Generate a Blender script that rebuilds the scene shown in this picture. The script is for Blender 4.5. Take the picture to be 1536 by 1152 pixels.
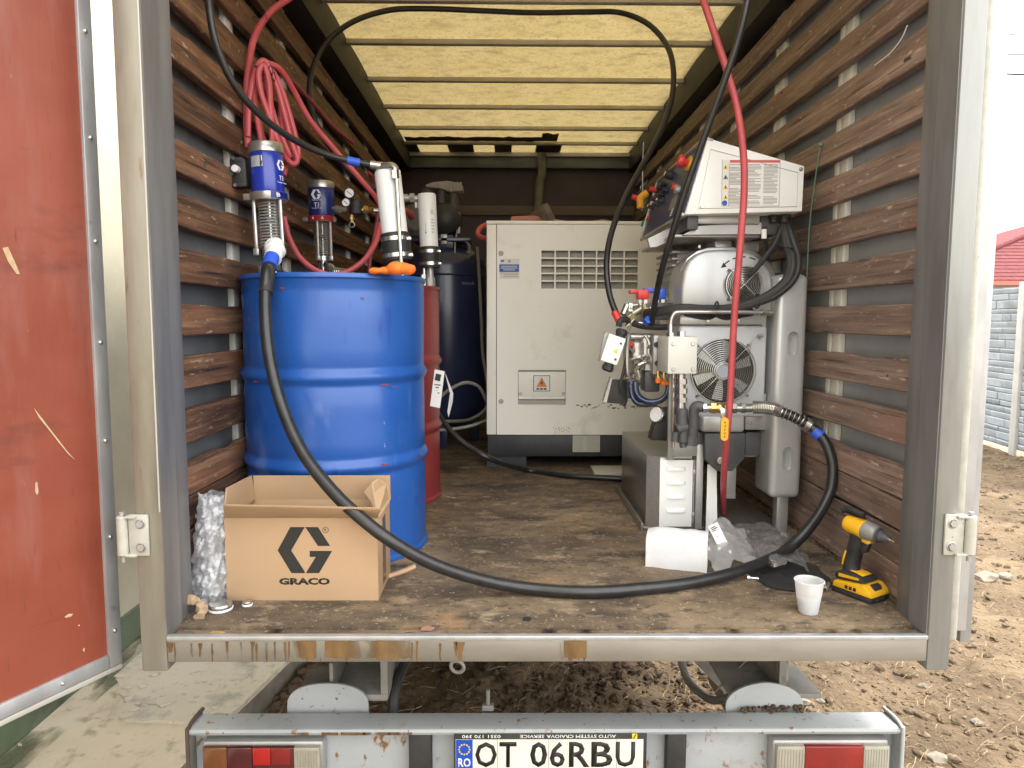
import bpy, bmesh, math, random
import numpy as np
from mathutils import Vector, Matrix, noise

for _o in list(bpy.data.objects):
    bpy.data.objects.remove(_o)
SC = bpy.context.scene
COL = SC.collection
rad = math.radians

# ---------------------------------------------------------------- camera
# origin: floor level of the cargo body under the camera; X right, Y into the truck, Z up
F_PX, PITCH, YAW, ROLL, CAM_H = 1062.5, 0.09032, 0.00919, -0.00305, 0.745
GZ = -0.90                       # soil level
def _axes():
    cp, sp, cy, sy = math.cos(PITCH), math.sin(PITCH), math.cos(YAW), math.sin(YAW)
    fwd = np.array([sy*cp, cy*cp, -sp]); right = np.array([cy, -sy, 0.0]); down = np.cross(fwd, right)
    c, s = math.cos(ROLL), math.sin(ROLL)
    return c*right + s*down, -s*right + c*down, fwd
RX, DN, FW = _axes()
cam_d = bpy.data.cameras.new('camera')
cam = bpy.data.objects.new('camera', cam_d); COL.objects.link(cam)
cam_d.sensor_width = 36.0
cam_d.lens = 36.0*F_PX/1536.0
cam_d.clip_start = 0.05
cam_d.clip_end = 3000
mw = Matrix.Identity(4)
for i, v in enumerate((RX, -DN, -FW)):
    for k in range(3):
        mw[k][i] = v[k]
mw.translation = (0, 0, CAM_H)
cam.matrix_world = mw
SC.camera = cam

# ---------------------------------------------------------------- world, sun, exposure
SUN_EL, SUN_AZ = rad(48), rad(52)         # azimuth from +Y towards +X: ahead and to the right
world = bpy.data.worlds.new('World'); SC.world = world
world.use_nodes = True
wn, wl = world.node_tree.nodes, world.node_tree.links
wn.clear()
sky = wn.new('ShaderNodeTexSky'); sky.sky_type = 'NISHITA'; sky.sun_disc = False
sky.sun_elevation = SUN_EL; sky.sun_rotation = SUN_AZ
sky.air_density = 1.6; sky.dust_density = 4.0; sky.ozone_density = 1.0
mixw = wn.new('ShaderNodeMixRGB'); mixw.inputs['Fac'].default_value = 0.88
mixw.inputs['Color2'].default_value = (9.9, 9.75, 9.5, 1)      # even bright cloud cover
bg = wn.new('ShaderNodeBackground'); bg.inputs['Strength'].default_value = 0.12
wo = wn.new('ShaderNodeOutputWorld')
wl.new(sky.outputs['Color'], mixw.inputs['Color1'])
wl.new(mixw.outputs['Color'], bg.inputs['Color'])
wl.new(bg.outputs['Background'], wo.inputs['Surface'])

sun_d = bpy.data.lights.new('sun', 'SUN'); sun_d.energy = 1.5; sun_d.angle = rad(12); sun_d.color = (1.0, 0.95, 0.86)
sun = bpy.data.objects.new('sun', sun_d); COL.objects.link(sun)
_sd = Vector((math.sin(SUN_AZ)*math.cos(SUN_EL), math.cos(SUN_AZ)*math.cos(SUN_EL), math.sin(SUN_EL)))
sun.rotation_euler = (-_sd).to_track_quat('-Z', 'Y').to_euler()
sun.location = _sd*20
SC.view_settings.view_transform = 'Standard'
SC.view_settings.look = 'None'
SC.view_settings.exposure = 2.1
SC.view_settings.gamma = 1.0
SC.view_settings.use_curve_mapping = False
SC.cycles.max_bounces = 8
SC.cycles.diffuse_bounces = 5
SC.cycles.transparent_max_bounces = 12
SC.cycles.use_denoising = True

# ---------------------------------------------------------------- pixel measurement -> world points
def ray(px, py):
    return RX*((px-768.0)/F_PX) + DN*((py-576.0)/F_PX) + FW
def P(px, py, Y):
    d = ray(px, py); d = d*(Y/d[1]); return Vector((d[0], d[1], d[2]+CAM_H))
def PZ(px, py, z):
    d = ray(px, py); d = d*((z-CAM_H)/d[2]); return Vector((d[0], d[1], z))
def PX(px, py, X):
    d = ray(px, py); d = d*(X/d[0]); return Vector((d[0], d[1], d[2]+CAM_H))

# ---------------------------------------------------------------- mesh helpers
def new(): return bmesh.new()
def V(*a): return Vector(a)

def _bev(bm, faces, bev, seg=2):
    if bev > 0:
        es = {e for f in faces for e in f.edges}
        bmesh.ops.bevel(bm, geom=list(es), offset=bev, segments=seg, affect='EDGES', profile=0.5, clamp_overlap=True)

def hexa(bm, pts, bev=0, seg=2):
    """pts: 8 corners, bottom ring then top ring"""
    v = [bm.verts.new(p) for p in pts]
    fs = []
    for q in ((3,2,1,0),(4,5,6,7),(0,1,5,4),(1,2,6,5),(2,3,7,6),(3,0,4,7)):
        fs.append(bm.faces.new([v[i] for i in q]))
    _bev(bm, fs, bev, seg)
    return bm
def box(bm, x0, x1, y0, y1, z0, z1, bev=0, M=None, seg=2):
    pts = [(x0,y0,z0),(x1,y0,z0),(x1,y1,z0),(x0,y1,z0),(x0,y0,z1),(x1,y0,z1),(x1,y1,z1),(x0,y1,z1)]
    if M is not None: pts = [M @ Vector(p) for p in pts]
    return hexa(bm, pts, bev, seg)
def cbox(bm, c, s, bev=0, R=None, seg=2):
    M = Matrix.Translation(Vector(c))
    if R is not None: M = M @ R.to_4x4()
    return box(bm, -s[0]/2, s[0]/2, -s[1]/2, s[1]/2, -s[2]/2, s[2]/2, bev, M, seg)
def prism(bm, poly, vec, bev=0, seg=2):
    """3D polygon extruded along vec"""
    vec = Vector(vec)
    a = [bm.verts.new(Vector(p)) for p in poly]; b = [bm.verts.new(Vector(p)+vec) for p in poly]
    n = len(a); fs = [bm.faces.new(a[::-1]), bm.faces.new(b)]
    for i in range(n): fs.append(bm.faces.new((a[i], a[(i+1) % n], b[(i+1) % n], b[i])))
    bmesh.ops.recalc_face_normals(bm, faces=fs)
    _bev(bm, fs, bev, seg)
    return bm
def frame_of(d, up=None):
    d = Vector(d).normalized()
    u = Vector(up) if up is not None else (Vector((0,0,1)) if abs(d.z) < 0.95 else Vector((0,1,0)))
    x = u.cross(d)
    if x.length < 1e-6: x = Vector((1,0,0)).cross(d)
    x.normalize(); y = d.cross(x)
    return x, y, d
def lathe(bm, base, axis, prof, seg=24, caps=True, ang0=0.0):
    """prof: (radius, height along axis)"""
    x, y, d = frame_of(axis); base = Vector(base)
    rings = []
    for r, h in prof:
        if r < 1e-5: rings.append([bm.verts.new(base+d*h)]); continue
        rings.append([bm.verts.new(base+d*h+(x*math.cos(ang0+2*math.pi*i/seg)+y*math.sin(ang0+2*math.pi*i/seg))*r) for i in range(seg)])
    for a, b in zip(rings, rings[1:]):
        if len(a) == 1 and len(b) == 1: continue
        for i in range(seg):
            j = (i+1) % seg
            if len(a) == 1: bm.faces.new((a[0], b[j], b[i])[::-1])
            elif len(b) == 1: bm.faces.new((a[i], a[j], b[0]))
            else: bm.faces.new((a[i], a[j], b[j], b[i]))
    if caps:
        if len(rings[0]) > 1: bm.faces.new(rings[0][::-1])
        if len(rings[-1]) > 1: bm.faces.new(rings[-1])
    return bm
def cyl(bm, p0, p1, r, r1=None, seg=16, bev=0):
    p0, p1 = Vector(p0), Vector(p1); L = (p1-p0).length; r1 = r if r1 is None else r1
    if bev: prof = [(r-bev,0),(r,bev),(r1,L-bev),(r1-bev,L)]
    else: prof = [(r,0),(r1,L)]
    return lathe(bm, p0, p1-p0, prof, seg)
def smooth_path(pts, n=8, closed=False):
    pts = [Vector(p) for p in pts]
    if len(pts) < 3: return pts
    out = []; m = len(pts)
    rng = range(m) if closed else range(m-1)
    for i in rng:
        if closed: a, b, c, d = pts[(i-1) % m], pts[i], pts[(i+1) % m], pts[(i+2) % m]
        else:
            b, c = pts[i], pts[i+1]
            a = pts[i-1] if i > 0 else b*2-c
            d = pts[i+2] if i+2 < m else c*2-b
        for k in range(n):
            t = k/n; t2 = t*t; t3 = t2*t
            out.append(0.5*((2*b)+(c-a)*t+(2*a-5*b+4*c-d)*t2+(3*b-a-3*c+d)*t3))
    if not closed: out.append(pts[-1])
    return out
def tube(bm, pts, r, seg=10, n=8, smooth=True, closed=False, caps=True):
    path = smooth_path(pts, n, closed) if smooth else [Vector(p) for p in pts]
    m = len(path); rings = []; x = None
    for i, p in enumerate(path):
        if closed: t = path[(i+1) % m]-path[i-1]
        else: t = path[min(i+1, m-1)]-path[max(i-1, 0)]
        if t.length < 1e-9: t = Vector((0,0,1))
        t.normalize()
        if x is None: x = frame_of(t)[0]
        else:
            x = x-t*x.dot(t)
            if x.length < 1e-6: x = frame_of(t)[0]
            x.normalize()
        y = t.cross(x)
        rr = r(i/(m-1)) if callable(r) else r
        rings.append([bm.verts.new(p+(x*math.cos(2*math.pi*k/seg)+y*math.sin(2*math.pi*k/seg))*rr) for k in range(seg)])
    pairs = list(zip(rings, rings[1:])) + ([(rings[-1], rings[0])] if closed else [])
    for a, b in pairs:
        for k in range(seg):
            j = (k+1) % seg; bm.faces.new((a[k], a[j], b[j], b[k]))
    if caps and not closed:
        bm.faces.new(rings[0][::-1]); bm.faces.new(rings[-1])
    return bm
def ring(bm, c, axis, R, r, seg=32, rs=6):
    x, y, d = frame_of(axis); c = Vector(c)
    return tube(bm, [c+(x*math.cos(2*math.pi*i/seg)+y*math.sin(2*math.pi*i/seg))*R for i in range(seg)], r, rs, 1, smooth=False, closed=True)
def coil(bm, p0, p1, R, r, turns, rs=5, per=14):
    p0, p1 = Vector(p0), Vector(p1); x, y, d = frame_of(p1-p0); n = int(turns*per); L = (p1-p0).length
    return tube(bm, [p0+d*(L*i/n)+(x*math.cos(2*math.pi*i/per)+y*math.sin(2*math.pi*i/per))*R for i in range(n+1)], r, rs, 1, smooth=False)
def hexnut(bm, p0, p1, r):
    return cyl(bm, p0, p1, r, seg=6)
def ball(bm, c, r, seg=12, rings=8, sc=(1,1,1)):
    bmesh.ops.create_uvsphere(bm, u_segments=seg, v_segments=rings, radius=r, matrix=Matrix.Translation(Vector(c)) @ Matrix.Diagonal((*sc, 1)))
    return bm
def quad(bm, a, b, c, d):
    bm.faces.new([bm.verts.new(Vector(p)) for p in (a, b, c, d)]); return bm

# ---------------------------------------------------------------- objects
def root(name, label, cat, loc=(0,0,0), group=None):
    o = bpy.data.objects.new(name, None); COL.objects.link(o)
    o.location = loc; o.empty_display_size = 0.05
    o['label'] = label; o['category'] = cat
    if group: o['group'] = group
    o['_wl'] = [float(c) for c in loc]
    return o
def wloc(o):
    return Vector(o['_wl']) if o is not None and '_wl' in o else Vector((0,0,0))
def part(name, bm, m, parent=None, smooth=True, angle=35, label=None, kind=None, loc=None, local=False):
    """links one mesh object; bm is in world coordinates unless local=True"""
    base = wloc(parent)
    me = bpy.data.meshes.new(name)
    own = Vector(loc) if loc is not None else base
    if not local: bmesh.ops.translate(bm, verts=bm.verts, vec=-own)
    bm.to_mesh(me); bm.free()
    if smooth:
        for p in me.polygons: p.use_smooth = True
        me.set_sharp_from_angle(angle=rad(angle))
    for mm in (m if isinstance(m, (list, tuple)) else [m]): me.materials.append(mm)
    o = bpy.data.objects.new(name, me); COL.objects.link(o)
    if parent is not None: o.parent = parent
    o.location = own-base if not local else (0,0,0)
    o['_wl'] = [float(c) for c in (own if not local else base)]
    if label: o['label'] = label
    if kind: o['kind'] = kind
    return o
def single(name, bm, m, label, cat, loc, group=None, **k):
    o = part(name, bm, m, None, loc=loc, **k)
    o['label'] = label; o['category'] = cat
    if group: o['group'] = group
    return o
def structure(name, bm, m, **k):
    o = part(name, bm, m, None, **k); o['kind'] = 'structure'; return o
def text(s, centre, w, h, m, parent, xdir=(1,0,0), ydir=(0,0,1), name='lettering', depth=0.0004, shear=0.0, bold=0.0):
    c = bpy.data.curves.new('t', 'FONT'); c.body = s; c.size = 1.0; c.extrude = 0.0; c.resolution_u = 2
    c.shear = shear; c.offset = bold
    t = bpy.data.objects.new('t', c); COL.objects.link(t)
    dg = bpy.context.evaluated_depsgraph_get()
    me = bpy.data.meshes.new_from_object(t.evaluated_get(dg))
    bpy.data.objects.remove(t); bpy.data.curves.remove(c)
    bm = new(); bm.from_mesh(me); bpy.data.meshes.remove(me)
    xs = [v.co.x for v in bm.verts]; ys = [v.co.y for v in bm.verts]
    if not xs: bm.free(); return None
    x0, x1, y0, y1 = min(xs), max(xs), min(ys), max(ys)
    sx = w/(x1-x0); sy = h/(y1-y0) if h else sx
    X, Y_ = Vector(xdir).normalized(), Vector(ydir).normalized()
    C = Vector(centre)
    for v in bm.verts:
        a, b = (v.co.x-(x0+x1)/2)*sx, (v.co.y-(y0+y1)/2)*sy
        v.co = C + X*a + Y_*b
    ext = bmesh.ops.extrude_face_region(bm, geom=list(bm.faces))
    nrm = X.cross(Y_)
    bmesh.ops.translate(bm, verts=[g for g in ext['geom'] if isinstance(g, bmesh.types.BMVert)], vec=nrm*depth)
    return part(name, bm, m, parent, smooth=False)

# ---------------------------------------------------------------- materials
def srgb(r, g, b):
    f = lambda c: ((c/255+0.055)/1.055)**2.4 if c/255 > 0.04045 else c/255/12.92
    return (f(r), f(g), f(b))
def mat(name, c, c2=None, sc=6.0, st=(1,1,1), rough=0.5, metal=0.0, bump=0.0, bsc=60.0, bst=(1,1,1), spots=(), lo=0.35, hi=0.65,
        rvar=0.0, coat=0.0, trans=0.0, spec=0.5, rnd=True, det=8.0, bdist=0.002, pvar=0.0, gen=None):
    m = bpy.data.materials.new(name); m.use_nodes = True
    nt = m.node_tree; N, L = nt.nodes, nt.links; N.clear()
    out = N.new('ShaderNodeOutputMaterial'); bs = N.new('ShaderNodeBsdfPrincipled')
    L.new(bs.outputs[0], out.inputs['Surface'])
    bs.inputs['Roughness'].default_value = rough; bs.inputs['Metallic'].default_value = metal
    bs.inputs['Specular IOR Level'].default_value = spec
    bs.inputs['Coat Weight'].default_value = coat; bs.inputs['Coat Roughness'].default_value = 0.12
    tc = N.new('ShaderNodeTexCoord'); co = tc.outputs['Object']
    oi = N.new('ShaderNodeObjectInfo')
    if rnd:
        mul = N.new('ShaderNodeVectorMath'); mul.operation = 'SCALE'; mul.inputs[0].default_value = (13.7, 7.3, 9.1)
        L.new(oi.outputs['Random'], mul.inputs['Scale'])
        add = N.new('ShaderNodeVectorMath'); L.new(co, add.inputs[0]); L.new(mul.outputs[0], add.inputs[1]); co = add.outputs[0]
    def nz(scale, stretch, detail=8.0, rr=0.6):
        mp = N.new('ShaderNodeMapping'); mp.inputs['Scale'].default_value = stretch; L.new(co, mp.inputs['Vector'])
        n = N.new('ShaderNodeTexNoise'); n.inputs['Scale'].default_value = scale; n.inputs['Detail'].default_value = detail
        n.inputs['Roughness'].default_value = rr; L.new(mp.outputs[0], n.inputs['Vector']); return n.outputs['Fac']
    def ramp(src, a, b):
        r = N.new('ShaderNodeMapRange'); r.inputs['From Min'].default_value = a; r.inputs['From Max'].default_value = b
        L.new(src, r.inputs['Value']); return r.outputs['Result']
    col = None
    if c2 is None:
        rgb = N.new('ShaderNodeRGB'); rgb.outputs[0].default_value = (*c, 1); col = rgb.outputs[0]
    else:
        f = ramp(nz(sc, st, det), lo, hi)
        mx = N.new('ShaderNodeMixRGB'); mx.inputs['Color1'].default_value = (*c, 1); mx.inputs['Color2'].default_value = (*c2, 1)
        L.new(f, mx.inputs['Fac']); col = mx.outputs[0]
        if rvar:
            rr = N.new('ShaderNodeMapRange'); rr.inputs['To Min'].default_value = rough-rvar; rr.inputs['To Max'].default_value = rough+rvar
            L.new(f, rr.inputs['Value']); L.new(rr.outputs[0], bs.inputs['Roughness'])
    for sp in spots:      # (colour, scale, lo, hi, stretch)
        f = ramp(nz(sp[1], sp[4] if len(sp) > 4 else (1,1,1)), sp[2], sp[3])
        mx = N.new('ShaderNodeMixRGB'); mx.inputs['Color2'].default_value = (*sp[0], 1)
        L.new(col, mx.inputs['Color1']); L.new(f, mx.inputs['Fac']); col = mx.outputs[0]
    if pvar:
        mm = N.new('ShaderNodeMapRange'); mm.inputs['To Min'].default_value = 1-pvar; mm.inputs['To Max'].default_value = 1+pvar
        L.new(oi.outputs['Random'], mm.inputs['Value'])
        vm = N.new('ShaderNodeVectorMath'); vm.operation = 'SCALE'; L.new(col, vm.inputs[0]); L.new(mm.outputs[0], vm.inputs['Scale']); col = vm.outputs[0]
    L.new(col, bs.inputs['Base Color'])
    if bump:
        b = N.new('ShaderNodeBump'); b.inputs['Strength'].default_value = bump; b.inputs['Distance'].default_value = bdist
        L.new(nz(bsc, bst), b.inputs['Height']); L.new(b.outputs[0], bs.inputs['Normal'])
    if trans:             # thin sheet letting light through
        tr = N.new('ShaderNodeBsdfTranslucent'); L.new(col, tr.inputs['Color'])
        ms = N.new('ShaderNodeMixShader'); ms.inputs[0].default_value = trans
        L.new(bs.outputs[0], ms.inputs[1]); L.new(tr.outputs[0], ms.inputs[2]); L.new(ms.outputs[0], out.inputs['Surface'])
    return m
def film(name, tint=(0.9,0.92,0.95), clear=0.6, rough=0.15, bsc=60, bump=0.6, white=0.25):
    """thin crumpled plastic film"""
    m = bpy.data.materials.new(name); m.use_nodes = True
    N, L = m.node_tree.nodes, m.node_tree.links; N.clear()
    out = N.new('ShaderNodeOutputMaterial')
    tr = N.new('ShaderNodeBsdfTransparent'); tr.inputs[0].default_value = (*tint, 1)
    gl = N.new('ShaderNodeBsdfGlossy'); gl.inputs['Roughness'].default_value = rough
    df = N.new('ShaderNodeBsdfDiffuse'); df.inputs[0].default_value = (*[t*0.9 for t in tint], 1)
    tl = N.new('ShaderNodeBsdfTranslucent'); tl.inputs[0].default_value = (*tint, 1)
    tc = N.new('ShaderNodeTexCoord'); n = N.new('ShaderNodeTexNoise'); n.inputs['Scale'].default_value = bsc; n.inputs['Detail'].default_value = 5
    L.new(tc.outputs['Object'], n.inputs['Vector'])
    b = N.new('ShaderNodeBump'); b.inputs['Strength'].default_value = bump; b.inputs['Distance'].default_value = 0.006
    L.new(n.outputs['Fac'], b.inputs['Height'])
    for s in (gl, df, tl): L.new(b.outputs[0], s.inputs['Normal'])
    m1 = N.new('ShaderNodeMixShader'); m1.inputs[0].default_value = 0.5; L.new(df.outputs[0], m1.inputs[1]); L.new(tl.outputs[0], m1.inputs[2])
    m2 = N.new('ShaderNodeMixShader'); m2.inputs[0].default_value = white; L.new(gl.outputs[0], m2.inputs[1]); L.new(m1.outputs[0], m2.inputs[2])
    m3 = N.new('ShaderNodeMixShader'); m3.inputs[0].default_value = clear; L.new(m2.outputs[0], m3.inputs[1]); L.new(tr.outputs[0], m3.inputs[2])
    L.new(m3.outputs[0], out.inputs['Surface'])
    return m

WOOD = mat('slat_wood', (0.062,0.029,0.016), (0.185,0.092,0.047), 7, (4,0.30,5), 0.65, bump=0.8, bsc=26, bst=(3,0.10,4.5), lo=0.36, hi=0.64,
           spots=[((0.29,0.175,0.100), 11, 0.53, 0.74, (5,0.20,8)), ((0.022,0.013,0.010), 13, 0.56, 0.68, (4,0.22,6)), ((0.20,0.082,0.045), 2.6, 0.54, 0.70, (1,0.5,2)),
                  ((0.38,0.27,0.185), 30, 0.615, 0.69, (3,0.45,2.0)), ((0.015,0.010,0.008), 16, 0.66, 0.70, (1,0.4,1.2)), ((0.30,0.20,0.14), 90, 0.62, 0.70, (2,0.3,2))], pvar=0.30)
WOODR = mat('slat_wood_scuffed_veiled', (0.135,0.090,0.073), (0.255,0.178,0.142), 7, (4,0.30,5), 0.65, bump=0.8, bsc=26, bst=(3,0.10,4.5), lo=0.36, hi=0.64,  # right slats: weathered and scuffed, with flare haze put into the paler colour
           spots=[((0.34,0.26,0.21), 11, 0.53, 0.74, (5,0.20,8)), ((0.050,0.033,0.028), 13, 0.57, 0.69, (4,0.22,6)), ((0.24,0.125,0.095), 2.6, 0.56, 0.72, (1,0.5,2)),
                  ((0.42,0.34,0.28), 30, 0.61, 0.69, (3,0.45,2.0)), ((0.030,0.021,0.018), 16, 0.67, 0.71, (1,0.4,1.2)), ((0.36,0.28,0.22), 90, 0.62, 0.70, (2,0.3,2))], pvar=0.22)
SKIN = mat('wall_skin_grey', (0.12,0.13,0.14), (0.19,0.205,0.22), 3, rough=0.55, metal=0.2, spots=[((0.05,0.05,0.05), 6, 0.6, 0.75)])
SKINR = mat('wall_skin_veiled', (0.30,0.325,0.35), (0.40,0.425,0.45), 3, rough=0.55, metal=0.2, spots=[((0.10,0.10,0.10), 6, 0.62, 0.8)])  # right skin: grey lifted paler, lens-flare veil painted into the colour
UPRIGHT = mat('upright_alu', (0.62,0.62,0.58), (0.74,0.74,0.70), 8, rough=0.5, metal=0.15)
STEEL = mat('post_steel', (0.215,0.20,0.165), (0.31,0.29,0.24), 5, (3,3,0.5), 0.42, 0.45, rvar=0.1, bump=0.15, bsc=40, bst=(3,3,0.3),
            spots=[((0.16,0.085,0.035), 12, 0.63, 0.72, (3,3,0.35)), ((0.14,0.12,0.10), 9, 0.62, 0.8, (1,1,0.6))])
STEELD = mat('post_steel_inner', (0.155,0.157,0.162), (0.22,0.222,0.228), 5, (3,3,0.5), 0.5, 0.4)
STEELR = mat('post_steel_clean', (0.215,0.22,0.21), (0.285,0.29,0.275), 5, (3,3,0.5), 0.42, 0.4, rvar=0.1, spots=[((0.2,0.17,0.15), 10, 0.66, 0.8, (2,2,0.4))])
SILL = mat('sill_steel_rusty', (0.20,0.185,0.16), (0.27,0.25,0.215), 4, (0.6,1,2), 0.42, 0.4, rvar=0.1,
            spots=[((0.17,0.15,0.13), 30, 0.68, 0.76)], rnd=False)
ALU = mat('door_frame_alu', (0.38,0.39,0.405), (0.48,0.49,0.50), 14, (1,1,0.3), 0.38, 0.55, rvar=0.1, spots=[((0.26,0.26,0.26), 20, 0.64, 0.75)])
WHEDGE = mat('white_edge_trim', (0.45,0.45,0.43), rough=0.45)
REDPLY = mat('red_plywood', (0.185,0.034,0.015), (0.235,0.056,0.030), 1.6, (1,1,1.6), 0.55, bump=0.2, bsc=14, bst=(6,6,0.7),
             spots=[((0.245,0.085,0.062), 5, 0.52, 0.76, (2,2,0.5)), ((0.11,0.026,0.016), 4, 0.58, 0.78, (1,1,2.2)), ((0.085,0.030,0.022), 9, 0.655, 0.73, (0.5,0.5,5)),
                    ((0.30,0.12,0.09), 50, 0.69, 0.75, (1,1,0.6)), ((0.12,0.03,0.02), 110, 0.64, 0.74, (1,1,0.10)), ((0.55,0.42,0.28), 15, 0.765, 0.775, (1,1,0.6))])
FLOOR = mat('floor_plywood', (0.078,0.055,0.035), (0.225,0.166,0.103), 3.0, (0.9,1.2,1), 0.75, bump=0.7, bsc=60, bst=(1,1.2,1), lo=0.34, hi=0.62,
            spots=[((0.045,0.034,0.026), 4.5, 0.50, 0.64, (0.8,1.6,1)), ((0.34,0.255,0.165), 10, 0.55, 0.72, (0.9,1.4,1)), ((0.075,0.056,0.042), 24, 0.54, 0.66, (0.8,1.3,1)), ((0.30,0.18,0.09), 3.5, 0.60, 0.74),
                   ((0.40,0.31,0.21), 75, 0.60, 0.70), ((0.035,0.027,0.022), 55, 0.60, 0.69, (0.8,1.3,1)), ((0.03,0.024,0.02), 8, 0.66, 0.74, (0.7,2.2,1)), ((0.42,0.34,0.24), 160, 0.62, 0.72)], rnd=False)
ROOF = mat('roof_fibreglass', (0.70,0.545,0.235), (0.76,0.60,0.29), 3, (1.4,1,1), 0.6, trans=0.145,
           spots=[((0.50,0.385,0.17), 9, 0.48, 0.74, (1,1.4,1)), ((0.42,0.32,0.15), 70, 0.52, 0.70), ((0.13,0.10,0.06), 80, 0.655, 0.72), ((0.26,0.20,0.10), 4, 0.56, 0.80, (2,3,1)), ((0.08,0.06,0.04), 30, 0.71, 0.74, (1,2,1))])
BARS = mat('roof_bar_metal', (0.42,0.40,0.36), (0.54,0.52,0.47), 9, rough=0.45, metal=0.15)
DARKRAIL = mat('dark_rail', (0.014,0.013,0.012), (0.028,0.026,0.024), 9, rough=0.6)
MAROON = mat('front_board_maroon', (0.042,0.027,0.033), (0.060,0.040,0.046), 3, rough=0.6)
BEAMG = mat('header_beam_grey', (0.10,0.11,0.10), (0.17,0.18,0.165), 6, (0.6,3,3), 0.5, 0.3, spots=[((0.45,0.44,0.40), 18, 0.68, 0.76, (0.5,2,2))])
OLIVE = mat('olive_post', (0.12,0.115,0.085), (0.19,0.18,0.14), 10, rough=0.6)
PLANKD = mat('old_plank', (0.11,0.085,0.065), (0.17,0.135,0.10), 6, (0.5,4,4), 0.7)
BUMPER = mat('bumper_paint', (0.30,0.32,0.335), (0.37,0.39,0.40), 4, rough=0.42,
             spots=[((0.19,0.095,0.035), 26, 0.61, 0.67, (1,1,0.6)), ((0.09,0.055,0.04), 60, 0.655, 0.69), ((0.27,0.23,0.17), 7, 0.62, 0.75), ((0.17,0.16,0.14), 4, 0.60, 0.78)])
BUMPERC = mat('bumper_paint_clean', (0.33,0.35,0.365), (0.39,0.41,0.42), 4, rough=0.4, spots=[((0.22,0.12,0.05), 34, 0.66, 0.71), ((0.30,0.27,0.21), 7, 0.62, 0.76)])
def stain_mat(name, c, c2, lo, hi, sc, st):
    m = mat(name, c, c2, sc*0.7, st, 0.5, spots=[((0.10,0.045,0.018), sc*2.2, 0.60, 0.70, st)], rnd=False)
    N, L = m.node_tree.nodes, m.node_tree.links
    out = [n for n in N if n.type == 'OUTPUT_MATERIAL'][0]; src = out.inputs['Surface'].links[0].from_socket
    tc = N.new('ShaderNodeTexCoord'); mp = N.new('ShaderNodeMapping'); mp.inputs['Scale'].default_value = st; L.new(tc.outputs['Object'], mp.inputs['Vector'])
    n = N.new('ShaderNodeTexNoise'); n.inputs['Scale'].default_value = sc; n.inputs['Detail'].default_value = 7; L.new(mp.outputs[0], n.inputs['Vector'])
    r = N.new('ShaderNodeMapRange'); r.inputs['From Min'].default_value = lo; r.inputs['From Max'].default_value = hi; L.new(n.outputs['Fac'], r.inputs['Value'])
    t = N.new('ShaderNodeBsdfTransparent'); mx = N.new('ShaderNodeMixShader'); L.new(r.outputs['Result'], mx.inputs[0]); L.new(t.outputs[0], mx.inputs[1]); L.new(src, mx.inputs[2]); L.new(mx.outputs[0], out.inputs['Surface'])
    return m
RUST = stain_mat('rust_stain', (0.125,0.062,0.022), (0.17,0.10,0.042), 0.36, 0.60, 20, (1,1,0.35))
CHASSIS = mat('chassis_grey', (0.15,0.145,0.13), (0.23,0.22,0.20), 9, rough=0.65, spots=[((0.10,0.075,0.055), 14, 0.58, 0.72)])
SOIL = mat('soil', (0.098,0.071,0.046), (0.195,0.143,0.090), 1.3, rough=0.95, bump=1.0, bsc=26, bdist=0.02,
           spots=[((0.062,0.045,0.032), 4, 0.54, 0.68), ((0.27,0.205,0.135), 26, 0.60, 0.74), ((0.055,0.040,0.030), 70, 0.58, 0.68)], rnd=False, spec=0.1)
CLOD = mat('soil_clod', (0.095,0.069,0.046), (0.20,0.150,0.10), 30, rough=0.95, bump=0.8, bsc=120, rnd=False, spec=0.1)
CLODD = mat('soil_clod_dark', (0.065,0.046,0.034), (0.12,0.086,0.060), 30, rough=0.95, bump=0.8, bsc=120, rnd=False, spec=0.1)
STRAW = mat('straw', (0.40,0.31,0.19), (0.24,0.17,0.10), 40, rough=0.8, rnd=False)
STONE = mat('pale_stone', (0.16,0.135,0.10), (0.24,0.21,0.17), 20, rough=0.9, bump=0.5, bsc=90)
CONC = mat('concrete', (0.52,0.455,0.34), (0.62,0.545,0.42), 2.2, rough=0.85, bump=0.5, bsc=80, bdist=0.004,
           spots=[((0.26,0.225,0.16), 3.6, 0.53, 0.68, (1.7,0.6,1)), ((0.33,0.30,0.22), 14, 0.55, 0.68), ((0.58,0.53,0.42), 12, 0.60, 0.72), ((0.23,0.21,0.17), 60, 0.68, 0.74)], rnd=False)
CONC2 = mat('concrete_screed', (0.53,0.485,0.395), (0.62,0.57,0.47), 3, rough=0.85, bump=0.5, bsc=120, bdist=0.003,
           spots=[((0.32,0.31,0.27), 6, 0.54, 0.68), ((0.36,0.335,0.26), 25, 0.56, 0.68), ((0.62,0.59,0.48), 8, 0.62, 0.76), ((0.22,0.21,0.17), 90, 0.70, 0.75)], rnd=False)
CONCD = mat('concrete_edge', (0.14,0.125,0.10), (0.22,0.20,0.16), 12, rough=0.9, bump=0.6, bsc=60)
PLASTER = mat('cream_plaster', (0.56,0.53,0.42), (0.62,0.59,0.47), 6, rough=0.85, bump=0.5, bsc=220, bdist=0.003)
GREENP = mat('green_plinth', (0.085,0.120,0.070), (0.13,0.165,0.10), 5, rough=0.75, spots=[((0.24,0.25,0.17), 7, 0.64, 0.78), ((0.05,0.065,0.045), 3, 0.55, 0.7)])
FENCE = mat('fence_concrete', (0.24,0.275,0.30), (0.31,0.345,0.37), 6, rough=0.85, bump=0.6, bsc=50, pvar=0.08)
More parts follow.
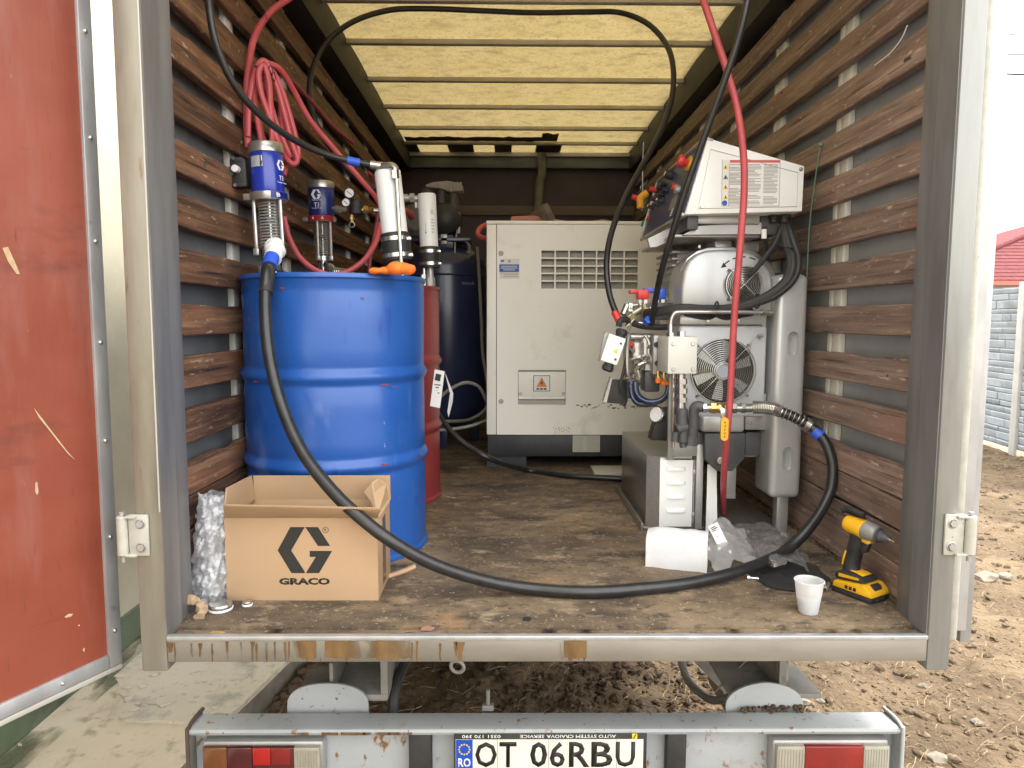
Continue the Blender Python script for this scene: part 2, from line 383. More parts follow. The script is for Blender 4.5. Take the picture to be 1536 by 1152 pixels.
FENCED = mat('fence_joint', (0.12,0.135,0.145), (0.17,0.185,0.195), 9, rough=0.9)
FENCEP = mat('fence_post_concrete', (0.33,0.33,0.31), (0.40,0.40,0.38), 6, rough=0.85)
TILE = mat('red_roof_tile', (0.14,0.046,0.050), (0.19,0.07,0.07), 8, rough=0.95, spec=0.05, pvar=0.1)
HOUSEW = mat('house_wall', (0.60,0.58,0.53), rough=0.85)
BLUED = mat('drum_blue', (0.008,0.070,0.31), (0.016,0.093,0.36), 3, rough=0.40, coat=0.2, bump=0.25, bsc=5, bdist=0.006,
            spots=[((0.004,0.035,0.24), 9, 0.64, 0.72, (1,1,0.3)), ((0.10,0.17,0.40), 7, 0.60, 0.80, (1,1,0.5)), ((0.26,0.30,0.45), 34, 0.70, 0.74, (1,1,0.35)), ((0.006,0.03,0.16), 50, 0.69, 0.73, (1,1,0.5)), ((0.30,0.035,0.06), 13, 0.745, 0.765)], rnd=False)
REDD = mat('drum_red', (0.22,0.024,0.026), (0.30,0.045,0.045), 4, rough=0.4, coat=0.15, bump=0.2, bsc=6, bdist=0.005)
NAVY = mat('tank_navy', (0.014,0.020,0.058), (0.022,0.030,0.078), 4, rough=0.3, coat=0.2)
CREAM = mat('cabinet_cream', (0.785,0.77,0.70), (0.82,0.805,0.74), 2.5, rough=0.45,
            spots=[((0.56,0.51,0.40), 4, 0.60, 0.82), ((0.34,0.30,0.23), 12, 0.69, 0.78, (1,1,2.5)), ((0.16,0.13,0.10), 70, 0.735, 0.76)])
CREAMD = mat('louvre_grey', (0.33,0.32,0.28), (0.40,0.39,0.34), 10, rough=0.55)
SKID = mat('skid_dark', (0.020,0.022,0.025), (0.035,0.036,0.038), 8, rough=0.5)
WHITEP = mat('powder_white', (0.78,0.80,0.79), (0.81,0.83,0.82), 6, rough=0.4)
SILVER = mat('silver_plastic', (0.43,0.44,0.44), (0.48,0.49,0.49), 6, rough=0.33, metal=0.4)
GREYM = mat('grey_metal', (0.34,0.34,0.33), (0.42,0.42,0.41), 8, rough=0.4, metal=0.5)
STAIN = mat('brushed_stainless', (0.42,0.41,0.39), (0.50,0.49,0.47), 30, (0.3,6,6), 0.32, 0.8)
STAIND = mat('brushed_steel_dark', (0.27,0.262,0.25), (0.36,0.35,0.335), 20, (6,0.3,4), 0.30, 0.7)
CHROME = mat('zinc_fitting', (0.44,0.44,0.42), (0.56,0.56,0.53), 20, rough=0.24, metal=0.9)
BRASS = mat('brass', (0.62,0.42,0.14), (0.70,0.50,0.2), 20, rough=0.3, metal=0.9)
BLACKR = mat('black_rubber', (0.012,0.012,0.013), (0.022,0.022,0.023), 30, rough=0.34, spots=[((0.10,0.10,0.095), 70, 0.73, 0.77)])
BLACKM = mat('black_matt', (0.016,0.016,0.017), (0.03,0.03,0.03), 14, rough=0.55)
DGREY = mat('dark_grey_cast', (0.055,0.057,0.062), (0.085,0.087,0.092), 14, rough=0.5)
REDH = mat('red_hose', (0.42,0.060,0.070), (0.50,0.085,0.095), 12, rough=0.45)
GREYC = mat('grey_cable', (0.26,0.25,0.22), rough=0.5)
PUMPB = mat('pump_blue', (0.010,0.030,0.32), (0.014,0.038,0.36), 5, rough=0.28, coat=0.3)
PUMPBD = mat('pump_blue_dark', (0.012,0.022,0.16), rough=0.3, coat=0.3)
TAPE = mat('blue_tape', (0.02,0.09,0.55), rough=0.5)
REDP = mat('red_plastic', (0.60,0.035,0.035), rough=0.38)
BLUEP = mat('blue_plastic', (0.03,0.10,0.60), rough=0.38)
ORANGE = mat('orange_plastic', (0.85,0.20,0.02), (0.75,0.14,0.015), 40, rough=0.65)
YELLOW = mat('yellow_plastic', (0.75,0.42,0.015), (0.68,0.36,0.012), 8, rough=0.4)
YELS = mat('yellow_print', (0.80,0.55,0.03), rough=0.5)
WHITEPL = mat('white_plastic', (0.74,0.75,0.74), rough=0.4)
PAPER = mat('paper_white', (0.74,0.74,0.72), rough=0.8)
INK = mat('ink_black', (0.015,0.014,0.013), rough=0.6)
INKG = mat('ink_grey', (0.22,0.22,0.22), rough=0.7)
INKW = mat('ink_white', (0.80,0.80,0.80), rough=0.6)
INKR = mat('ink_red', (0.62,0.03,0.04), rough=0.6)
INKB = mat('ink_blue', (0.03,0.10,0.36), rough=0.6)
CARD = mat('cardboard', (0.40,0.265,0.155), (0.435,0.29,0.172), 4, rough=0.8, bump=0.1, bsc=30, bst=(12,12,0.3))
FOAM = mat('white_foam', (0.72,0.73,0.74), (0.66,0.67,0.69), 12, rough=0.9, bump=0.3, bsc=120, trans=0.12)
CANVAS = mat('beige_cloth', (0.50,0.43,0.32), (0.40,0.33,0.24), 9, rough=0.9)
GLASSC = mat('clear_lens', (0.36,0.345,0.29), (0.28,0.255,0.20), 10, rough=0.2, coat=0.5)
LENSR = mat('red_lens', (0.23,0.020,0.018), (0.17,0.016,0.016), 9, rough=0.15, coat=0.6)
LENSD = mat('dark_red_lens', (0.060,0.012,0.015), (0.085,0.016,0.02), 9, rough=0.2, coat=0.6)
LENSB = mat('bright_red_lens', (0.36,0.016,0.015), rough=0.2, coat=0.6)
LENSO = mat('amber_lens', (0.12,0.042,0.016), (0.16,0.06,0.024), 9, rough=0.2, coat=0.6)
PLATEW = mat('plate_white', (0.66,0.63,0.56), (0.72,0.69,0.62), 9, rough=0.4, spots=[((0.20,0.17,0.13), 110, 0.70, 0.74)])
EUBLUE = mat('plate_blue', (0.012,0.07,0.42), rough=0.35)
HINGE = mat('hinge_white', (0.42,0.41,0.36), (0.34,0.33,0.285), 30, rough=0.45, spots=[((0.20,0.12,0.06), 50, 0.66, 0.72)])

# ================================================================ GROUND AND SURROUNDINGS
rng = random.Random(7)
def gh(x, y):
    h = noise.noise((x*0.9, y*0.9, 0.3))*0.035 + noise.noise((x*3.1, y*3.1, 4.0))*0.024 + noise.noise((x*8.7, y*8.7, 9.0))*0.018 + noise.noise((x*19, y*19, 2.0))*0.010
    # loose heap of dug soil under the tail of the truck
    h += 0.10*math.exp(-((x-0.15)/0.8)**2-((y-3.4)/0.9)**2)
    return GZ + h
def _axis(segs):
    out = []
    for a, b, n in segs: out += list(np.linspace(a, b, n, endpoint=False))
    return out + [segs[-1][1]]
gxs = _axis([(-400,-30,8),(-30,-1.3,14),(-1.3,3.2,120),(3.2,9,80),(9,40,25),(40,400,9)])
gys = _axis([(-400,-30,8),(-30,0.8,20),(0.8,5.5,120),(5.5,12,80),(12,60,25),(60,400,9)])
verts = []
for y in gys:
    for x in gxs:
        near = -2 < x < 14 and -1 < y < 20
        verts.append((x, y, gh(x, y) if near else GZ))
nx = len(gxs)
faces = [(j*nx+i, j*nx+i+1, (j+1)*nx+i+1, (j+1)*nx+i) for j in range(len(gys)-1) for i in range(nx-1)]
me = bpy.data.meshes.new('ground'); me.from_pydata(verts, [], faces); me.update()
for p in me.polygons: p.use_smooth = True
me.materials.append(SOIL)
g = bpy.data.objects.new('ground', me); COL.objects.link(g); g['kind'] = 'structure'

def scatter_lumps(name, spots, m, seed):
    r = random.Random(seed); vs, fs = [], []
    bmi = new(); bmesh.ops.create_icosphere(bmi, subdivisions=1, radius=1.0)
    bv = [v.co.copy() for v in bmi.verts]; bmi.verts.index_update(); bf = [[v.index for v in f.verts] for f in bmi.faces]; bmi.free()
    for x, y, s in spots:
        o = len(vs); k = r.random()*50; z = gh(x, y)
        sx, sy, sz = s*r.uniform(0.7,1.4), s*r.uniform(0.7,1.4), s*r.uniform(0.45,0.9); a = r.random()*6.28
        for c in bv:
            d = 1+0.55*noise.noise(c*1.7+Vector((k,k,k)))
            px, py, pz = c.x*sx*d, c.y*sy*d, c.z*sz*d
            vs.append((x+px*math.cos(a)-py*math.sin(a), y+px*math.sin(a)+py*math.cos(a), z+pz+sz*0.25))
        fs += [[i+o for i in f] for f in bf]
    me = bpy.data.meshes.new(name); me.from_pydata(vs, [], fs); me.update(); me.materials.append(m)
    o = bpy.data.objects.new(name, me); COL.objects.link(o); o['kind'] = 'stuff'; return o
sp = []
for _ in range(5200):        # bare soil to the right of the truck
    t = rng.random()**1.6; y = 1.4+t*8.5; x = rng.uniform(0.55*y*0.62, 0.80*y+0.4)
    sp.append((x, y, rng.choice((0.003,0.003,0.004,0.004,0.005,0.006,0.008,0.011,0.02))*(0.8+0.10*y)))
for _ in range(900):
    sp.append((rng.uniform(1.0,2.1), rng.uniform(1.5,3.6), rng.choice((0.003,0.004,0.006,0.010))))
scatter_lumps('soil_clods', sp, CLOD, 3)
sp = []
for _ in range(3600):        # dug soil under the tail
    x = rng.uniform(-1.0, 1.15); y = rng.uniform(2.4, 4.2)
    sp.append((x, y, rng.choice((0.005,0.007,0.009,0.012,0.022))))
for _ in range(220):
    y = rng.uniform(2.5,3.3); sp.append((-1.07+ (y-2.6)*0.19+rng.uniform(0.05,0.4), y, rng.uniform(0.012,0.04)))
scatter_lumps('dug_soil_clods', sp, CLODD, 5)
# straw
vs, fs = [], []
for _ in range(4200):
    y = 1.4+rng.random()**1.5*7; x = rng.uniform(0.35*y, 0.80*y+0.4) if rng.random() < 0.8 else rng.uniform(-0.9, 1.2)
    if x < 1.2 and y < 2.3: y += 1.0
    z = gh(x, y)+rng.uniform(0.004,0.03); a = rng.random()*6.28; L = rng.uniform(0.03,0.11); w = 0.0013
    d = Vector((math.cos(a), math.sin(a), rng.uniform(-0.2,0.25))); s = Vector((-d.y, d.x, 0))*w
    p = Vector((x,y,z)); q = p+d*L*0.5+Vector((0,0,rng.uniform(0,0.01))); e = q+(d+Vector((rng.uniform(-.6,.6),rng.uniform(-.6,.6),-0.2)))*L*0.5
    o = len(vs); vs += [p-s, p+s, q-s, q+s, e-s, e+s]; fs += [(o,o+1,o+3,o+2),(o+2,o+3,o+5,o+4)]
    up = Vector((0,0,w)); o = len(vs); vs += [p-up, p+up, q-up, q+up, e-up, e+up]; fs += [(o,o+1,o+3,o+2),(o+2,o+3,o+5,o+4)]
me = bpy.data.meshes.new('straw_litter'); me.from_pydata(vs, [], fs); me.materials.append(STRAW)
o = bpy.data.objects.new('straw_litter', me); COL.objects.link(o); o['kind'] = 'stuff'

# pale stones lying about
def stone(px, py, s, label, seed, m=STONE):
    p = PZ(px, py, GZ); p.z = gh(p.x, p.y)+s*0.25; bm = new(); bmesh.ops.create_icosphere(bm, subdivisions=2, radius=s)
    for v in bm.verts:
        d = 1+0.5*noise.noise(v.co/s*1.1+Vector((seed,seed,0))); v.co = Vector((v.co.x*d*1.25, v.co.y*d, v.co.z*d*0.65))+p
    single('stone', bm, m, label, 'stone', p, angle=20)
for px, py, s, lab, sd in ((1478,872,0.055,'largest pale stone on the bare soil beyond the hinge bar',1), (1452,868,0.035,'small pale stone just left of the largest pale stone',2),
        (1508,868,0.036,'pale stone just right of the largest pale stone',3), (1438,845,0.028,'flat tan stone beside the open door edge',4),
        (1206,868+195,0.022,'round tan stone behind the half-round bumper bracket on the right',6), (1230,1058,0.016,'little white stone right of the tan stone behind the bumper',7),
        (362,1070,0.034,'tan lump of stone between the concrete slab and the bumper',8), (1058,1020,0.03,'pale broken stone inside the curved grey air pipe',9),
        (735,1012,0.018,'small yellowish stone on the dark soil under the sill',10), (1385,1030,0.018,'small pale stone in front of the right corner post',11),
        (1405,1142,0.03,'oblong tan clod lying right of the bumper end',12), (1465,1088,0.02,'small tan stone farthest right near the bumper end',13)):
    stone(px, py, s, lab, sd)

# concrete pavement along the house on the left
ST = -0.80
WX = -1.78
A = PZ(430, 998, ST); B = PZ(345, 1080, ST); d = (A-B); d /= d.y
def edge_x(y): return A.x + d.x*(y-A.y)
bm = new()
N_ = 120; ys = np.linspace(-3, 14, N_)
rngc = random.Random(2)
top = []; 
for y in ys:
    jx = 0.012*noise.noise((0, y*6, 1.1))
    top.append((edge_x(y)+jx, y))
vt = [bm.verts.new((x, y, ST+0.006*noise.noise((x*2,y*2,0)))) for x, y in top]; vb = [bm.verts.new((x+0.015, y, GZ-0.12)) for x, y in top]
vw = [bm.verts.new((WX-0.1, y, ST+0.012)) for x, y in top]
for i in range(N_-1):
    bm.faces.new((vt[i], vt[i+1], vw[i+1], vw[i])[::-1])
    f = bm.faces.new((vt[i], vb[i], vb[i+1], vt[i+1])[::-1]); f.material_index = 1
bmesh.ops.recalc_face_normals(bm, faces=bm.faces)
structure('concrete_pavement', bm, [CONC, CONCD], smooth=False)
# thin newer screed patch with a ragged broken edge
px_edge = [(560,972),(445,996),(424,1012),(380,1050),(355,1078),(330,1084),(302,1083),(270,1081),(235,1080),(200,1081),(183,1078),(181,1068),(190,1052),(178,1038),(180,1025),(172,1015),(160,1012),(200,985),(215,940),(300,915)]
poly = []
base = [PZ(a, b, ST+0.016) for a, b in px_edge]
base = [Vector((min(p.x, edge_x(p.y)-0.006), p.y, p.z)) for p in base]
for i, p in enumerate(base):
    q = base[(i+1) % len(base)]; n = max(1, int((q-p).length/0.02))
    for k in range(n):
        t = p.lerp(q, k/n); jj = 0.008
        if k == 0 and False: jj = 0
        nn = Vector((noise.noise((t.x*30,t.y*30,0)), noise.noise((t.x*30,t.y*30,7)), 0))*jj
        poly.append(t+nn)
bm = new(); prism(bm, [(p.x, p.y, ST-0.004) for p in poly], (0,0,0.018))
bmesh.ops.triangulate(bm, faces=bm.faces)
structure('concrete_screed', bm, CONC2, smooth=False)
# flakes of broken plaster on it
bm = new()
for px, py, s in ((245,1052,0.05),(213,1030,0.02),(190,1032,0.02),(182,1015,0.018),(200,1064,0.02),(207,1057,0.014),(230,1012,0.016),(105,1062,0.012),(30,1118,0.008),(295,1045,0.012),(322,1062,0.014)):
    c = PZ(px, py, ST+0.016); pts = []
    for k in range(9):
        a = k/9*6.283; r_ = s*rng.uniform(0.5,1.0); pts.append((c.x+math.cos(a)*r_*1.3, c.y+math.sin(a)*r_*0.9, ST+0.015))
    prism(bm, pts, (0,0,0.006))
o = structure('plaster_flakes', bm, CONC2, smooth=False); o['kind'] = 'stuff'

# house on the left: cream rendered wall on a green painted plinth
hw = root('house', 'cream rendered house wall on a dark green plinth behind the open red door', 'house', (WX-2, 4, GZ))
gt = PX(205, 908, WX).z
bm = new(); box(bm, WX-5, WX, -6, 9.0, gt+0.001, 3.4); part('wall', bm, PLASTER, hw)
bm = new(); box(bm, WX-5, WX+0.012, -6, 9.05, GZ-0.2, gt, 0.004); part('plinth', bm, GREENP, hw)
bm = new(); prism(bm, [(WX-5.3,-6.4,3.4),(WX+0.35,-6.4,3.4),(WX-2.5,-6.4,5.0)], (0,15.9,0)); part('roof', bm, TILE, hw)
# green growth spreading from the foot of the plinth
MOSS = stain_mat('moss', (0.10,0.125,0.065), (0.16,0.18,0.10), 0.44, 0.72, 6, (1.2,0.6,1))
bm = new(); n = 60
for lo_, hi_ in ((0.0, 0.07), (0.0, 0.13)):
    r0_ = [bm.verts.new((WX+0.013, 0.0+8*k/n, ST+0.0165+hi_*0.006)) for k in range(n+1)]
    r1_ = [bm.verts.new((WX+0.013+hi_*(1+0.3*noise.noise((k*0.35,hi_*9,0))), 0.0+8*k/n, ST+0.0115+hi_*0.006)) for k in range(n+1)]
    for k in range(n): bm.faces.new((r0_[k], r1_[k], r1_[k+1], r0_[k+1]))
o = structure('moss', bm, MOSS, smooth=False); o['kind'] = 'stuff'

# precast fence on the right
FA, FB = Vector((6.529,9.576,0)), Vector((6.456,8.832,0))
fd = (FA-FB).normalized(); fn = Vector((-fd.y, fd.x, 0))     # fn points towards the truck (-x)
if fn.x > 0: fn = -fn
fr = root('concrete_fence', 'grey precast concrete garden fence with stone-pattern panels beyond the soil', 'fence', (6.5, 9.0, GZ))
post_at = PZ(1522, 680, GZ-0.0)
p0 = Vector((post_at.x, post_at.y, 0)); BAY = 2.05
def fence_bay(start, seed):
    r = random.Random(seed)
    for lvl in range(4):
        z0 = GZ+0.06+lvl*0.505
        bm = new(); M = Matrix.Translation(start) @ Matrix(((fd.x,-fn.x,0,0),(fd.y,-fn.y,0,0),(0,0,1,0),(0,0,0,1)))
        box(bm, 0.06, BAY-0.06, 0.0, 0.04, z0, z0+0.50, 0.003, M)
        pn = part('fence_panel', bm, FENCED, fr)
        rows = [0.07,0.10,0.06,0.11,0.08,0.075]; zz = z0+0.002
        # flat sill band on the top of each panel, stones below
        for rh in rows:
            x = 0.065
            while x < BAY-0.09:
                w = min(r.uniform(0.16,0.46), BAY-0.065-x); hh = rh-0.006
                bm = new(); a = r.uniform(0.010,0.03)
                pts = [M @ Vector(q) for q in ((x+0.003,-a*0.4,zz+r.uniform(0,.008)),(x+w-0.005,-a*0.4,zz+r.uniform(0,.008)),(x+w-0.005,0.01,zz),(x+0.003,0.01,zz),
                     (x+0.003,-a,zz+hh-r.uniform(0,.01)),(x+w-0.005,-a,zz+hh-r.uniform(0,.01)),(x+w-0.005,0.01,zz+hh),(x+0.003,0.01,zz+hh))]
                hexa(bm, pts, 0.006, 1); part('stone_block', bm, FENCE, pn)
                x += w
            zz += rh
for k in (-1, 0):
    fence_bay(p0+fd*BAY*(k), 40+k)
for k in (-1, 0, 1):
    c = p0+fd*BAY*k
    bm = new(); M = Matrix.Translation(c) @ Matrix(((fd.x,-fn.x,0,0),(fd.y,-fn.y,0,0),(0,0,1,0),(0,0,0,1)))
    box(bm, -0.06, 0.06, -0.05, 0.09, GZ-0.1, GZ+2.13, 0.01, M); part('fence_post', bm, FENCEP, fr)
bm = new(); M = Matrix.Translation(p0-fd*BAY) @ Matrix(((fd.x,-fn.x,0,0),(fd.y,-fn.y,0,0),(0,0,1,0),(0,0,0,1)))
box(bm, 0, BAY*2+0.6, -0.02, 0.07, GZ-0.1, GZ+0.055, 0.01, M); part('footing', bm, CONC, fr)

# neighbour's house with a red tiled roof
HY = 22.0
nb = root('house', 'low pale house with a hipped red tiled roof behind the concrete fence', 'house', (20, HY+4, GZ))
ez = P(1500, 421, HY).z
bm = new(); box(bm, 13.6, 29.4, HY+0.5, HY+10, GZ, ez-0.05); part('wall', bm, HOUSEW, nb)
x0, x1, yb, y0, rz = 12.9, 30.0, HY+10.6, HY, ez
pk = 3.3
bm = new(); n = 26      # front slope in stepped courses
for i in range(n):
    t0, t1 = i/n, (i+1)/n
    za, zb = rz+pk*t0, rz+pk*t1
    xa0, xa1 = x0+5.3*1.9*t0, x1-5.3*t0; xb0, xb1 = x0+5.3*1.9*t1, x1-5.3*t1
    ya, yb_ = y0+5.3*t0, y0+5.3*t1
    hexa(bm, [(xa0,ya-0.02,za),(xa1,ya-0.02,za),(xb1,yb_,zb-0.02),(xb0,yb_,zb-0.02),(xa0,ya-0.02,za+0.035),(xa1,ya-0.02,za+0.035),(xb1,yb_,zb+0.02),(xb0,yb_,zb+0.02)])
part('roof_tile_courses', bm, TILE, nb, smooth=False, kind='stuff')
bm = new()
xr0, xr1, yr, zr = x0+5.3*1.9, x1-5.3, y0+5.3, rz+pk
for tri in (((x0,y0,rz),(x0,yb,rz),(xr0,yr,zr)), ((x1,yb,rz),(x1,y0,rz),(xr1,yr,zr))):
    bm.faces.new([bm.verts.new(p) for p in tri])
quad(bm, (x1,yb,rz),(x0,yb,rz),(xr0,yr,zr),(xr1,yr,zr))
part('roof', bm, TILE, nb, smooth=False)
bm = new(); box(bm, x0-0.1, x1+0.1, y0-0.12, y0, rz-0.14, rz-0.01)
part('gutter', bm, mat('gutter_red', (0.45,0.12,0.09), rough=0.5), nb)
# ridge caps down the hip
bm = new(); tube(bm, [(x0,y0,rz+0.06),(xr0,yr,zr+0.06)], 0.09, 8, 1, smooth=False); part('hip_cap', bm, TILE, nb)

# overhead wires on the right
for (pa, pb), lab in ((((1440,50),(1560,53)),'upper overhead wire crossing the white sky'), (((1440,81),(1560,82)),'middle overhead wire crossing the white sky'), (((1440,108),(1560,113)),'lower thick overhead wire crossing the white sky')):
    a, b = P(*pa, 26), P(*pb, 26); dd = b-a
    bm = new(); pts = [a-dd*3, a, b, b+dd*6]
    tube(bm, pts, 0.022 if 'thick' not in lab else 0.034, 6, 6); single('overhead_wire', bm, BLACKM, lab, 'wire', a)

# ================================================================ THE TRUCK
TY = 1.615                      # rear face of the cargo body
TE = 5.86                       # front board
XL, XR = -0.835, 1.045          # faces of the slats
CZ = 2.05                       # underside of the roof bars
tk = root('box_truck', 'old box truck with open rear doors, slatted wooden cargo walls and yellow roof', 'truck', (0.1, 3.5, GZ))

# --- floor
fl = part('cargo_floor', (lambda b: box(b, -0.88, 1.09, 1.672, TE, -0.03, 0.0))(new()), FLOOR, tk)
bm = new()                     # worn threshold board in front of the plywood, split along its back edge
n = 60
for i in range(n):
    xa, xb = -0.79+1.795*i/n, -0.79+1.795*(i+1)/n
    ya, yb = 1.664+0.004*noise.noise((xa*9,0,3)), 1.664+0.004*noise.noise((xb*9,0,3))
    za, zb = -0.006+0.003*noise.noise((xa*5,2,3)), -0.006+0.003*noise.noise((xb*5,2,3))
    hexa(bm, [(xa,1.628,-0.03),(xb,1.628,-0.03),(xb,yb,-0.03),(xa,ya,-0.03),(xa,1.628,za),(xb,1.628,zb),(xb,yb,zb),(xa,ya,za)])
bmesh.ops.remove_doubles(bm, verts=bm.verts, dist=1e-5)
part('threshold_board', bm, FLOOR, fl)
bm = new(); box(bm, -0.79, 1.005, 1.66, 1.675, -0.035, -0.022); part('dark_gap', bm, DARKRAIL, fl)

# --- rear frame: sill, lip, corner posts
bm = new(); box(bm, -0.797, 1.006, TY, 1.66, -0.064, -0.010, 0.003); sill = part('rear_sill', bm, SILL, tk)
bm = new(); box(bm, -0.797, 1.006, TY-0.003, 1.629, -0.010, 0.001, 0.002); part('sill_lip', bm, ALU, sill)
# rust running down the sill: thin irregular stains lying on the steel
bm = new(); rr = random.Random(11)
def stain(x, w, top, bot):
    lf, rt = [], []; k = 9; ph = rr.random()*9; dx = 0
    for i in range(k+1):
        t = i/k; z = top+(bot-top)*t; dx += rr.uniform(-.0006,.0006)
        ww = w*(1.25-0.75*t)*(0.75+0.5*noise.noise((t*3,ph,1)))*(0.35 if i == k else 1)
        lf.append((x+dx-ww/2, TY-0.0015, z)); rt.append((x+dx+ww/2, TY-0.0015, z))
    prism(bm, lf+rt[::-1], (0,0.001,0))
for px, w in ((255,.012),(262,.003),(287,.004),(301,.005),(318,.003),(341,.004),(361,.003),(379,.006),(385,.004),(400,.005),(412,.003),(428,.005),(434,.003),(448,.004),(459,.006),(473,.004),(481,.006),
              (618,.004),(626,.004),(660,.004),(684,.006),(690,.012),(842,.008),(856,.014),(868,.010),(876,.005)):
    x = P(px, 970, TY).x
    stain(x, w*(0.9 if w > .02 else 1.5), -0.012-rr.random()*0.006, rr.choice((-0.062,-0.060,-0.05,-0.062,-0.04)))
part('rust_stain', bm, RUST, sill, smooth=False, kind='stuff')
RUSTW = stain_mat('rust_wash', (0.135,0.070,0.022), (0.20,0.125,0.052), 0.36, 0.60, 11, (1,1,0.35))
for pa, pb in ((436,474),(488,616),(846,880)):
    xa, xb = P(pa,970,TY).x, P(pb,970,TY).x; pts = []; k_ = 24
    for i in range(k_+1): pts.append((xa+(xb-xa)*i/k_, TY-0.0022, -0.011-0.002*noise.noise((i*.9,pa,0))))
    for i in range(k_+1): pts.append((xb-(xb-xa)*i/k_, TY-0.0022, -0.052-0.014*abs(noise.noise((i*.7,pb,3)))-0.008*noise.noise((i*1.9,pb,7))))
    bm = new(); prism(bm, [(a, b, max(c, -0.0635)) for a, b, c in pts], (0,0.0006,0)); bmesh.ops.triangulate(bm, faces=bm.faces); part('rust_wash', bm, RUSTW, sill, smooth=False)
for side, xa, xb, m, lab in ((-1, -0.858, -0.797, STEEL, 'stained left rear corner post'), (1, 1.006, 1.060, STEELR, 'cleaner right rear corner post')):
    bm = new(); box(bm, xa, xb, TY-0.002, 1.70, -0.086, 2.16, 0.005)
    cp = part('corner_post', bm, m, tk, label=lab)
    xi = xb if side < 0 else xa
    bm = new()
    if side < 0: box(bm, -0.850, -0.803, 1.701, 1.772, -0.02, 2.14, 0.002)
    else: box(bm, 1.010, 1.062, 1.701, 1.762, -0.02, 2.14, 0.002)
    part('door_jamb', bm, STEELD, cp)
    bm = new()
    if side < 0: box(bm, -0.7985, -0.7965, TY+0.004, 1.695, 0.0, 2.14); 
    else: box(bm, 1.0035, 1.0055, TY+0.004, 1.695, 0.0, 2.14)
    part('jamb_liner', bm, STEELD, cp)
    if side < 0:
        bm = new(); box(bm, -0.8005, -0.797, TY-0.0055, TY-0.0025, 0.30, 2.14, 0.001); part('edge_trim', bm, WHEDGE, cp)
bm = new(); box(bm, -0.795, 1.004, TY, 1.72, 1.98, 2.16, 0.004); part('rear_header', bm, STEELR, tk)

# --- side walls: outer skin, uprights, slats
def slat_mesh(side, z0, z1, y0, y1, seed):
    bm = new(); n = 90; r = random.Random(seed); sag = r.uniform(-.003,.003)
    xi = XL if side < 0 else XR; xo = xi-0.026 if side < 0 else xi+0.026
    ring_prev = None; o1, o2 = r.random()*50, r.random()*50
    for i in range(n+1):
        y = y0+(y1-y0)*i/n
        a = z0+sag+0.0035*noise.noise((y*1.4,o1,0))+0.0022*max(0,noise.noise((y*11,o1,7))); b = z1+sag+0.0035*noise.noise((y*1.4,o2,0))-0.003*max(0,noise.noise((y*13,o2,9)))-(0.007 if noise.noise((y*5,o2,21)) > 0.47 else 0); dx = 0.004*noise.noise((y*0.9,o1,5))
        rg = [bm.verts.new(p) for p in ((xi+dx,y,a+0.003),(xi+dx+(0.003 if side > 0 else -0.003),y,a),(xo,y,a),(xo,y,b),(xi+dx+(0.003 if side > 0 else -0.003),y,b),(xi+dx,y,b-0.003))]
        if ring_prev:
            for k in range(6): bm.faces.new((ring_prev[k], ring_prev[(k+1) % 6], rg[(k+1) % 6], rg[k]))
        else: bm.faces.new(rg[::-1])
        ring_prev = rg
    bm.faces.new(ring_prev)
    bmesh.ops.recalc_face_normals(bm, faces=bm.faces)
    return bm
TOPS = [0.364, 0.505, 0.647, 0.787, 0.926, 1.066, 1.203, 1.342, 1.481, 1.620, 1.760, 1.898]
for side in (-1, 1):
    xo = -0.885 if side < 0 else 1.095
    bm = new(); box(bm, min(xo, xo+side*0.006), max(xo, xo+side*0.006), 1.7005, TE+0.05, -0.04, 2.14)
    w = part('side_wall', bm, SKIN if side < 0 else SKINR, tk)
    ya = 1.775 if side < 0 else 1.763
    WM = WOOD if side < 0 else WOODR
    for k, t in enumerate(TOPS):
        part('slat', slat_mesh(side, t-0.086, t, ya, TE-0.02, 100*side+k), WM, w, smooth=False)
    for k, (a, b) in enumerate(((0.192,0.275),(0.099,0.187),(0.004,0.094))):
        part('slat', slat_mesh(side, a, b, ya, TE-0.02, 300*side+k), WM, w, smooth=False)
    for y in (2.30, 2.86, 3.42, 3.98, 4.54, 5.10, 5.60):
        bm = new(); x1_, x2_ = (-0.884, -0.8635) if side < 0 else (1.0735, 1.094)
        box(bm, x1_, x2_, y-0.026, y+0.026, -0.02, 2.05, 0.003); box(bm, x1_, x2_-0.009*(1 if side < 0 else 0), y+0.034, y+0.06, -0.02, 2.05, 0.002)
        part('upright', bm, UPRIGHT, w)
    bm = new()
    if side < 0: box(bm, -0.884, -0.765, 1.7005, TE, 1.935, 2.10, 0.004)
    else: box(bm, 0.985, 1.094, 1.7005, TE, 1.935, 2.10, 0.004)
    part('top_rail', bm, DARKRAIL, w)
    # screws in the slats at the uprights
    bm = new()
    for t in TOPS:
        for y in (2.30, 2.86, 3.42, 3.98, 4.54, 5.10):
            x = XL+0.001 if side < 0 else XR-0.001
            ball(bm, (x, y, t-0.043), 0.005, 6, 4, (0.35,1,1))
    part('slat_screws', bm, GREYM, w, kind='stuff')
    # mud fillet along the foot of the wall
    bm = new(); x = XL+0.002 if side < 0 else XR-0.002
    for i in range(110):
        y = 1.70+i*0.03; s = rng.uniform(0.006,0.014); ball(bm, (x, y, 0.001), s, 6, 4, (0.9,1.6,0.8))
    part('dirt_fillet', bm, CLODD, w, kind='stuff')

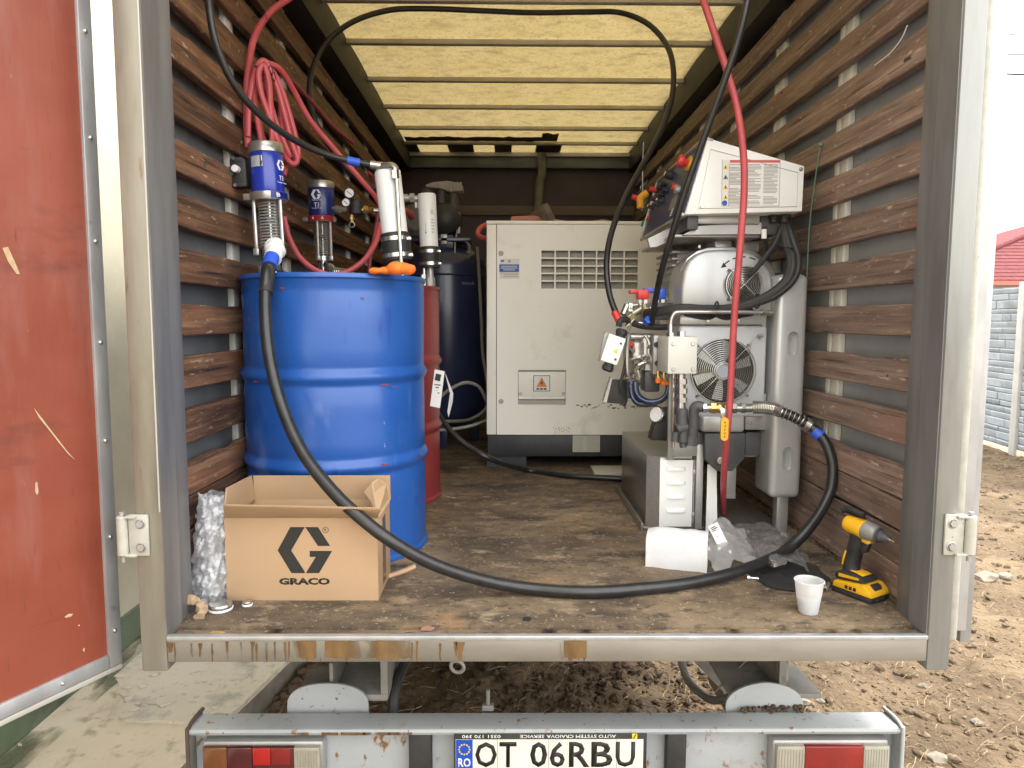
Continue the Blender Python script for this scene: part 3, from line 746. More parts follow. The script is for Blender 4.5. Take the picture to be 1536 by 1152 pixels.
# --- roof: translucent fibreglass panels between metal bars
bars = [1.74, 2.19, 2.64] + [PZ(780, y, CZ).y for y in (8, 71, 126, 166, 197, 219)]
rf = part('roof', (lambda b: [box(b, -0.90, -0.80, 1.62, TE+0.05, 2.105, 2.16, 0.006), box(b, 1.015, 1.11, 1.62, TE+0.05, 2.105, 2.16, 0.006)] and b)(new()), STEELR, tk)
for i in range(len(bars)):
    y = bars[i]
    bm = new(); box(bm, -0.775, 0.995, y-0.016, y+0.016, CZ+0.008, CZ+0.032, 0.003)
    part('roof_bar', bm, BARS, rf)
    if i+1 < len(bars):
        y2 = bars[i+1]; bm = new(); n = 10
        vs_ = [[bm.verts.new((-0.795+1.81*a/n, y+(y2-y)*b, CZ+0.0335+0.008*math.sin(math.pi*b)*(1+0.4*noise.noise((a*.5,y*3,0))))) for a in range(n+1)] for b in (0,0.25,0.5,0.75,1)]
        for b in range(4):
            for a in range(n): bm.faces.new((vs_[b][a], vs_[b][a+1], vs_[b+1][a+1], vs_[b+1][a]))
        part('roof_panel', bm, ROOF, rf)
bm = new(); quad(bm, (-0.795,1.70,CZ+0.034),(1.015,1.70,CZ+0.034),(1.015,bars[0],CZ+0.034),(-0.795,bars[0],CZ+0.034)); part('roof_panel', bm, ROOF, rf)
# last strip of roof with dark sealing tar smeared over it, light showing between
yl0, yl1 = bars[-1]+0.023, TE-0.02
bm = new(); n = 12
a_ = [bm.verts.new((-0.795+1.81*k/n, yl0, CZ+0.034)) for k in range(n+1)]; b_ = [bm.verts.new((-0.795+1.81*k/n, yl1+0.4, CZ+0.034)) for k in range(n+1)]
for k in range(n): bm.faces.new((a_[k], a_[k+1], b_[k+1], b_[k]))
part('roof_panel', bm, ROOF, rf)
TAR = mat('tar_brown', (0.09,0.066,0.045), (0.15,0.11,0.075), 9, rough=0.8, trans=0.12)
def tar(px0, px1, y0, y1):
    pts = []; x0_, x1_ = PZ(px0, 215, CZ).x, PZ(px1, 215, CZ).x; k_ = max(3, int((x1_-x0_)/0.04))
    for k in range(k_+1): pts.append((x0_+(x1_-x0_)*k/k_, y0+0.06*noise.noise((k*1.3,px0,2)), CZ+0.027))
    for k in range(k_+1): pts.append((x1_-(x1_-x0_)*k/k_, y1+0.03*noise.noise((k*1.3,px0,5)), CZ+0.027))
    bm = new(); prism(bm, pts, (0,0,0.005)); bmesh.ops.triangulate(bm, faces=bm.faces); part('tar_smear', bm, TAR, rf, smooth=False)
tar(608, 812, bars[-1]-0.13, bars[-1]-0.03); tar(812, 836, bars[-1]-0.24, bars[-1]-0.03)
for a, b in ((600,621),(668,708),(741,768),(806,846)): tar(a, b, yl0+0.004, yl1)
# --- front board
bm = new(); box(bm, -0.88, 1.09, TE, TE+0.03, -0.03, 2.10); fb = part('front_wall', bm, MAROON, tk)
hz = P(780, 246, TE).z
bm = new(); box(bm, -0.78, 1.0, TE-0.07, TE-0.001, hz-0.045, hz+0.055, 0.006); part('header_beam', bm, BEAMG, fb)
bm = new(); box(bm, -0.78, 1.0, TE-0.10, TE-0.075, CZ-0.012, CZ+0.02, 0.004); part('gutter_rail', bm, BARS, fb)
pz = P(780, 316, TE).z
bm = new(); box(bm, -0.83, 1.04, TE-0.03, TE-0.001, pz-0.04, pz+0.035, 0.003); part('rail_board', bm, PLANKD, fb)
bm = new(); box(bm, -0.83, 1.04, TE-0.03, TE-0.001, pz-0.50, pz-0.42, 0.003); part('rail_board', bm, PLANKD, fb)
bm = new(); box(bm, -0.83, 1.04, TE-0.03, TE-0.001, 0.55, 0.68, 0.003); part('rail_board', bm, UPRIGHT, fb)
cx_ = P(811, 280, TE).x
bm = new(); tube(bm, [(cx_,TE-0.11,hz+0.06),(cx_+0.005,TE-0.13,hz-0.1),(cx_-0.02,TE-0.12,hz-0.35),(cx_-0.02,TE-0.12,0.0)], 0.034, 12, 4); part('front_post', bm, OLIVE, fb)
# --- left door, swung open towards the camera
DH, DD = Vector((-0.952, 1.70, 0)), Vector((-0.43, -0.903, 0)).normalized()
DN_ = Vector((-DD.y, DD.x, 0)); 
if DN_.x < 0: DN_ = -DN_         # inner face looks right
MD = Matrix(((DD.x, DN_.x, 0, DH.x), (DD.y, DN_.y, 0, DH.y), (0,0,1,0), (0,0,0,1)))
DW, DB, DT = 0.90, -0.106, 2.10
bm = new(); box(bm, 0.02, DW-0.02, -0.030, -0.004, DB+0.02, DT-0.02, 0, MD)
dl = part('rear_door', bm, REDPLY, tk, label='open left rear door with scuffed red plywood inside')
bm = new()
box(bm, 0, 0.034, -0.036, 0.004, DB, DT, 0.003, MD); part('door_frame', bm, ALU, dl)
bm = new(); box(bm, DW-0.034, DW, -0.036, 0.004, DB, DT, 0.003, MD); part('door_frame', bm, ALU, dl)
bm = new(); box(bm, 0.0345, DW-0.0345, -0.036, 0.0035, DB, DB+0.034, 0.003, MD); part('door_frame', bm, ALU, dl)
bm = new(); box(bm, 0.0345, DW-0.0345, -0.036, 0.0035, DT-0.034, DT, 0.003, MD); part('door_frame', bm, ALU, dl)
bm = new(); box(bm, 0.0, DW, -0.024, 0.002, DB-0.014, DB-0.001, 0.002, MD); part('door_seal', bm, mat('seal_grey', (0.38,0.37,0.33), rough=0.6), dl)
bm = new()
for z in np.arange(DB+0.09, DT, 0.235):
    ball(bm, MD @ Vector((0.018, 0.0045, z)), 0.0055, 8, 6, (1,1,1))
for u in np.arange(0.15, DW, 0.22): ball(bm, MD @ Vector((u, 0.0045, DB+0.018)), 0.0045, 8, 6)
part('rivets', bm, CHROME, dl, kind='stuff')
# gouges in the plywood: raw wood showing where the red has been chipped off
RAW = mat('raw_wood', (0.52,0.38,0.24), (0.40,0.27,0.16), 40, rough=0.8)
def door_pt(px, py):
    d = Vector(ray(px, py)); c = Vector((0,0,CAM_H)); n = DN_
    t = (DH-c).dot(n)/d.dot(n); return c+d*t+n*(-0.0035)
rr = random.Random(5)
for pts in (((5,372),(13,370),(24,394),(31,411),(26,411),(13,392)), ((54,725),(57,723),(59,738),(57,743),(54,738)), ((98,926),(104,921),(111,921),(108,925),(101,927)),
            ((125,975),(128,972),(128,979)), ((118,938),(121,937),(120,940)), ((52,612),(60,622),(102,677),(114,690),(104,682),(60,627))):
    bm = new(); prism(bm, [door_pt(*p) for p in pts], DN_*0.001); part('gouge', bm, RAW, dl, smooth=False)

def hinge(parent, c, ax_x, side):
    """leaf plate with bolts and a knuckle; c centre of the plate on the post face"""
    bm = new(); cbox(bm, c+Vector((0,-0.004,0)), (0.046,0.007,0.098), 0.003)
    h = part('hinge', bm, HINGE, parent)
    bm = new(); k = c+Vector((side*0.036,-0.008,0)); cyl(bm, k-Vector((0,0,0.047)), k+Vector((0,0,0.047)), 0.0125, seg=14, bev=0.003)
    cbox(bm, k+Vector((-side*0.014,0,0.044)), (0.04,0.016,0.006), 0.002); cbox(bm, k+Vector((-side*0.014,0,-0.046)), (0.04,0.016,0.006), 0.002)
    part('hinge_knuckle', bm, HINGE, parent)
    bm = new(); cyl(bm, k-Vector((0,0,0.062)), k+Vector((0,0,0.055)), 0.0055, seg=10); part('hinge_pin', bm, GREYM, parent)
    bm = new()
    for dz in (-0.028, 0.028):
        hexnut(bm, c+Vector((-side*0.006,-0.007,dz)), c+Vector((-side*0.006,-0.0135,dz)), 0.0085); ring(bm, c+Vector((-side*0.006,-0.008,dz)), (0,1,0), 0.0105, 0.0018, 16, 5)
    part('hinge_bolts', bm, GREYM, parent)
hinge(dl, P(210, 802, TY-0.002), None, -1)

# --- right door, folded right back along the outside of the body: only its hinge edge shows
dr_x = P(1440, 800, 1.76)
bm = new()
xa = P(1426, 800, 1.75).x; xb = P(1442, 800, 1.75).x
# hollow white closing profile
bm = new(); box(bm, xa, xb, 1.735, 1.77, -0.075, 2.10, 0.012, seg=3)
rd = part('rear_door', bm, HINGE, tk, label='right rear door folded back along the truck side, seen edge on')
xc = P(1446, 800, 1.80).x; xd = P(1463, 800, 1.80).x
bm = new(); box(bm, xc, xd, 1.79, 2.70, -0.10, 2.10, 0.003); part('door_frame', bm, ALU, rd)
bm = new(); box(bm, xb-0.012, xc+0.004, 1.775, 2.70, -0.06, 2.09); part('door_seal', bm, GREYM, rd)
bm = new(); box(bm, xd+0.0005, xd+0.012, 1.83, 2.66, -0.06, 2.06); part('door_panel', bm, REDPLY, rd)
hinge(rd, P(1429, 801, TY-0.002), None, 1)

# --- chassis
CY = 1.95
for side, (xa, xb) in ((-1, (-0.50,-0.34)), (1, (0.66, 0.82))):
    bm = new(); box(bm, xa, xb, CY+0.02, 5.5, -0.36, -0.34, 0.004); box(bm, xa, xb, CY+0.02, 5.5, -0.20, -0.18, 0.004)
    xw = xa if side < 0 else xb-0.02
    box(bm, xw if side > 0 else xb-0.02, (xw+0.02) if side > 0 else xb, CY+0.021, 5.5, -0.3395, -0.2005)
    part('chassis_rail', bm, CHASSIS, tk)
    bm = new(); c0 = (xa-0.11) if side < 0 else xb; box(bm, c0, c0+0.11, CY+0.03, CY+0.20, -0.36, -0.345, 0.003); box(bm, c0+(0 if side > 0 else 0.1), c0+(0.01 if side > 0 else 0.11), CY+0.03, CY+0.2, -0.3445, -0.25)
    part('rail_bracket', bm, CHASSIS, tk)
for y in (2.5, 3.4, 4.4):
    bm = new(); box(bm, -0.86, 1.07, y, y+0.06, -0.17, -0.04, 0.004); part('cross_member', bm, CHASSIS, tk)
# bumper: pressed channel with a rolled top lip and end caps
BY = 1.85
bxl, bxr = P(281, 1090, BY).x, P(1354, 1090, BY).x
bz = P(800, 1094, BY).z; bz2 = P(800, 1101, BY).z
bm = new()
prof = [(BY+0.085,bz2-0.25),(BY+0.085,bz-0.002),(BY+0.012,bz+0.002),(BY+0.002,bz-0.001),(BY-0.002,bz-0.008),(BY+0.002,bz2-0.003),(BY+0.006,bz2-0.004),(BY+0.009,bz-0.008),(BY+0.045,bz-0.010),(BY+0.050,bz-0.014),(BY+0.050,bz2-0.235),(BY+0.004,bz2-0.24),(BY+0.004,bz2-0.25)]
prism(bm, [(bxl, y, z) for y, z in prof], (bxr-bxl, 0, 0)); bu = part('bumper', bm, BUMPER, tk)
for x, s in ((bxl,-1),(bxr,1)):
    bm = new(); box(bm, x-0.006 if s < 0 else x+0.0005, x-0.0005 if s < 0 else x+0.006, BY-0.004, BY+0.10, bz2-0.25, bz+0.006, 0.003); part('bumper_end', bm, (REDPLY if s < 0 else BUMPERC), bu) if False else part('bumper_end', bm, CHASSIS if s < 0 else BUMPERC, bu)
    bm = new(); tube(bm, [(x, BY+0.10, bz+0.004),(x, BY+0.04, bz+0.008),(x+(-0.001 if s > 0 else 0.001), BY+0.003, bz+0.002),(x, BY-0.003, bz-0.02),(x,BY-0.003,bz2-0.25)], 0.0055, 8, 5)
    part('edge_bead', bm, mat('rust_brown_edge', (0.075,0.05,0.04), rough=0.7) if s < 0 else BUMPERC, bu)
# rust patch on the lip
bm = new()
for px, w in ((455,0.02),(495,0.03),(530,0.045),(565,0.05),(595,0.03),(610,0.02)):
    x = P(px, 1098, BY).x; cbox(bm, (x, BY-0.0032, bz-0.010), (w*1.5, 0.002, 0.008), 0.0008)
part('rust_patch', bm, RUST, bu, kind='stuff')
# half-round bracket plates joining rails to bumper
for xs, side_, m in (((-0.628,-0.394), -1, BUMPER), ((0.642,0.868), 1, BUMPERC)):
    bm = new(); pts = []; xc_, hw_ = (xs[0]+xs[1])/2, (xs[1]-xs[0])/2
    for k in range(17):
        a = math.pi*k/16; pts.append((xc_+hw_*math.copysign(abs(math.cos(a))**(0.9 if side_ < 0 else 1.15), math.cos(a)), CY+0.008, bz+0.006+0.068*math.sin(a)**(0.8 if side_ < 0 else 0.95)))
    pts += [(xs[0], CY+0.008, bz-0.1),(xs[1], CY+0.008, bz-0.1)]
    prism(bm, pts, (0,0.008,0)); part('bumper_bracket', bm, m, tk, smooth=False)
bm = new()
for k in range(40):
    x = rng.uniform(0.68, 0.86); ball(bm, (x, CY+0.002+rng.uniform(-.02,.004), bz+0.003), rng.uniform(0.003,0.009), 6, 4)
part('dirt_crumbs', bm, CLODD, bu, kind='stuff')
# small bolt standing on the bumper
bp = P(732, 1070, CY); bm = new(); cyl(bm, (bp.x, CY-0.0, bz-0.002), (bp.x, CY, bz+0.06), 0.006, seg=10); cbox(bm, (bp.x, CY, bz+0.008), (0.034,0.02,0.018), 0.004); part('bolt', bm, CHASSIS, tk)
# black rubber buffers
for px0, px1, dz in ((614,648,0.0),(998,1028,0.0)):
    a, b = P(px0, 1120, BY+0.03).x, P(px1, 1120, BY+0.03).x
    bm = new(); box(bm, a, b, BY+0.012, BY+0.049, bz2-0.20, bz2-0.004, 0.008); part('rubber_buffer', bm, BLACKM, bu)
# tail lights
def taillight(pxs, m_seq, lab, ribs):
    Yf = BY-0.012
    x0_, x1_ = P(pxs[0], 1130, Yf).x, P(pxs[-1], 1130, Yf).x
    zt = P(900, 1121, Yf).z; zb_ = zt-0.095
    bm = new(); box(bm, x0_-0.006, x1_+0.006, BY+0.006, BY+0.0495, zb_-0.004, zt+0.008, 0.008)
    tl = part('tail_light', bm, GREYM, tk, label=lab)
    for (a, b), m in zip(zip(pxs, pxs[1:]), m_seq):
        xa_, xb_ = P(a, 1130, Yf).x+0.0004, P(b, 1130, Yf).x-0.0004
        bm = new(); box(bm, xa_, xb_, Yf, BY+0.0055, zb_, zt, 0.003)
        if m is GLASSC and ribs:
            for k in range(9): cyl(bm, (xa_+0.006+(xb_-xa_-0.012)*k/8, Yf-0.0005, zb_+0.006), (xa_+0.006+(xb_-xa_-0.012)*k/8, Yf-0.0005, zt-0.008), 0.0018, seg=6)
        part('lens', bm, m, tl)
    return tl
tl = taillight([303, 340, 378, 440, 479], [LENSO, LENSD, LENSD, GLASSC], 'left tail light with amber, dark red and clear lens', True)
Yf = BY-0.0125; a, b = P(379, 1122, Yf), P(406, 1147, Yf)
bm = new(); box(bm, a.x, b.x, Yf-0.003, Yf+0.002, b.z, a.z, 0.001); part('reflector', bm, LENSB, tl)
a, b = P(407, 1122, Yf), P(436, 1147, Yf)
bm = new(); box(bm, a.x, b.x, Yf-0.0025, Yf+0.002, b.z, a.z, 0.001); part('reflector', bm, LENSR, tl)
taillight([1166, 1208, 1296, 1335], [GLASSC, LENSR, GLASSC], 'right tail light with clear ends and red middle lens', True)
# number plate in its black holder
Yp = BY-0.004
pl, pr = P(683, 1125, Yp).x, P(967, 1125, Yp).x; pzt = P(820, 1101, Yp).z; pzb = pzt-0.150
bm = new(); box(bm, pl-0.004, pr+0.006, Yp+0.001, BY+0.049, pzb-0.004, pzt, 0.002); np_ = part('number_plate', bm, BLACKM, tk)
tz = P(820, 1109, Yp).z
bm = new(); box(bm, pl+0.001, pr-0.004, Yp-0.0005, Yp+0.0008, tz-0.110, tz, 0.0); part('plate_face', bm, PLATEW, np_)
ex0, ex1 = P(684, 1125, Yp).x, P(709, 1125, Yp).x
bm = new(); box(bm, ex0, ex1, Yp-0.0012, Yp-0.0006, tz-0.109, tz-0.0005); part('euro_band', bm, EUBLUE, np_)
bm = new(); ec = Vector(((ex0+ex1)/2, Yp-0.0016, tz-0.028))
for k in range(12):
    a = k*math.pi/6; c = ec+Vector((math.cos(a)*0.0145, 0, math.sin(a)*0.0145)); pts = []
    for j in range(10):
        rj = 0.0036 if j % 2 == 0 else 0.0015; pts.append(c+Vector((math.sin(j*math.pi/5)*rj, 0, math.cos(j*math.pi/5)*rj)))
    prism(bm, pts, (0,0.0004,0))
part('star_ring', bm, YELS, np_, smooth=False)
text('RO', ((ex0+ex1)/2, Yp-0.0013, tz-0.066), 0.034, 0.026, INKW, np_, bold=0.02)
for s, c, w in (('O',729,34),('T',762,27),('0',808,27),('6',836,24),('R',869,33),('B',903,34),('U',938,31)):
    x = P(c, 1130, Yp).x; text(s, (x, Yp-0.0006, tz-0.0435), w*1.74e-3, 0.073, INK, np_, bold=0.018)
bm = new()
for c in (746, 823, 925): x = P(c, 1125, Yp).x; box(bm, x-0.0007, x+0.0007, Yp-0.0009, Yp-0.0005, tz-0.109, tz-0.001)
part('crease', bm, INKG, np_)
# upside-down dealer lettering on the holder strip
zc = (tz+pzt)/2+0.001
text('AUTO SYSTEM CRAIOVA', (P(872,1105,Yp).x, Yp-0.0002, zc), 0.19, 0.0088, INKW, np_, xdir=(-1,0,0), ydir=(0,0,-1))
text('SERVICE', (P(798,1105,Yp).x, Yp-0.0002, zc), 0.066, 0.0088, INKW, np_, xdir=(-1,0,0), ydir=(0,0,-1))
text('0351 170 390', (P(722,1105,Yp).x, Yp-0.0002, zc), 0.105, 0.0088, INKW, np_, xdir=(-1,0,0), ydir=(0,0,-1))
x = P(952,1105,Yp).x; bm = new(); box(bm, x-0.007, x+0.007, Yp-0.0006, Yp+0.0009, zc-0.007, zc+0.007); part('sticker', bm, YELS, np_)
bm = new(); prism(bm, [(x-0.005,Yp-0.001,zc-0.006),(x-0.002,Yp-0.001,zc-0.006),(x+0.005,Yp-0.001,zc+0.006),(x+0.002,Yp-0.001,zc+0.006)], (0,0.0003,0)); part('sticker_mark', bm, INK, np_)
# pipes, coil and tank below the body
bm = new(); tube(bm, [(-0.30,2.35,-0.20),(-0.30,2.2,-0.30),(-0.33,2.05,-0.36),(-0.33,1.985,-0.46)], 0.017, 10, 6); part('air_pipe', bm, BLACKM, tk)
bm = new(); coil(bm, (-0.27,2.75,-0.19), (-0.27,2.55,-0.46), 0.016, 0.005, 16, 5, 10); part('coiled_hose', bm, CHASSIS, tk)
def at(px, py, Y): return P(px, py, Y)
bm = new(); tube(bm, [at(1020,985,2.35),at(1032,1020,2.3),at(1058,1045,2.2),at(1078,1050,2.15),at(1105,1040,2.12),at(1115,1022,2.1),at(1102,1015,2.12)], 0.0135, 10, 8); part('air_pipe', bm, CHASSIS, tk)
bm = new(); tube(bm, [at(1072,1038,2.1),at(1100,1010,2.12),at(1125,985,2.15)], 0.003, 6, 6); part('brake_cable', bm, GREYC, tk)
bm = new(); tube(bm, [at(1097,1030,2.08),at(1096,1048,2.05),at(1102,1060,2.03)], 0.008, 8, 6); tube(bm, [at(1104,1022,2.06),at(1112,1030,2.05),at(1106,1045,2.03)], 0.007, 8, 6); part('air_coupling', bm, GREYM, tk)
# spare wheel carried flat under the right of the body
bm = new(); wc = Vector((0.93, 3.05, -0.42))
def wheel(x, y):
    bm = new(); lathe(bm, (x-0.11,y,GZ+0.36), (1,0,0), [(0.20,0.0),(0.30,-0.005),(0.345,0.02),(0.36,0.06),(0.36,0.16),(0.345,0.20),(0.30,0.225),(0.20,0.22),(0.20,0.0)], 36, caps=False)
    w = part('wheel', bm, BLACKR, tk)
    bm = new(); lathe(bm, (x-0.09,y,GZ+0.36), (1,0,0), [(0.0,0.08),(0.10,0.08),(0.12,0.02),(0.17,0.0),(0.20,0.005),(0.20,0.17),(0.17,0.18),(0.12,0.16),(0.10,0.10),(0,0.10)], 28, caps=False); part('rim', bm, CHASSIS, w)
for x in (-0.62, -0.36, 0.60, 0.86): wheel(x, 4.35)
bm = new(); cyl(bm, (-0.7,4.35,GZ+0.36), (0.95,4.35,GZ+0.36), 0.055, seg=14); ball(bm, (0.12,4.35,GZ+0.36), 0.16, 14, 10); part('rear_axle', bm, CHASSIS, tk)
bm = new(); prism(bm, [at(1040,992,2.5), at(1058,1010,2.5), at(1085,1038,2.5), at(1092,1075,2.5), at(1168,1075,2.5), at(1168,992,2.5)], (0,0.25,0)); part('tool_box', bm, CHASSIS, tk)
# a loose white string caught on the wall, and a green cord
bm = new(); tube(bm, [PX(1312,98,1.040), PX(1335,80,1.040), PX(1352,58,1.040), PX(1361,38,1.040)], 0.0016, 6, 8)
single('string', bm, INKW, 'white curl of string caught on an upper slat of the right wall', 'string', PX(1335,80,1.04))
gc = [PX(1231,217,1.038), PX(1224,260,1.038), PX(1215,330,1.036), PX(1211,400,1.036), PX(1208,470,1.036), PX(1206,520,1.038)]
bm = new(); tube(bm, gc, 0.0024, 6, 6); ball(bm, gc[0], 0.008, 8, 6)
single('cord', bm, mat('green_cord', (0.12,0.22,0.19), rough=0.6), 'thin green cord hanging from a hook on the right slats', 'cord', gc[0])

# ================================================================ CARGO
def pbox(bm, px0, px1, py0, py1, Y0, Y1, bev=0.003, seg=2):
    """box whose front face at depth Y0 covers the measured rectangle"""
    a, b = P(px0, (py0+py1)/2, Y0).x, P(px1, (py0+py1)/2, Y0).x
    zt, zb = P((px0+px1)/2, py0, Y0).z, P((px0+px1)/2, py1, Y0).z
    return box(bm, a, b, Y0, Y1, zb, zt, bev, seg=seg)
def ppoly(bm, pts, Y0, Y1, bev=0, seg=2):
    return prism(bm, [P(a, b, Y0) for a, b in pts], (0, Y1-Y0, 0), bev, seg)
def panel_with_holes(bm, x0, x1, z0, z1, y, th, holes):
    xs = sorted({x0, x1, *[h[0] for h in holes], *[h[1] for h in holes]}); zs = sorted({z0, z1, *[h[2] for h in holes], *[h[3] for h in holes]})
    cache = {}
    def vv(x, yy, z):
        k = (round(x,6), round(yy,6), round(z,6))
        if k not in cache: cache[k] = bm.verts.new((x, yy, z))
        return cache[k]
    solid = lambda i, j: 0 <= i < len(xs)-1 and 0 <= j < len(zs)-1 and not any(h[0] <= (xs[i]+xs[i+1])/2 <= h[1] and h[2] <= (zs[j]+zs[j+1])/2 <= h[3] for h in holes)
    for i in range(len(xs)-1):
        for j in range(len(zs)-1):
            if not solid(i, j): continue
            a, b, c, d = xs[i], xs[i+1], zs[j], zs[j+1]
            bm.faces.new((vv(a,y,c), vv(b,y,c), vv(b,y,d), vv(a,y,d)))
            bm.faces.new((vv(a,y+th,c), vv(a,y+th,d), vv(b,y+th,d), vv(b,y+th,c)))
            if not solid(i-1, j): bm.faces.new((vv(a,y,c), vv(a,y,d), vv(a,y+th,d), vv(a,y+th,c)))
            if not solid(i+1, j): bm.faces.new((vv(b,y,c), vv(b,y+th,c), vv(b,y+th,d), vv(b,y,d)))
            if not solid(i, j-1): bm.faces.new((vv(a,y,c), vv(a,y+th,c), vv(b,y+th,c), vv(b,y,c)))
            if not solid(i, j+1): bm.faces.new((vv(a,y,d), vv(b,y,d), vv(b,y+th,d), vv(a,y+th,d)))
    return bm
GL = [[(720,405),(797,405),(722,533),(792,650),(790,657),(720,657),(650,532)], [(800,405),(867,405),(930,508),(865,508)], [(820,535),(940,535),(868,657),(797,657),(852,568),(820,568)]]
def glogo(bm, c, h, X=(1,0,0), Z=(0,0,1), th=0.0004):
    X, Z, c = Vector(X), Vector(Z), Vector(c); n = X.cross(Z)
    for pl_ in GL:
        prism(bm, [c+X*((x-795)/252*h)+Z*(-(y-531)/252*h) for x, y in pl_], n*th)
    return bm

# ---------------- drums
DR = 0.29
def drum(x, y, m, label, seed):
    r = root('steel_drum', label, 'drum', (x, y, 0), 'steel drums standing in the truck')
    prof = [(DR-0.012,0.004),(DR+0.002,0.0),(DR+0.004,0.006),(DR+0.002,0.014),(DR-0.003,0.018)]
    z = 0.018
    def hoop(zc):
        return [(DR-0.003,zc-0.034),(DR-0.005,zc-0.028),(DR-0.003,zc-0.020),(DR+0.004,zc-0.010),(DR+0.0075,zc),(DR+0.004,zc+0.010),(DR-0.003,zc+0.020),(DR-0.005,zc+0.028),(DR-0.003,zc+0.034)]
    prof += [(DR-0.003,0.10),(DR-0.003,0.2)] + hoop(0.305) + [(DR-0.003,0.38),(DR-0.003,0.46)] + hoop(0.575) + [(DR-0.003,0.66),(DR-0.003,0.75)]
    prof += [(DR-0.003,0.82),(DR-0.005,0.828),(DR-0.003,0.836),(DR-0.003,0.858),(DR-0.001,0.862)]
    bm = new(); lathe(bm, (x,y,0), (0,0,1), prof, 96, caps=False)
    for v in bm.verts:          # dents
        d = Vector((v.co.x-x, v.co.y-y, 0)).normalized(); k = noise.noise((d.x*2.1+seed, d.y*2.1, v.co.z*3))*0.0035
        for (ang, zc, s, dep) in ((1.45*math.pi, 0.80, 0.07, 0.006), (1.38*math.pi, 0.72, 0.05, 0.004), (1.62*math.pi, 0.44, 0.06, 0.0035)):
            a = math.atan2(d.y, d.x) % (2*math.pi); dd = ((a-ang)*DR)**2+(v.co.z-zc)**2; k -= dep*math.exp(-dd/(s*s))
        if 0.03 < v.co.z < 0.85: v.co += d*k
    part('body', bm, m, r, angle=50)
    bm = new(); lathe(bm, (x,y,0), (0,0,1), [(DR-0.014,0.860),(DR-0.002,0.861),(DR+0.003,0.866),(DR+0.0035,0.873),(DR,0.879),(DR-0.006,0.879),(DR-0.010,0.872),(DR-0.012,0.863)], 72, caps=False)
    part('top_rim', bm, BLUED if m is BLUED else REDD, r)
    bm = new(); lathe(bm, (x,y,0), (0,0,1), [(0,0.8625),(DR-0.02,0.8625),(DR-0.011,0.8645)], 48, caps=False); part('lid', bm, m, r)
    bm = new(); cyl(bm, (x+0.12,y-0.16,0.8626), (x+0.12,y-0.16,0.874), 0.03, seg=20); cyl(bm, (x-0.16,y+0.12,0.8626), (x-0.16,y+0.12,0.874), 0.045, seg=20); part('bung', bm, GREYM, r)
    return r
D1, D2 = Vector((-0.557, 2.335, 0)), Vector((-0.566, 2.975, 0))
d1 = drum(D1.x, D1.y, BLUED, 'dented blue steel drum standing behind the cardboard box', 3)
d2 = drum(D2.x, D2.y, REDD, 'red steel drum half hidden behind the blue drum', 9)
# red paint smears on the blue drum
bm = new()
def on_drum(px, py, D, off=0.001):
    d = Vector(ray(px, py)); c = Vector((0,0,CAM_H)); ox, oy = c.x-D.x, c.y-D.y; R_ = DR+off
    A_, B_, C_ = d.x**2+d.y**2, 2*(ox*d.x+oy*d.y), ox**2+oy**2-R_**2; t = (-B_-math.sqrt(max(B_*B_-4*A_*C_,0)))/(2*A_); return c+d*t
for cx0, cy0, w, h in ((423,432,6,3),(545,447,4,3),(384,573,6,3),(578,577,12,2),(577,697,9,3),(630,684,7,3),(583,838,12,2),(600,834,8,2),(425,436,3,2),(590,580,5,2)):
    pts = []
    for k in range(10):
        a = k/10*6.283; q = rng.uniform(0.5,1.1); pts.append(on_drum(cx0+w*0.8*q*math.cos(a), cy0+h*0.6*q*math.sin(a), D1, 0.0092 if cy0 in (573,577,697,684,580) else 0.0015))
    try: bm.faces.new([bm.verts.new(p) for p in pts])
    except Exception: pass
part('paint_smear', bm, mat('red_smear', (0.20,0.035,0.06), rough=0.6), d1, smooth=False, kind='stuff')

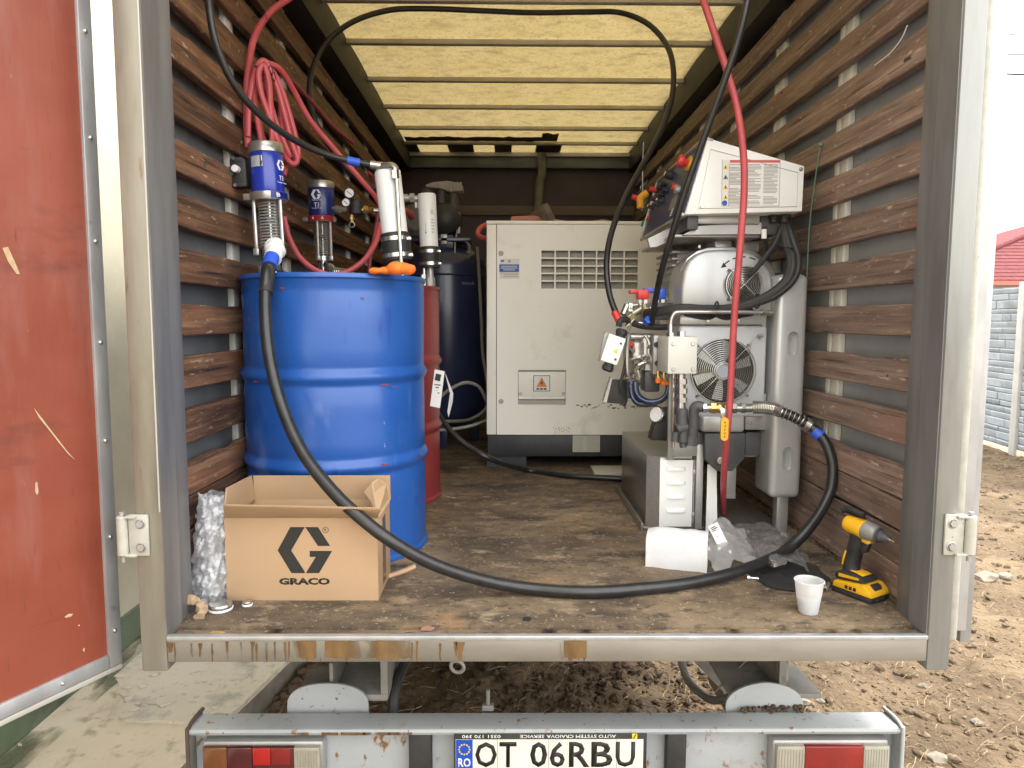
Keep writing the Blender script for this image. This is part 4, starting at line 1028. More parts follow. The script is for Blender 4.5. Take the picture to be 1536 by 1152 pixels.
# ---------------- transfer pumps
def pump(base, top, R, label, letter, ring_m, blue, H, front):
    """base on the drum lid, axis base->top; heights scaled to H"""
    base, top = Vector(base), Vector(top); ax = (top-base).normalized(); k = (top-base).length/0.423
    r = root('transfer_pump', label, 'pump', base, 'drum transfer pumps')
    X = Vector((1,0,0)); X = (X-ax*X.dot(ax)).normalized(); Y_ = ax.cross(X)
    M = Matrix(((X.x,Y_.x,ax.x,base.x),(X.y,Y_.y,ax.y,base.y),(X.z,Y_.z,ax.z,base.z),(0,0,0,1)))
    h = lambda v: base+ax*(v*k)
    L_ = lambda x, y, z: M @ Vector((x, y, z*k))
    bm = new(); lathe(bm, base, ax, [(R*0.98,0.271*k),(R,0.275*k),(R,0.388*k),(R*0.98,0.390*k)], 32); part('air_motor', bm, blue, r)
    bm = new(); lathe(bm, base, ax, [(R*1.0,0.3905*k),(R*1.06,0.393*k),(R*1.06,0.418*k),(R*1.0,0.423*k),(0,0.4235*k)], 32); part('top_cap', bm, WHITEP if False else STAIN, r)
    bm = new(); lathe(bm, base, ax, [(R*1.12,0.246*k),(R*1.14,0.248*k),(R*1.14,0.269*k),(R*1.10,0.2705*k)], 32); cbox(bm, L_(-R*1.05,-0.0,0.258), (R*0.8,R*1.0,0.022*k), 0.004, M.to_3x3()); part('flange', bm, STAIN, r)
    # coloured band round the right of the flange
    bm = new(); n = 22; a0, a1 = (-1.15, 0.5) if letter == 'B' else (-2.7, -0.45)
    rows = []
    for i in range(n+1):
        a = a0+(a1-a0)*i/n; c = Vector((math.cos(a), math.sin(a), 0))*R*1.155
        rows.append((bm.verts.new(L_(c.x,c.y,0.248)), bm.verts.new(L_(c.x,c.y,0.269))))
    for a, b in zip(rows, rows[1:]): bm.faces.new((a[0], b[0], b[1], a[1]))
    bmesh.ops.solidify(bm, geom=list(bm.faces), thickness=0.0015)
    part('band', bm, ring_m, r)
    for a in ((-0.75,) if letter == 'B' else (-1.3, -1.95, -2.55)):
        cc = Vector((math.cos(a), math.sin(a), 0)); p = L_(cc.x*R*1.175, cc.y*R*1.175, 0.2585)
        text(letter, p, 0.013*k, 0.013*k, INKW, r, xdir=M.to_3x3() @ Vector((-math.sin(a), math.cos(a), 0)), ydir=ax, bold=0.03)
    # tie rods, plunger and spring
    for a in (-0.5, -2.64, 1.57) if letter == 'B' else (-0.6, -1.75, 1.57):
        c = Vector((math.cos(a), math.sin(a), 0))*R*0.93
        bm = new(); cyl(bm, L_(c.x,c.y,0.085), L_(c.x,c.y,0.247), 0.0065*k, seg=10); cbox(bm, L_(c.x,c.y,0.087), (0.018*k,0.018*k,0.022*k), 0.002, M.to_3x3()); part('tie_rod', bm, STAIN, r)
    bm = new(); cyl(bm, h(0.09), h(0.247), 0.008*k, seg=12); hexnut(bm, h(0.176), h(0.192), 0.013*k); part('piston_rod', bm, CHROME, r)
    bm = new(); coil(bm, h(0.10), h(0.24), R*0.68, 0.0021*k, 15, 5, 16); part('spring', bm, GREYM, r)
    bm = new(); lathe(bm, base, ax, [(0.021*k,-0.02*k),(0.021*k,0.075*k),(0.03*k,0.078*k),(0.03*k,0.098*k),(0.012*k,0.1*k)], 20); part('lower_tube', bm, CHROME, r)
    bm = new(); lathe(bm, base, ax, [(0.043*k,-0.014*k),(0.043*k,0.008*k),(0.034*k,0.016*k),(0.022*k,0.018*k)], 24); ring(bm, h(0.03), ax, 0.026*k, 0.005*k, 20, 6); cbox(bm, L_(-0.035,-0.01,0.03), (0.014,0.022,0.03), 0.003, M.to_3x3()); part('bung_adapter', bm, DGREY, r)
    return r, M, k, L_, ax, X
pbB, ptB = P(411, 420, 2.24), P(398, 216, 2.24)
pB, MB, kB, LB, axB, XB = pump(pbB, ptB, 0.0495, 'nearer blue transfer pump with a white sticker and letter B on the blue drum', 'B', PUMPB, PUMPB, 0.42, None)
pbA, ptA = P(486, 418, 2.86), P(481, 273, 2.86)
pA, MA, kA, LA, axA, XA = pump(pbA, ptA, 0.0495, 'farther blue transfer pump with a red band of letters A, standing on the red drum', 'A', INKR, PUMPBD, 0.4, None)
# pump B: sticker, white logo towards the right, black air valve
def on_cyl(L_, R, ang, z, off=0.001):
    return L_(math.cos(ang)*(R+off), math.sin(ang)*(R+off), z)
bm = new(); rows = []
for i in range(7):
    a = -2.35+0.85*i/6; rows.append((bm.verts.new(on_cyl(LB,0.0495,a,0.345,0.0006)), bm.verts.new(on_cyl(LB,0.0495,a,0.378,0.0006))))
for a, b in zip(rows, rows[1:]): bm.faces.new((a[0], b[0], b[1], a[1]))
bmesh.ops.solidify(bm, geom=list(bm.faces), thickness=-0.0004); part('sticker', bm, PAPER, pB)
bm = new()
for z in (0.351, 0.359):
    for a in (-2.25,):
        p, q = on_cyl(LB,0.0495,a,z,0.0013), on_cyl(LB,0.0495,a+0.3,z,0.0013); tube(bm, [p, (p+q)/2*1.0, q], 0.0003, 4, 1, smooth=False)
part('print_lines', bm, INKG, pB, kind='stuff')
a = -0.38; tx = MB.to_3x3() @ Vector((-math.sin(a), math.cos(a), 0))
bm = new(); glogo(bm, on_cyl(LB,0.0495,a,0.352,0.0025), 0.030, tx, axB); part('logo', bm, INKW, pB, smooth=False)
text('T3', on_cyl(LB,0.0495,a,0.313,0.0022), 0.018, 0.014, INKW, pB, xdir=tx, ydir=axB)
text('Transfer Pump', on_cyl(LB,0.0495,a,0.298,0.003), 0.04, 0.005, INKW, pB, xdir=tx, ydir=axB)
bm = new(); R3 = MB.to_3x3()
cbox(bm, LB(-0.081,0.0,0.333), (0.05,0.05,0.085), 0.006, R3); cbox(bm, LB(-0.083,-0.012,0.372), (0.04,0.03,0.016), 0.004, R3); cbox(bm, LB(-0.083,-0.012,0.296), (0.044,0.03,0.014), 0.004, R3)
cyl(bm, LB(-0.11,-0.02,0.335), LB(-0.10,-0.04,0.335), 0.014, seg=14); part('air_valve', bm, BLACKM, pB)
bm = new(); cyl(bm, LB(-0.082,-0.025,0.342), LB(-0.082,-0.05,0.341), 0.011, seg=16, bev=0.002); part('muffler_knob', bm, WHITEPL, pB)
bm = new()
for z in (0.375, 0.294): cyl(bm, LB(-0.09,-0.026,z), LB(-0.09,-0.031,z), 0.005, seg=10)
part('screws', bm, CHROME, pB)
# outlet elbow of pump B
bm = new(); e0, e1, e2 = P(411,366,2.22), P(413,376,2.13), P(409,388,2.09)
tube(bm, [LB(0,0,0.095), P(413,368,2.17), e1, e2], 0.025, 16, 6); ring(bm, P(412,371,2.16), e2-e1, 0.026, 0.004, 20, 6); ring(bm, e1, e2-e1, 0.026, 0.004, 20, 6); part('outlet_elbow', bm, WHITEP, pB)
# pump A: logo and text, regulator and gauges
a = -1.68; tx = MA.to_3x3() @ Vector((-math.sin(a), math.cos(a), 0))
bm = new(); glogo(bm, on_cyl(LA,0.0495,a,0.360,0.0035), 0.036, tx, axA); part('logo', bm, INKW, pA, smooth=False)
text('GRACO', on_cyl(LA,0.0495,a,0.336,0.0026), 0.036, 0.0045, INKW, pA, xdir=tx, ydir=axA)
text('T3', on_cyl(LA,0.0495,a,0.316,0.002), 0.020, 0.016, INKW, pA, xdir=tx, ydir=axA)
text('Transfer Pump', on_cyl(LA,0.0495,a,0.301,0.003), 0.042, 0.005, INKW, pA, xdir=tx, ydir=axA)
bm = new(); tube(bm, [P(500,313,2.83), P(512,314,2.80), P(520,314,2.80)], 0.009, 10, 3); hexnut(bm, P(505,313,2.81), P(511,314,2.80), 0.015); part('air_nipple', bm, GREYM, pA)
bm = new(); cyl(bm, P(534,300,2.80), P(534,323,2.80), 0.026, seg=18, bev=0.006); part('regulator', bm, BLACKM, pA)
for (gx, gy, rr_, dy) in ((527,292,0.020,-0.035),(523,307,0.016,-0.05)):
    g0 = P(gx, gy, 2.80); bm = new(); cyl(bm, g0+Vector((0,dy+0.018,0)), g0+Vector((0,dy,0)), rr_, seg=22, bev=0.002); pg_ = part('gauge', bm, BLACKM if gy < 300 else CHROME, pA)
    bm = new(); cyl(bm, g0+Vector((0,dy-0.0003,0)), g0+Vector((0,dy-0.0012,0)), rr_*0.85, seg=22); part('gauge_face', bm, INKW, pg_)
    bm = new(); cbox(bm, g0+Vector((0,dy-0.0017,0)), (rr_*1.2,0.0006,0.0022), 0, Matrix.Rotation(0.7,3,'Y')); part('needle', bm, INK, pg_)
bm = new(); cyl(bm, P(541,315,2.80), P(548,315,2.80), 0.010, seg=12); hexnut(bm, P(546,315,2.80), P(552,315,2.80), 0.017); cyl(bm, P(550,315,2.80), P(561,316,2.79), 0.0115, seg=12); cyl(bm, P(528,322,2.79), P(528,333,2.79), 0.006, seg=10); hexnut(bm, P(528,326,2.79), P(528,329,2.79), 0.010); part('brass_fittings', bm, BRASS, pA)
bm = new(); cyl(bm, P(561,316,2.79), P(572,316,2.79), 0.010, seg=12); tube(bm, [P(570,316,2.79), P(573,322,2.78), P(573,340,2.77)], 0.009, 10, 4); part('hose_tail', bm, CHROME, pA)
bm = new(); ring(bm, P(528,337,2.785), (0,1,0), 0.010, 0.0016, 20, 5); part('pull_ring', bm, GREYM, pA)
# pump A outlet with a wire-wound hose going down behind the blue drum
bm = new(); oa = [LA(0.02,-0.02,0.06), P(500,408,2.76), P(520,412,2.72), P(540,424,2.70), P(556,440,2.72)]; tube(bm, oa, 0.017, 12, 8); part('outlet_hose', bm, BLACKR, pA)
bm = new(); sp_ = smooth_path(oa, 8)
for p, q in list(zip(sp_, sp_[1:]))[4::1]: ring(bm, p, q-p, 0.0185, 0.0022, 14, 5)
part('hose_spring', bm, CHROME, pA, kind='stuff')

# ---------------- desiccant cartridges standing in the drum openings
def cartridge(b, t, R, fr, label, printed):
    """white tube from pixel-measured base b to top t; fr = (white_end, rubber_end) fractions from the top"""
    b, t = Vector(b), Vector(t); ax = (t-b).normalized(); L = (t-b).length
    r = root('filter_cartridge', label, 'filter', b, 'white filter cartridges on the drums')
    zw, zr = L*(1-fr[0]), L*(1-fr[1])
    bm = new(); lathe(bm, b, ax, [(R*0.9,zw-0.03),(R,zw-0.03),(R,L-0.006),(R*0.93,L-0.0005),(R*0.88,L),(0,L+0.001)], 32); part('canister', bm, WHITEPL, r)
    bm = new(); lathe(bm, b, ax, [(R*0.6,zr),(R*1.10,zr),(R*1.12,zr+0.003),(R*1.12,zw-0.002),(R*1.02,zw+0.002),(R*0.99,zw+0.002)], 30); part('rubber_sleeve', bm, BLACKM, r)
    for z in (zw-0.018, zr+0.016):
        bm = new(); lathe(bm, b, ax, [(R*1.12,z-0.0065),(R*1.15,z-0.0065),(R*1.15,z+0.0065),(R*1.12,z+0.0065)], 30, caps=False)
        x, y, d = frame_of(ax); cbox(bm, b+ax*z+Vector((R*1.1,-R*0.5,0)), (0.016,0.012,0.011), 0.002); part('hose_clamp', bm, CHROME, r)
    bm = new(); cyl(bm, b-ax*0.015, b+ax*(zr+0.002), R*0.36, seg=16); hexnut(bm, b+ax*(zr*0.35), b+ax*(zr*0.65), R*0.5); part('stem', bm, GREYM, r)
    return r, b, ax, L, R
YC1, YC2 = 2.37, 3.03
c1, *_c1 = cartridge(P(601,424,YC1), P(581,256,YC1), 0.0425, (0.56,0.80), 'nearer white filter cartridge leaning on the blue drum', False)
c2, *_c2 = cartridge(P(647,444,YC2), P(640,291,YC2), 0.0385, (0.52,0.72), 'farther white filter cartridge standing on the red drum', True)
# pipe and elbow at the top of cartridge 1
bm = new(); tube(bm, [P(590,252,YC1-0.045), P(594,262,YC1-0.05), P(598,330,YC1-0.05), P(602,398,YC1-0.05), P(602,424,YC1-0.05)], 0.0065, 10, 6); part('steel_pipe', bm, CHROME, c1)
bm = new(); hexnut(bm, P(602,398,YC1-0.05), P(602,406,YC1-0.05), 0.016); cyl(bm, P(602,406,YC1-0.05), P(602,420,YC1-0.05), 0.013, seg=14);  hexnut(bm, P(592,256,YC1-0.05), P(593,268,YC1-0.05), 0.013); part('pipe_nuts', bm, CHROME, c1, kind='stuff'); bm = new()
tube(bm, [P(572,250,YC1-0.03), P(586,249,YC1-0.04), P(592,253,YC1-0.045), P(592,262,YC1-0.05)], 0.0125, 12, 5); part('elbow', bm, CHROME, c1)
# pipes of cartridge 2
bm = new(); cyl(bm, P(602,297,YC2), P(633,298,YC2), 0.012, seg=14); hexnut(bm, P(615,297,YC2), P(622,297,YC2), 0.020); cyl(bm, P(604,297,YC2), P(612,297,YC2), 0.016, seg=14); part('elbow', bm, GREYM, c2); bm = new(); tube(bm, [P(624,303,YC2-.01),P(624,312,YC2-.01)], 0.008, 10, 2); part('bleed_pipe', bm, GREYM, c2)
bm = new(); cyl(bm, P(636,402,YC2), P(636,430,YC2), 0.010, seg=12); hexnut(bm, P(636,412,YC2), P(636,418,YC2), 0.016); hexnut(bm, P(636,422,YC2), P(636,428,YC2), 0.018); part('drain_fitting', bm, CHROME, c2)
bm = new(); 
for z, w in ((0.62,0.010),(0.65,0.014),(0.68,0.012),(0.71,0.014),(0.74,0.011)):
    p = _c2[0]+_c2[1]*(_c2[2]*z)+Vector((0.022,-0.0345,0)); cbox(bm, p, (w,0.001,0.0022), 0, Matrix.Rotation(0.55,3,'Z'))
for z in np.linspace(0.80,0.83,3): p = _c2[0]+_c2[1]*(_c2[2]*z)+Vector((0.022,-0.0345,0)); cbox(bm, p, (0.012,0.001,0.0018), 0, Matrix.Rotation(0.55,3,'Z'))
part('print_lines', bm, INKG, c2, kind='stuff')
bm = new(); p = _c2[0]+_c2[1]*(_c2[2]*0.66)+Vector((-0.006,-0.0392,0)); cbox(bm, p, (0.0015,0.0008,0.035)); prism(bm, [p+Vector((-0.004,-0.0004,-0.017)), p+Vector((0.004,-0.0004,-0.017)), p+Vector((0,-0.0004,-0.026))], (0,0.0006,0)); part('arrow', bm, INKG, c2)

# ---------------- orange glove on the drum
bm = new(); gz = 0.879
gpts = [P(x, 424, 2.075) for x in (558,575,595,612,621)]
for (px, Y, sx, sy, sz) in ((566,2.085,0.026,0.018,0.010),(580,2.09,0.03,0.02,0.011),(596,2.085,0.032,0.026,0.020),(610,2.08,0.028,0.024,0.017),(590,2.10,0.04,0.03,0.012)):
    p = P(px, 420, Y); ball(bm, (p.x, Y, gz+sz*0.7), 1.0, 14, 10, (sx, sy, sz))
bmesh.ops.remove_doubles(bm, verts=bm.verts, dist=1e-5)
for v in bm.verts: v.co += Vector((noise.noise(v.co*60), noise.noise(v.co*60+Vector((9,0,0))), noise.noise(v.co*60+Vector((0,9,0)))))*0.004
single('glove', bm, ORANGE, 'crumpled orange work glove lying on the rim of the blue drum', 'glove', P(590,424,2.09))

# ---------------- paper tag wired to the red drum
tg = on_drum(655, 580, D2, 0.012)
bm = new(); pts = [P(652,554,2.69), P(667,557,2.70), P(660,612,2.68), P(645,609,2.67)]; prism(bm, pts, (0,0.0012,0)); tr_ = single('paper_tag', bm, PAPER, 'long white paper tag hanging on the red drum', 'tag', pts[0], smooth=False)
bm = new(); prism(bm, [P(654,560,2.688), P(662,562,2.689), P(660,572,2.686), P(652,570,2.685)], (0,-0.0006,0))
for k in range(8):
    y0_ = 576+k*4; prism(bm, [P(650-k*0.6,y0_,2.684), P(661-k*0.6-(k%3)*2,y0_+1,2.684), P(661-k*0.6-(k%3)*2,y0_+2.4,2.684), P(650-k*0.6,y0_+1.4,2.684)], (0,-0.0006,0))
part('print_lines', bm, INK, tr_, smooth=False, kind='stuff')
bm = new(); prism(bm, [P(667,558,2.70), P(680,590,2.75), P(679,604,2.76), P(673,626,2.74), P(671,618,2.73), P(675,590,2.73)], (0,0.001,0)); part('folded_tag', bm, PAPER, tr_, smooth=False)

# ---------------- cardboard box
FX0, FX1, FY0, FY1 = -0.738, -0.336, 1.825, 2.022
fz = P(455, 777, FY0).z
cb = root('cardboard_box', 'open brown cardboard box with a black hexagon logo on its front', 'box', ((FX0+FX1)/2, 1.92, 0))
t_ = 0.005
bm = new(); box(bm, FX0, FX1, FY0, FY0+t_, 0.001, fz, 0.0012); front = part('front_panel', bm, CARD, cb)
for nm, b in (('side_panel', (FX0, FX0+t_, FY0+t_, FY1-t_)), ('side_panel', (FX1-t_, FX1, FY0+t_, FY1-t_)), ('back_panel', (FX0, FX1, FY1-t_, FY1))):
    bm = new(); box(bm, *b, 0.001, fz, 0.001); part(nm, bm, CARD, cb)
bm = new(); box(bm, FX0+t_, FX1-t_, FY0+t_, FY1-t_, 0.001, 0.006); part('bottom_panel', bm, CARD, cb)
def flap(name, a, b, out, m=CARD):
    """flap hinged on edge a-b, reaching out"""
    a, b = Vector(a), Vector(b); n = (b-a).cross(Vector(out)).normalized()*0.0045; bm = new()
    prism(bm, [a, b, b+Vector(out), a+Vector(out)], n, 0.0008, 1); return part(name, bm, m, cb)
# front flap juts towards the camera, back flap stands up, side flaps lean
fl_ = P(336, 759, FY0-0.075); fr_ = P(572, 764, FY0-0.065)
bm = new(); prism(bm, [(FX0,FY0,fz), (FX1,FY0,fz), (fr_.x, fr_.y, fr_.z), (fl_.x, fl_.y, fl_.z)], (0,0.001,0.0045), 0.0006, 1); ff = part('front_flap', bm, CARD, cb)
bm = new()   # corrugation showing along the cut edge
for k in range(60):
    p = fl_.lerp(fr_, (k+0.5)/60); cyl(bm, p+Vector((0,-0.0006,0.0024)), p+Vector((0,0.003,0.0024)), 0.0015, seg=6)
part('corrugation', bm, mat('card_edge', (0.20,0.13,0.075), rough=0.9), cb, kind='stuff')
bz_ = P(475, 712, FY1).z
bm = new(); prism(bm, [(FX0+0.012,FY1-0.004,fz),(FX1+0.004,FY1-0.004,fz),(FX1+0.004,FY1-0.012,bz_),(FX0+0.012,FY1-0.010,bz_-0.001)], (0,0.0045,0), 0.0006, 1); part('back_flap', bm, CARD, cb)
a = Vector((FX0,FY0+0.004,fz)); b = Vector((FX0,FY1-0.006,fz))
bm = new(); prism(bm, [a, b+Vector((0.016,0,0)), P(378,713,FY1-0.012), P(341,732,FY0+0.01)], (-0.0045,0,0.0), 0.0006, 1); part('side_flap', bm, CARD, cb)
a = Vector((FX1,FY0+0.004,fz)); b = Vector((FX1,FY1-0.01,fz))
bm = new(); prism(bm, [a, b, P(580,726,FY1-0.02), P(566,718,1.97), P(557,724,1.96), P(546,738,1.945), P(556,752,1.90), P(566,775,FY0+0.01)], (0.0045,0,0.001)); part('side_flap', bm, CARD, cb, smooth=False)
bm = new(); pts = [P(240+x/3.657, 680+y/3.657, FY0) for x, y in ((0,0),)]
c = P(240+795/3.657, 680+531/3.657, FY0-0.0004); hgt = P(457,790.7,FY0).z-P(457,859.7,FY0).z
glogo(bm, c, hgt, th=0.0003); part('logo', bm, INK, cb, smooth=False)
c = P(240+793/3.657, 680+702/3.657, FY0-0.0004); text('GRACO', c, 283/3.657*FY0/F_PX*1.01, 0.0185, INK, cb, bold=0.045)
c = P(240+908/3.657, 680+420/3.657, FY0-0.0006); bm = new(); ring(bm, c, (0,1,0), 0.0075, 0.0007, 24, 4); part('registered_mark', bm, INK, cb); text('R', c, 0.006, 0.007, INK, cb)
bm = new(); box(bm, FX1+0.0003, FX1+0.0009, FY0+0.07, FY0+0.12, 0.02, fz-0.02); part('packing_tape', bm, film('packing_tape_film', (0.75,0.66,0.52), 0.5), cb)
bm = new(); tube(bm, [(-0.345,1.99,0.003),(-0.30,2.03,0.006),(-0.27,2.06,0.010)], 0.008, 6, 3); part('loose_flap', bm, CARD, cb)

# ---------------- bubble wrap roll
bm = new(); seg, hh = 72, 90
bb, bt = P(316, 906, 1.835), P(320, 741, 1.845); rings_ = []
for j in range(hh+1):
    t = j/hh; c = Vector((bb.x, 1.835, 0)).lerp(Vector((bt.x, 1.845, bt.z)), t); R0 = 0.044*(1+0.12*math.sin(t*3.0+0.6))-0.010*t-(0.010 if t < 0.08 else 0)
    rg = []
    for i in range(seg):
        a = 2*math.pi*i/seg; q = Vector((math.cos(a), math.sin(a), t*6))
        d = 0.011*noise.noise(q*2.0)+0.007*(0.5-abs(noise.noise(Vector((q.x*3.2,q.y*3.2,q.z*1.1)))*2.2))+0.0035*(0.5-abs(noise.noise(q*7)*2))+0.0016*math.sin(i*2.5)*math.sin(j*2.1)
        rg.append(bm.verts.new(c+Vector((math.cos(a), math.sin(a), 0))*(R0+d)+Vector((0,0,0.012*noise.noise(q*3) if t > .9 else 0))))
    rings_.append(rg)
for a, b in zip(rings_, rings_[1:]):
    for i in range(seg): bm.faces.new((a[i], a[(i+1)%seg], b[(i+1)%seg], b[i]))
BUB = film('bubble_film', (0.93,0.95,0.98), 0.46, 0.16, 130, 0.7, 0.66)
bw = single('bubble_wrap', bm, BUB, 'upright roll of clear bubble wrap beside the cardboard box', 'bubble wrap', (bb.x, 1.835, 0), angle=80)
bm = new(); rings_ = []
for j in range(20):
    t = j/19; rg = []
    for i in range(14):
        a = i/13*5.6+0.8; r_ = 0.030-0.010*(i/13)+0.003*noise.noise((a,t*5,3)); rg.append(bm.verts.new(Vector((bb.x,1.835,0)).lerp(Vector((bt.x,1.845,bt.z-0.012)), t)+Vector((math.cos(a)*r_, math.sin(a)*r_, 0.002))))
    rings_.append(rg)
for a, b in zip(rings_, rings_[1:]):
    for i in range(13): bm.faces.new((a[i], a[i+1], b[i+1], b[i]))
part('inner_layer', bm, BUB, bw, angle=80)
# ---------------- jar lids
def lid(px, py, r_, h_, label):
    c = PZ(px, py, 0.0); bm = new(); lathe(bm, c, (0,0,1), [(r_*0.96,0.0005),(r_,0.003),(r_,0.005),(r_*0.93,0.0055)], 30); o = single('jar_lid', bm, WHITEPL, label, 'lid', c, 'jar lids on the truck floor')
    bm = new(); lathe(bm, c, (0,0,1), [(r_*0.93,0.0056),(r_*0.95,0.008),(r_*0.95,h_-0.003),(r_*0.90,h_),(0,h_-0.0005)], 30); part('cap', bm, CHROME, o)
lid(331, 914, 0.031, 0.017, 'larger tin jar lid lying at the foot of the bubble wrap')
lid(371, 908, 0.0135, 0.012, 'small white rimmed cap lying in front of the cardboard box')
# torn rag of insulation in the corner
bm = new(); c = PZ(293, 918, 0.0)
tube(bm, [(c.x-0.035,c.y+0.02,0.005),(c.x-0.03,c.y+0.0,0.026),(c.x-0.005,c.y-0.005,0.034),(c.x+0.02,c.y-0.012,0.026),(c.x+0.028,c.y-0.03,0.010),(c.x+0.03,c.y-0.045,0.004)], lambda t: 0.011+0.003*math.sin(t*20), 8, 8)
for v in bm.verts: v.co += Vector((noise.noise(v.co*90), noise.noise(v.co*90+Vector((5,0,0))), noise.noise(v.co*90+Vector((0,5,0)))))*0.006
single('rag', bm, mat('tan_rag', (0.27,0.185,0.11), (0.38,0.28,0.18), 60, rough=0.95), 'torn tan rag curled in the left rear corner of the floor', 'rag', c)

# ---------------- generator cabinet
GY0, GY1 = 3.50, 4.95
gx0, gx1 = P(730, 500, GY0).x, 0.985
gz0, gz1 = P(780, 652, GY0).z, P(780, 331, GY0).z
gn = root('generator', 'large cream sheet metal generator cabinet with a louvred vent and small hatch', 'generator', ((gx0+gx1)/2, 4.2, 0))
sx = P(744.5, 500, GY0).x
hx0, hx1, hz0, hz1 = P(812,400,GY0).x, P(957,400,GY0).x, P(885,433,GY0).z, P(885,376,GY0).z
kx0, kx1, kz0, kz1 = P(777,580,GY0).x, P(849,580,GY0).x, P(812,607,GY0).z, P(812,555,GY0).z
bm = new(); panel_with_holes(bm, sx+0.0025, gx1, gz0, gz1-0.0185, GY0, 0.012, [(hx0,hx1,hz0,hz1),(kx0,kx1,kz0,kz1)]); part('front_panel', bm, CREAM, gn, smooth=False)
bm = new(); box(bm, gx0, sx, GY0-0.001, GY0+0.05, gz0, gz1-0.0185, 0.004); part('edge_panel', bm, CREAM, gn)
bm = new(); box(bm, gx0-0.002, gx1+0.002, GY0-0.002, GY1, gz1-0.017, gz1, 0.004); part('top_panel', bm, CREAM, gn)
bm = new(); box(bm, gx0+0.002, gx0+0.02, GY0+0.051, GY1, gz0, gz1-0.018); box(bm, gx1-0.02, gx1-0.001, GY0+0.0125, GY1, gz0, gz1-0.018); box(bm, gx0+0.0205, gx1-0.0205, GY1-0.02, GY1, gz0, gz1-0.018); part('side_panel', bm, CREAM, gn)
bm = new(); box(bm, sx-0.002, sx+0.004, GY0+0.006, GY0+0.011, gz0, gz1-0.02); part('seam', bm, BLACKM, gn)
bm = new(); nx_, nz_ = 7, 5; bw_ = 0.0075
for i in range(1, nx_): x = hx0+(hx1-hx0)*i/nx_; box(bm, x-bw_/2, x+bw_/2, GY0+0.001, GY0+0.014, hz0, hz1)
for j in range(1, nz_): z = hz0+(hz1-hz0)*j/nz_; box(bm, hx0, hx1, GY0+0.0016, GY0+0.0134, z-bw_/2, z+bw_/2)
part('vent_grille', bm, CREAM, gn, smooth=False)
for j in range(nz_):
    za, zb = hz0+(hz1-hz0)*j/nz_, hz0+(hz1-hz0)*(j+1)/nz_
    bm = new(); hexa(bm, [(hx0-0.004,GY0+0.020,za),(hx1+0.004,GY0+0.020,za),(hx1+0.004,GY0+0.024,za),(hx0-0.004,GY0+0.024,za),(hx0-0.004,GY0+0.040,zb+0.004),(hx1+0.004,GY0+0.040,zb+0.004),(hx1+0.004,GY0+0.044,zb+0.004),(hx0-0.004,GY0+0.044,zb+0.004)])
    part('louvre', bm, CREAMD, gn)
# hatch in its recess
bm = new(); box(bm, kx0, kx1, GY0+0.013, GY0+0.02, kz0, kz1); part('hatch_recess', bm, CREAMD, gn)
hd0 = P(812, 597, GY0).z; bm = new(); box(bm, kx0+0.002, kx1-0.002, GY0+0.001, GY0+0.012, hd0, kz1-0.010, 0.003); ht = part('hatch', bm, CREAM, gn)
bm = new(); cyl(bm, (kx0+0.004,GY0+0.004,hd0-0.002), (kx1-0.004,GY0+0.004,hd0-0.002), 0.005, seg=10); part('hatch_lip', bm, CREAM, gn)
bm = new()
for px in (780.5, 845): c = P(px, 590.5, GY0); cyl(bm, c+Vector((0,0.001,0)), c+Vector((0,-0.004,0)), 0.0085, seg=14, bev=0.001)
part('hatch_screws', bm, GREYM, gn)
a, b = P(800, 563, GY0), P(825, 587, GY0); bm = new(); box(bm, a.x, b.x, GY0-0.0008, GY0+0.0008, b.z, a.z, 0.0); ws = part('warning_sign', bm, INK, gn)
bm = new(); box(bm, a.x+0.003, b.x-0.003, GY0-0.0016, GY0-0.0009, b.z+0.003, a.z-0.003); part('sign_face', bm, PAPER, ws)
m_ = (a.x+b.x)/2; bm = new(); prism(bm, [(m_-0.026,GY0-0.0024,b.z+0.022),(m_+0.026,GY0-0.0024,b.z+0.022),(m_,GY0-0.0024,a.z-0.008)], (0,0.0006,0)); part('warning_triangle', bm, mat('warning_orange', (0.62,0.21,0.05), rough=0.5), ws)
bm = new(); prism(bm, [(m_+0.003,GY0-0.003,a.z-0.022),(m_-0.007,GY0-0.003,a.z-0.040),(m_,GY0-0.003,a.z-0.040),(m_-0.003,GY0-0.003,a.z-0.053),(m_+0.008,GY0-0.003,a.z-0.035),(m_+0.001,GY0-0.003,a.z-0.035)], (0,0.0004,0))
for k in range(3): box(bm, m_-0.026+k*0.018, m_-0.012+k*0.018, GY0-0.0024, GY0-0.0018, b.z+0.008, b.z+0.016)
part('warning_print', bm, INK, ws, smooth=False)
# stickers
a, b = P(750, 388, GY0), P(779, 418, GY0); bm = new(); box(bm, a.x, b.x, GY0-0.0008, GY0-0.0002, b.z, a.z); st = part('sticker', bm, mat('sticker_cream', (0.62,0.61,0.55), rough=0.4), gn)
a2, b2 = P(749, 396.5, GY0), P(778.5, 408, GY0); bm = new(); box(bm, a2.x, b2.x, GY0-0.0015, GY0-0.0009, b2.z, a2.z); part('blue_field', bm, INKB, st)
bm = new()
for k, (u, v) in enumerate(((0.1,0.9),(0.08,0.92),(0.2,0.8))): z = a2.z-0.009-k*0.009; box(bm, a2.x+(b2.x-a2.x)*u, a2.x+(b2.x-a2.x)*v, GY0-0.002, GY0-0.0016, z-0.0014, z+0.0014)
part('print_lines', bm, INKW, st)
bm = new(); p = P(753.5,391.5,GY0); box(bm, p.x-0.008, p.x+0.008, GY0-0.0016, GY0-0.0009, p.z-0.005, p.z+0.005); p = P(764,392,GY0); ring(bm, (p.x,GY0-0.0012,p.z), (0,1,0), 0.004, 0.0016, 14, 4); part('emblem', bm, EUBLUE, st)
bm = new()
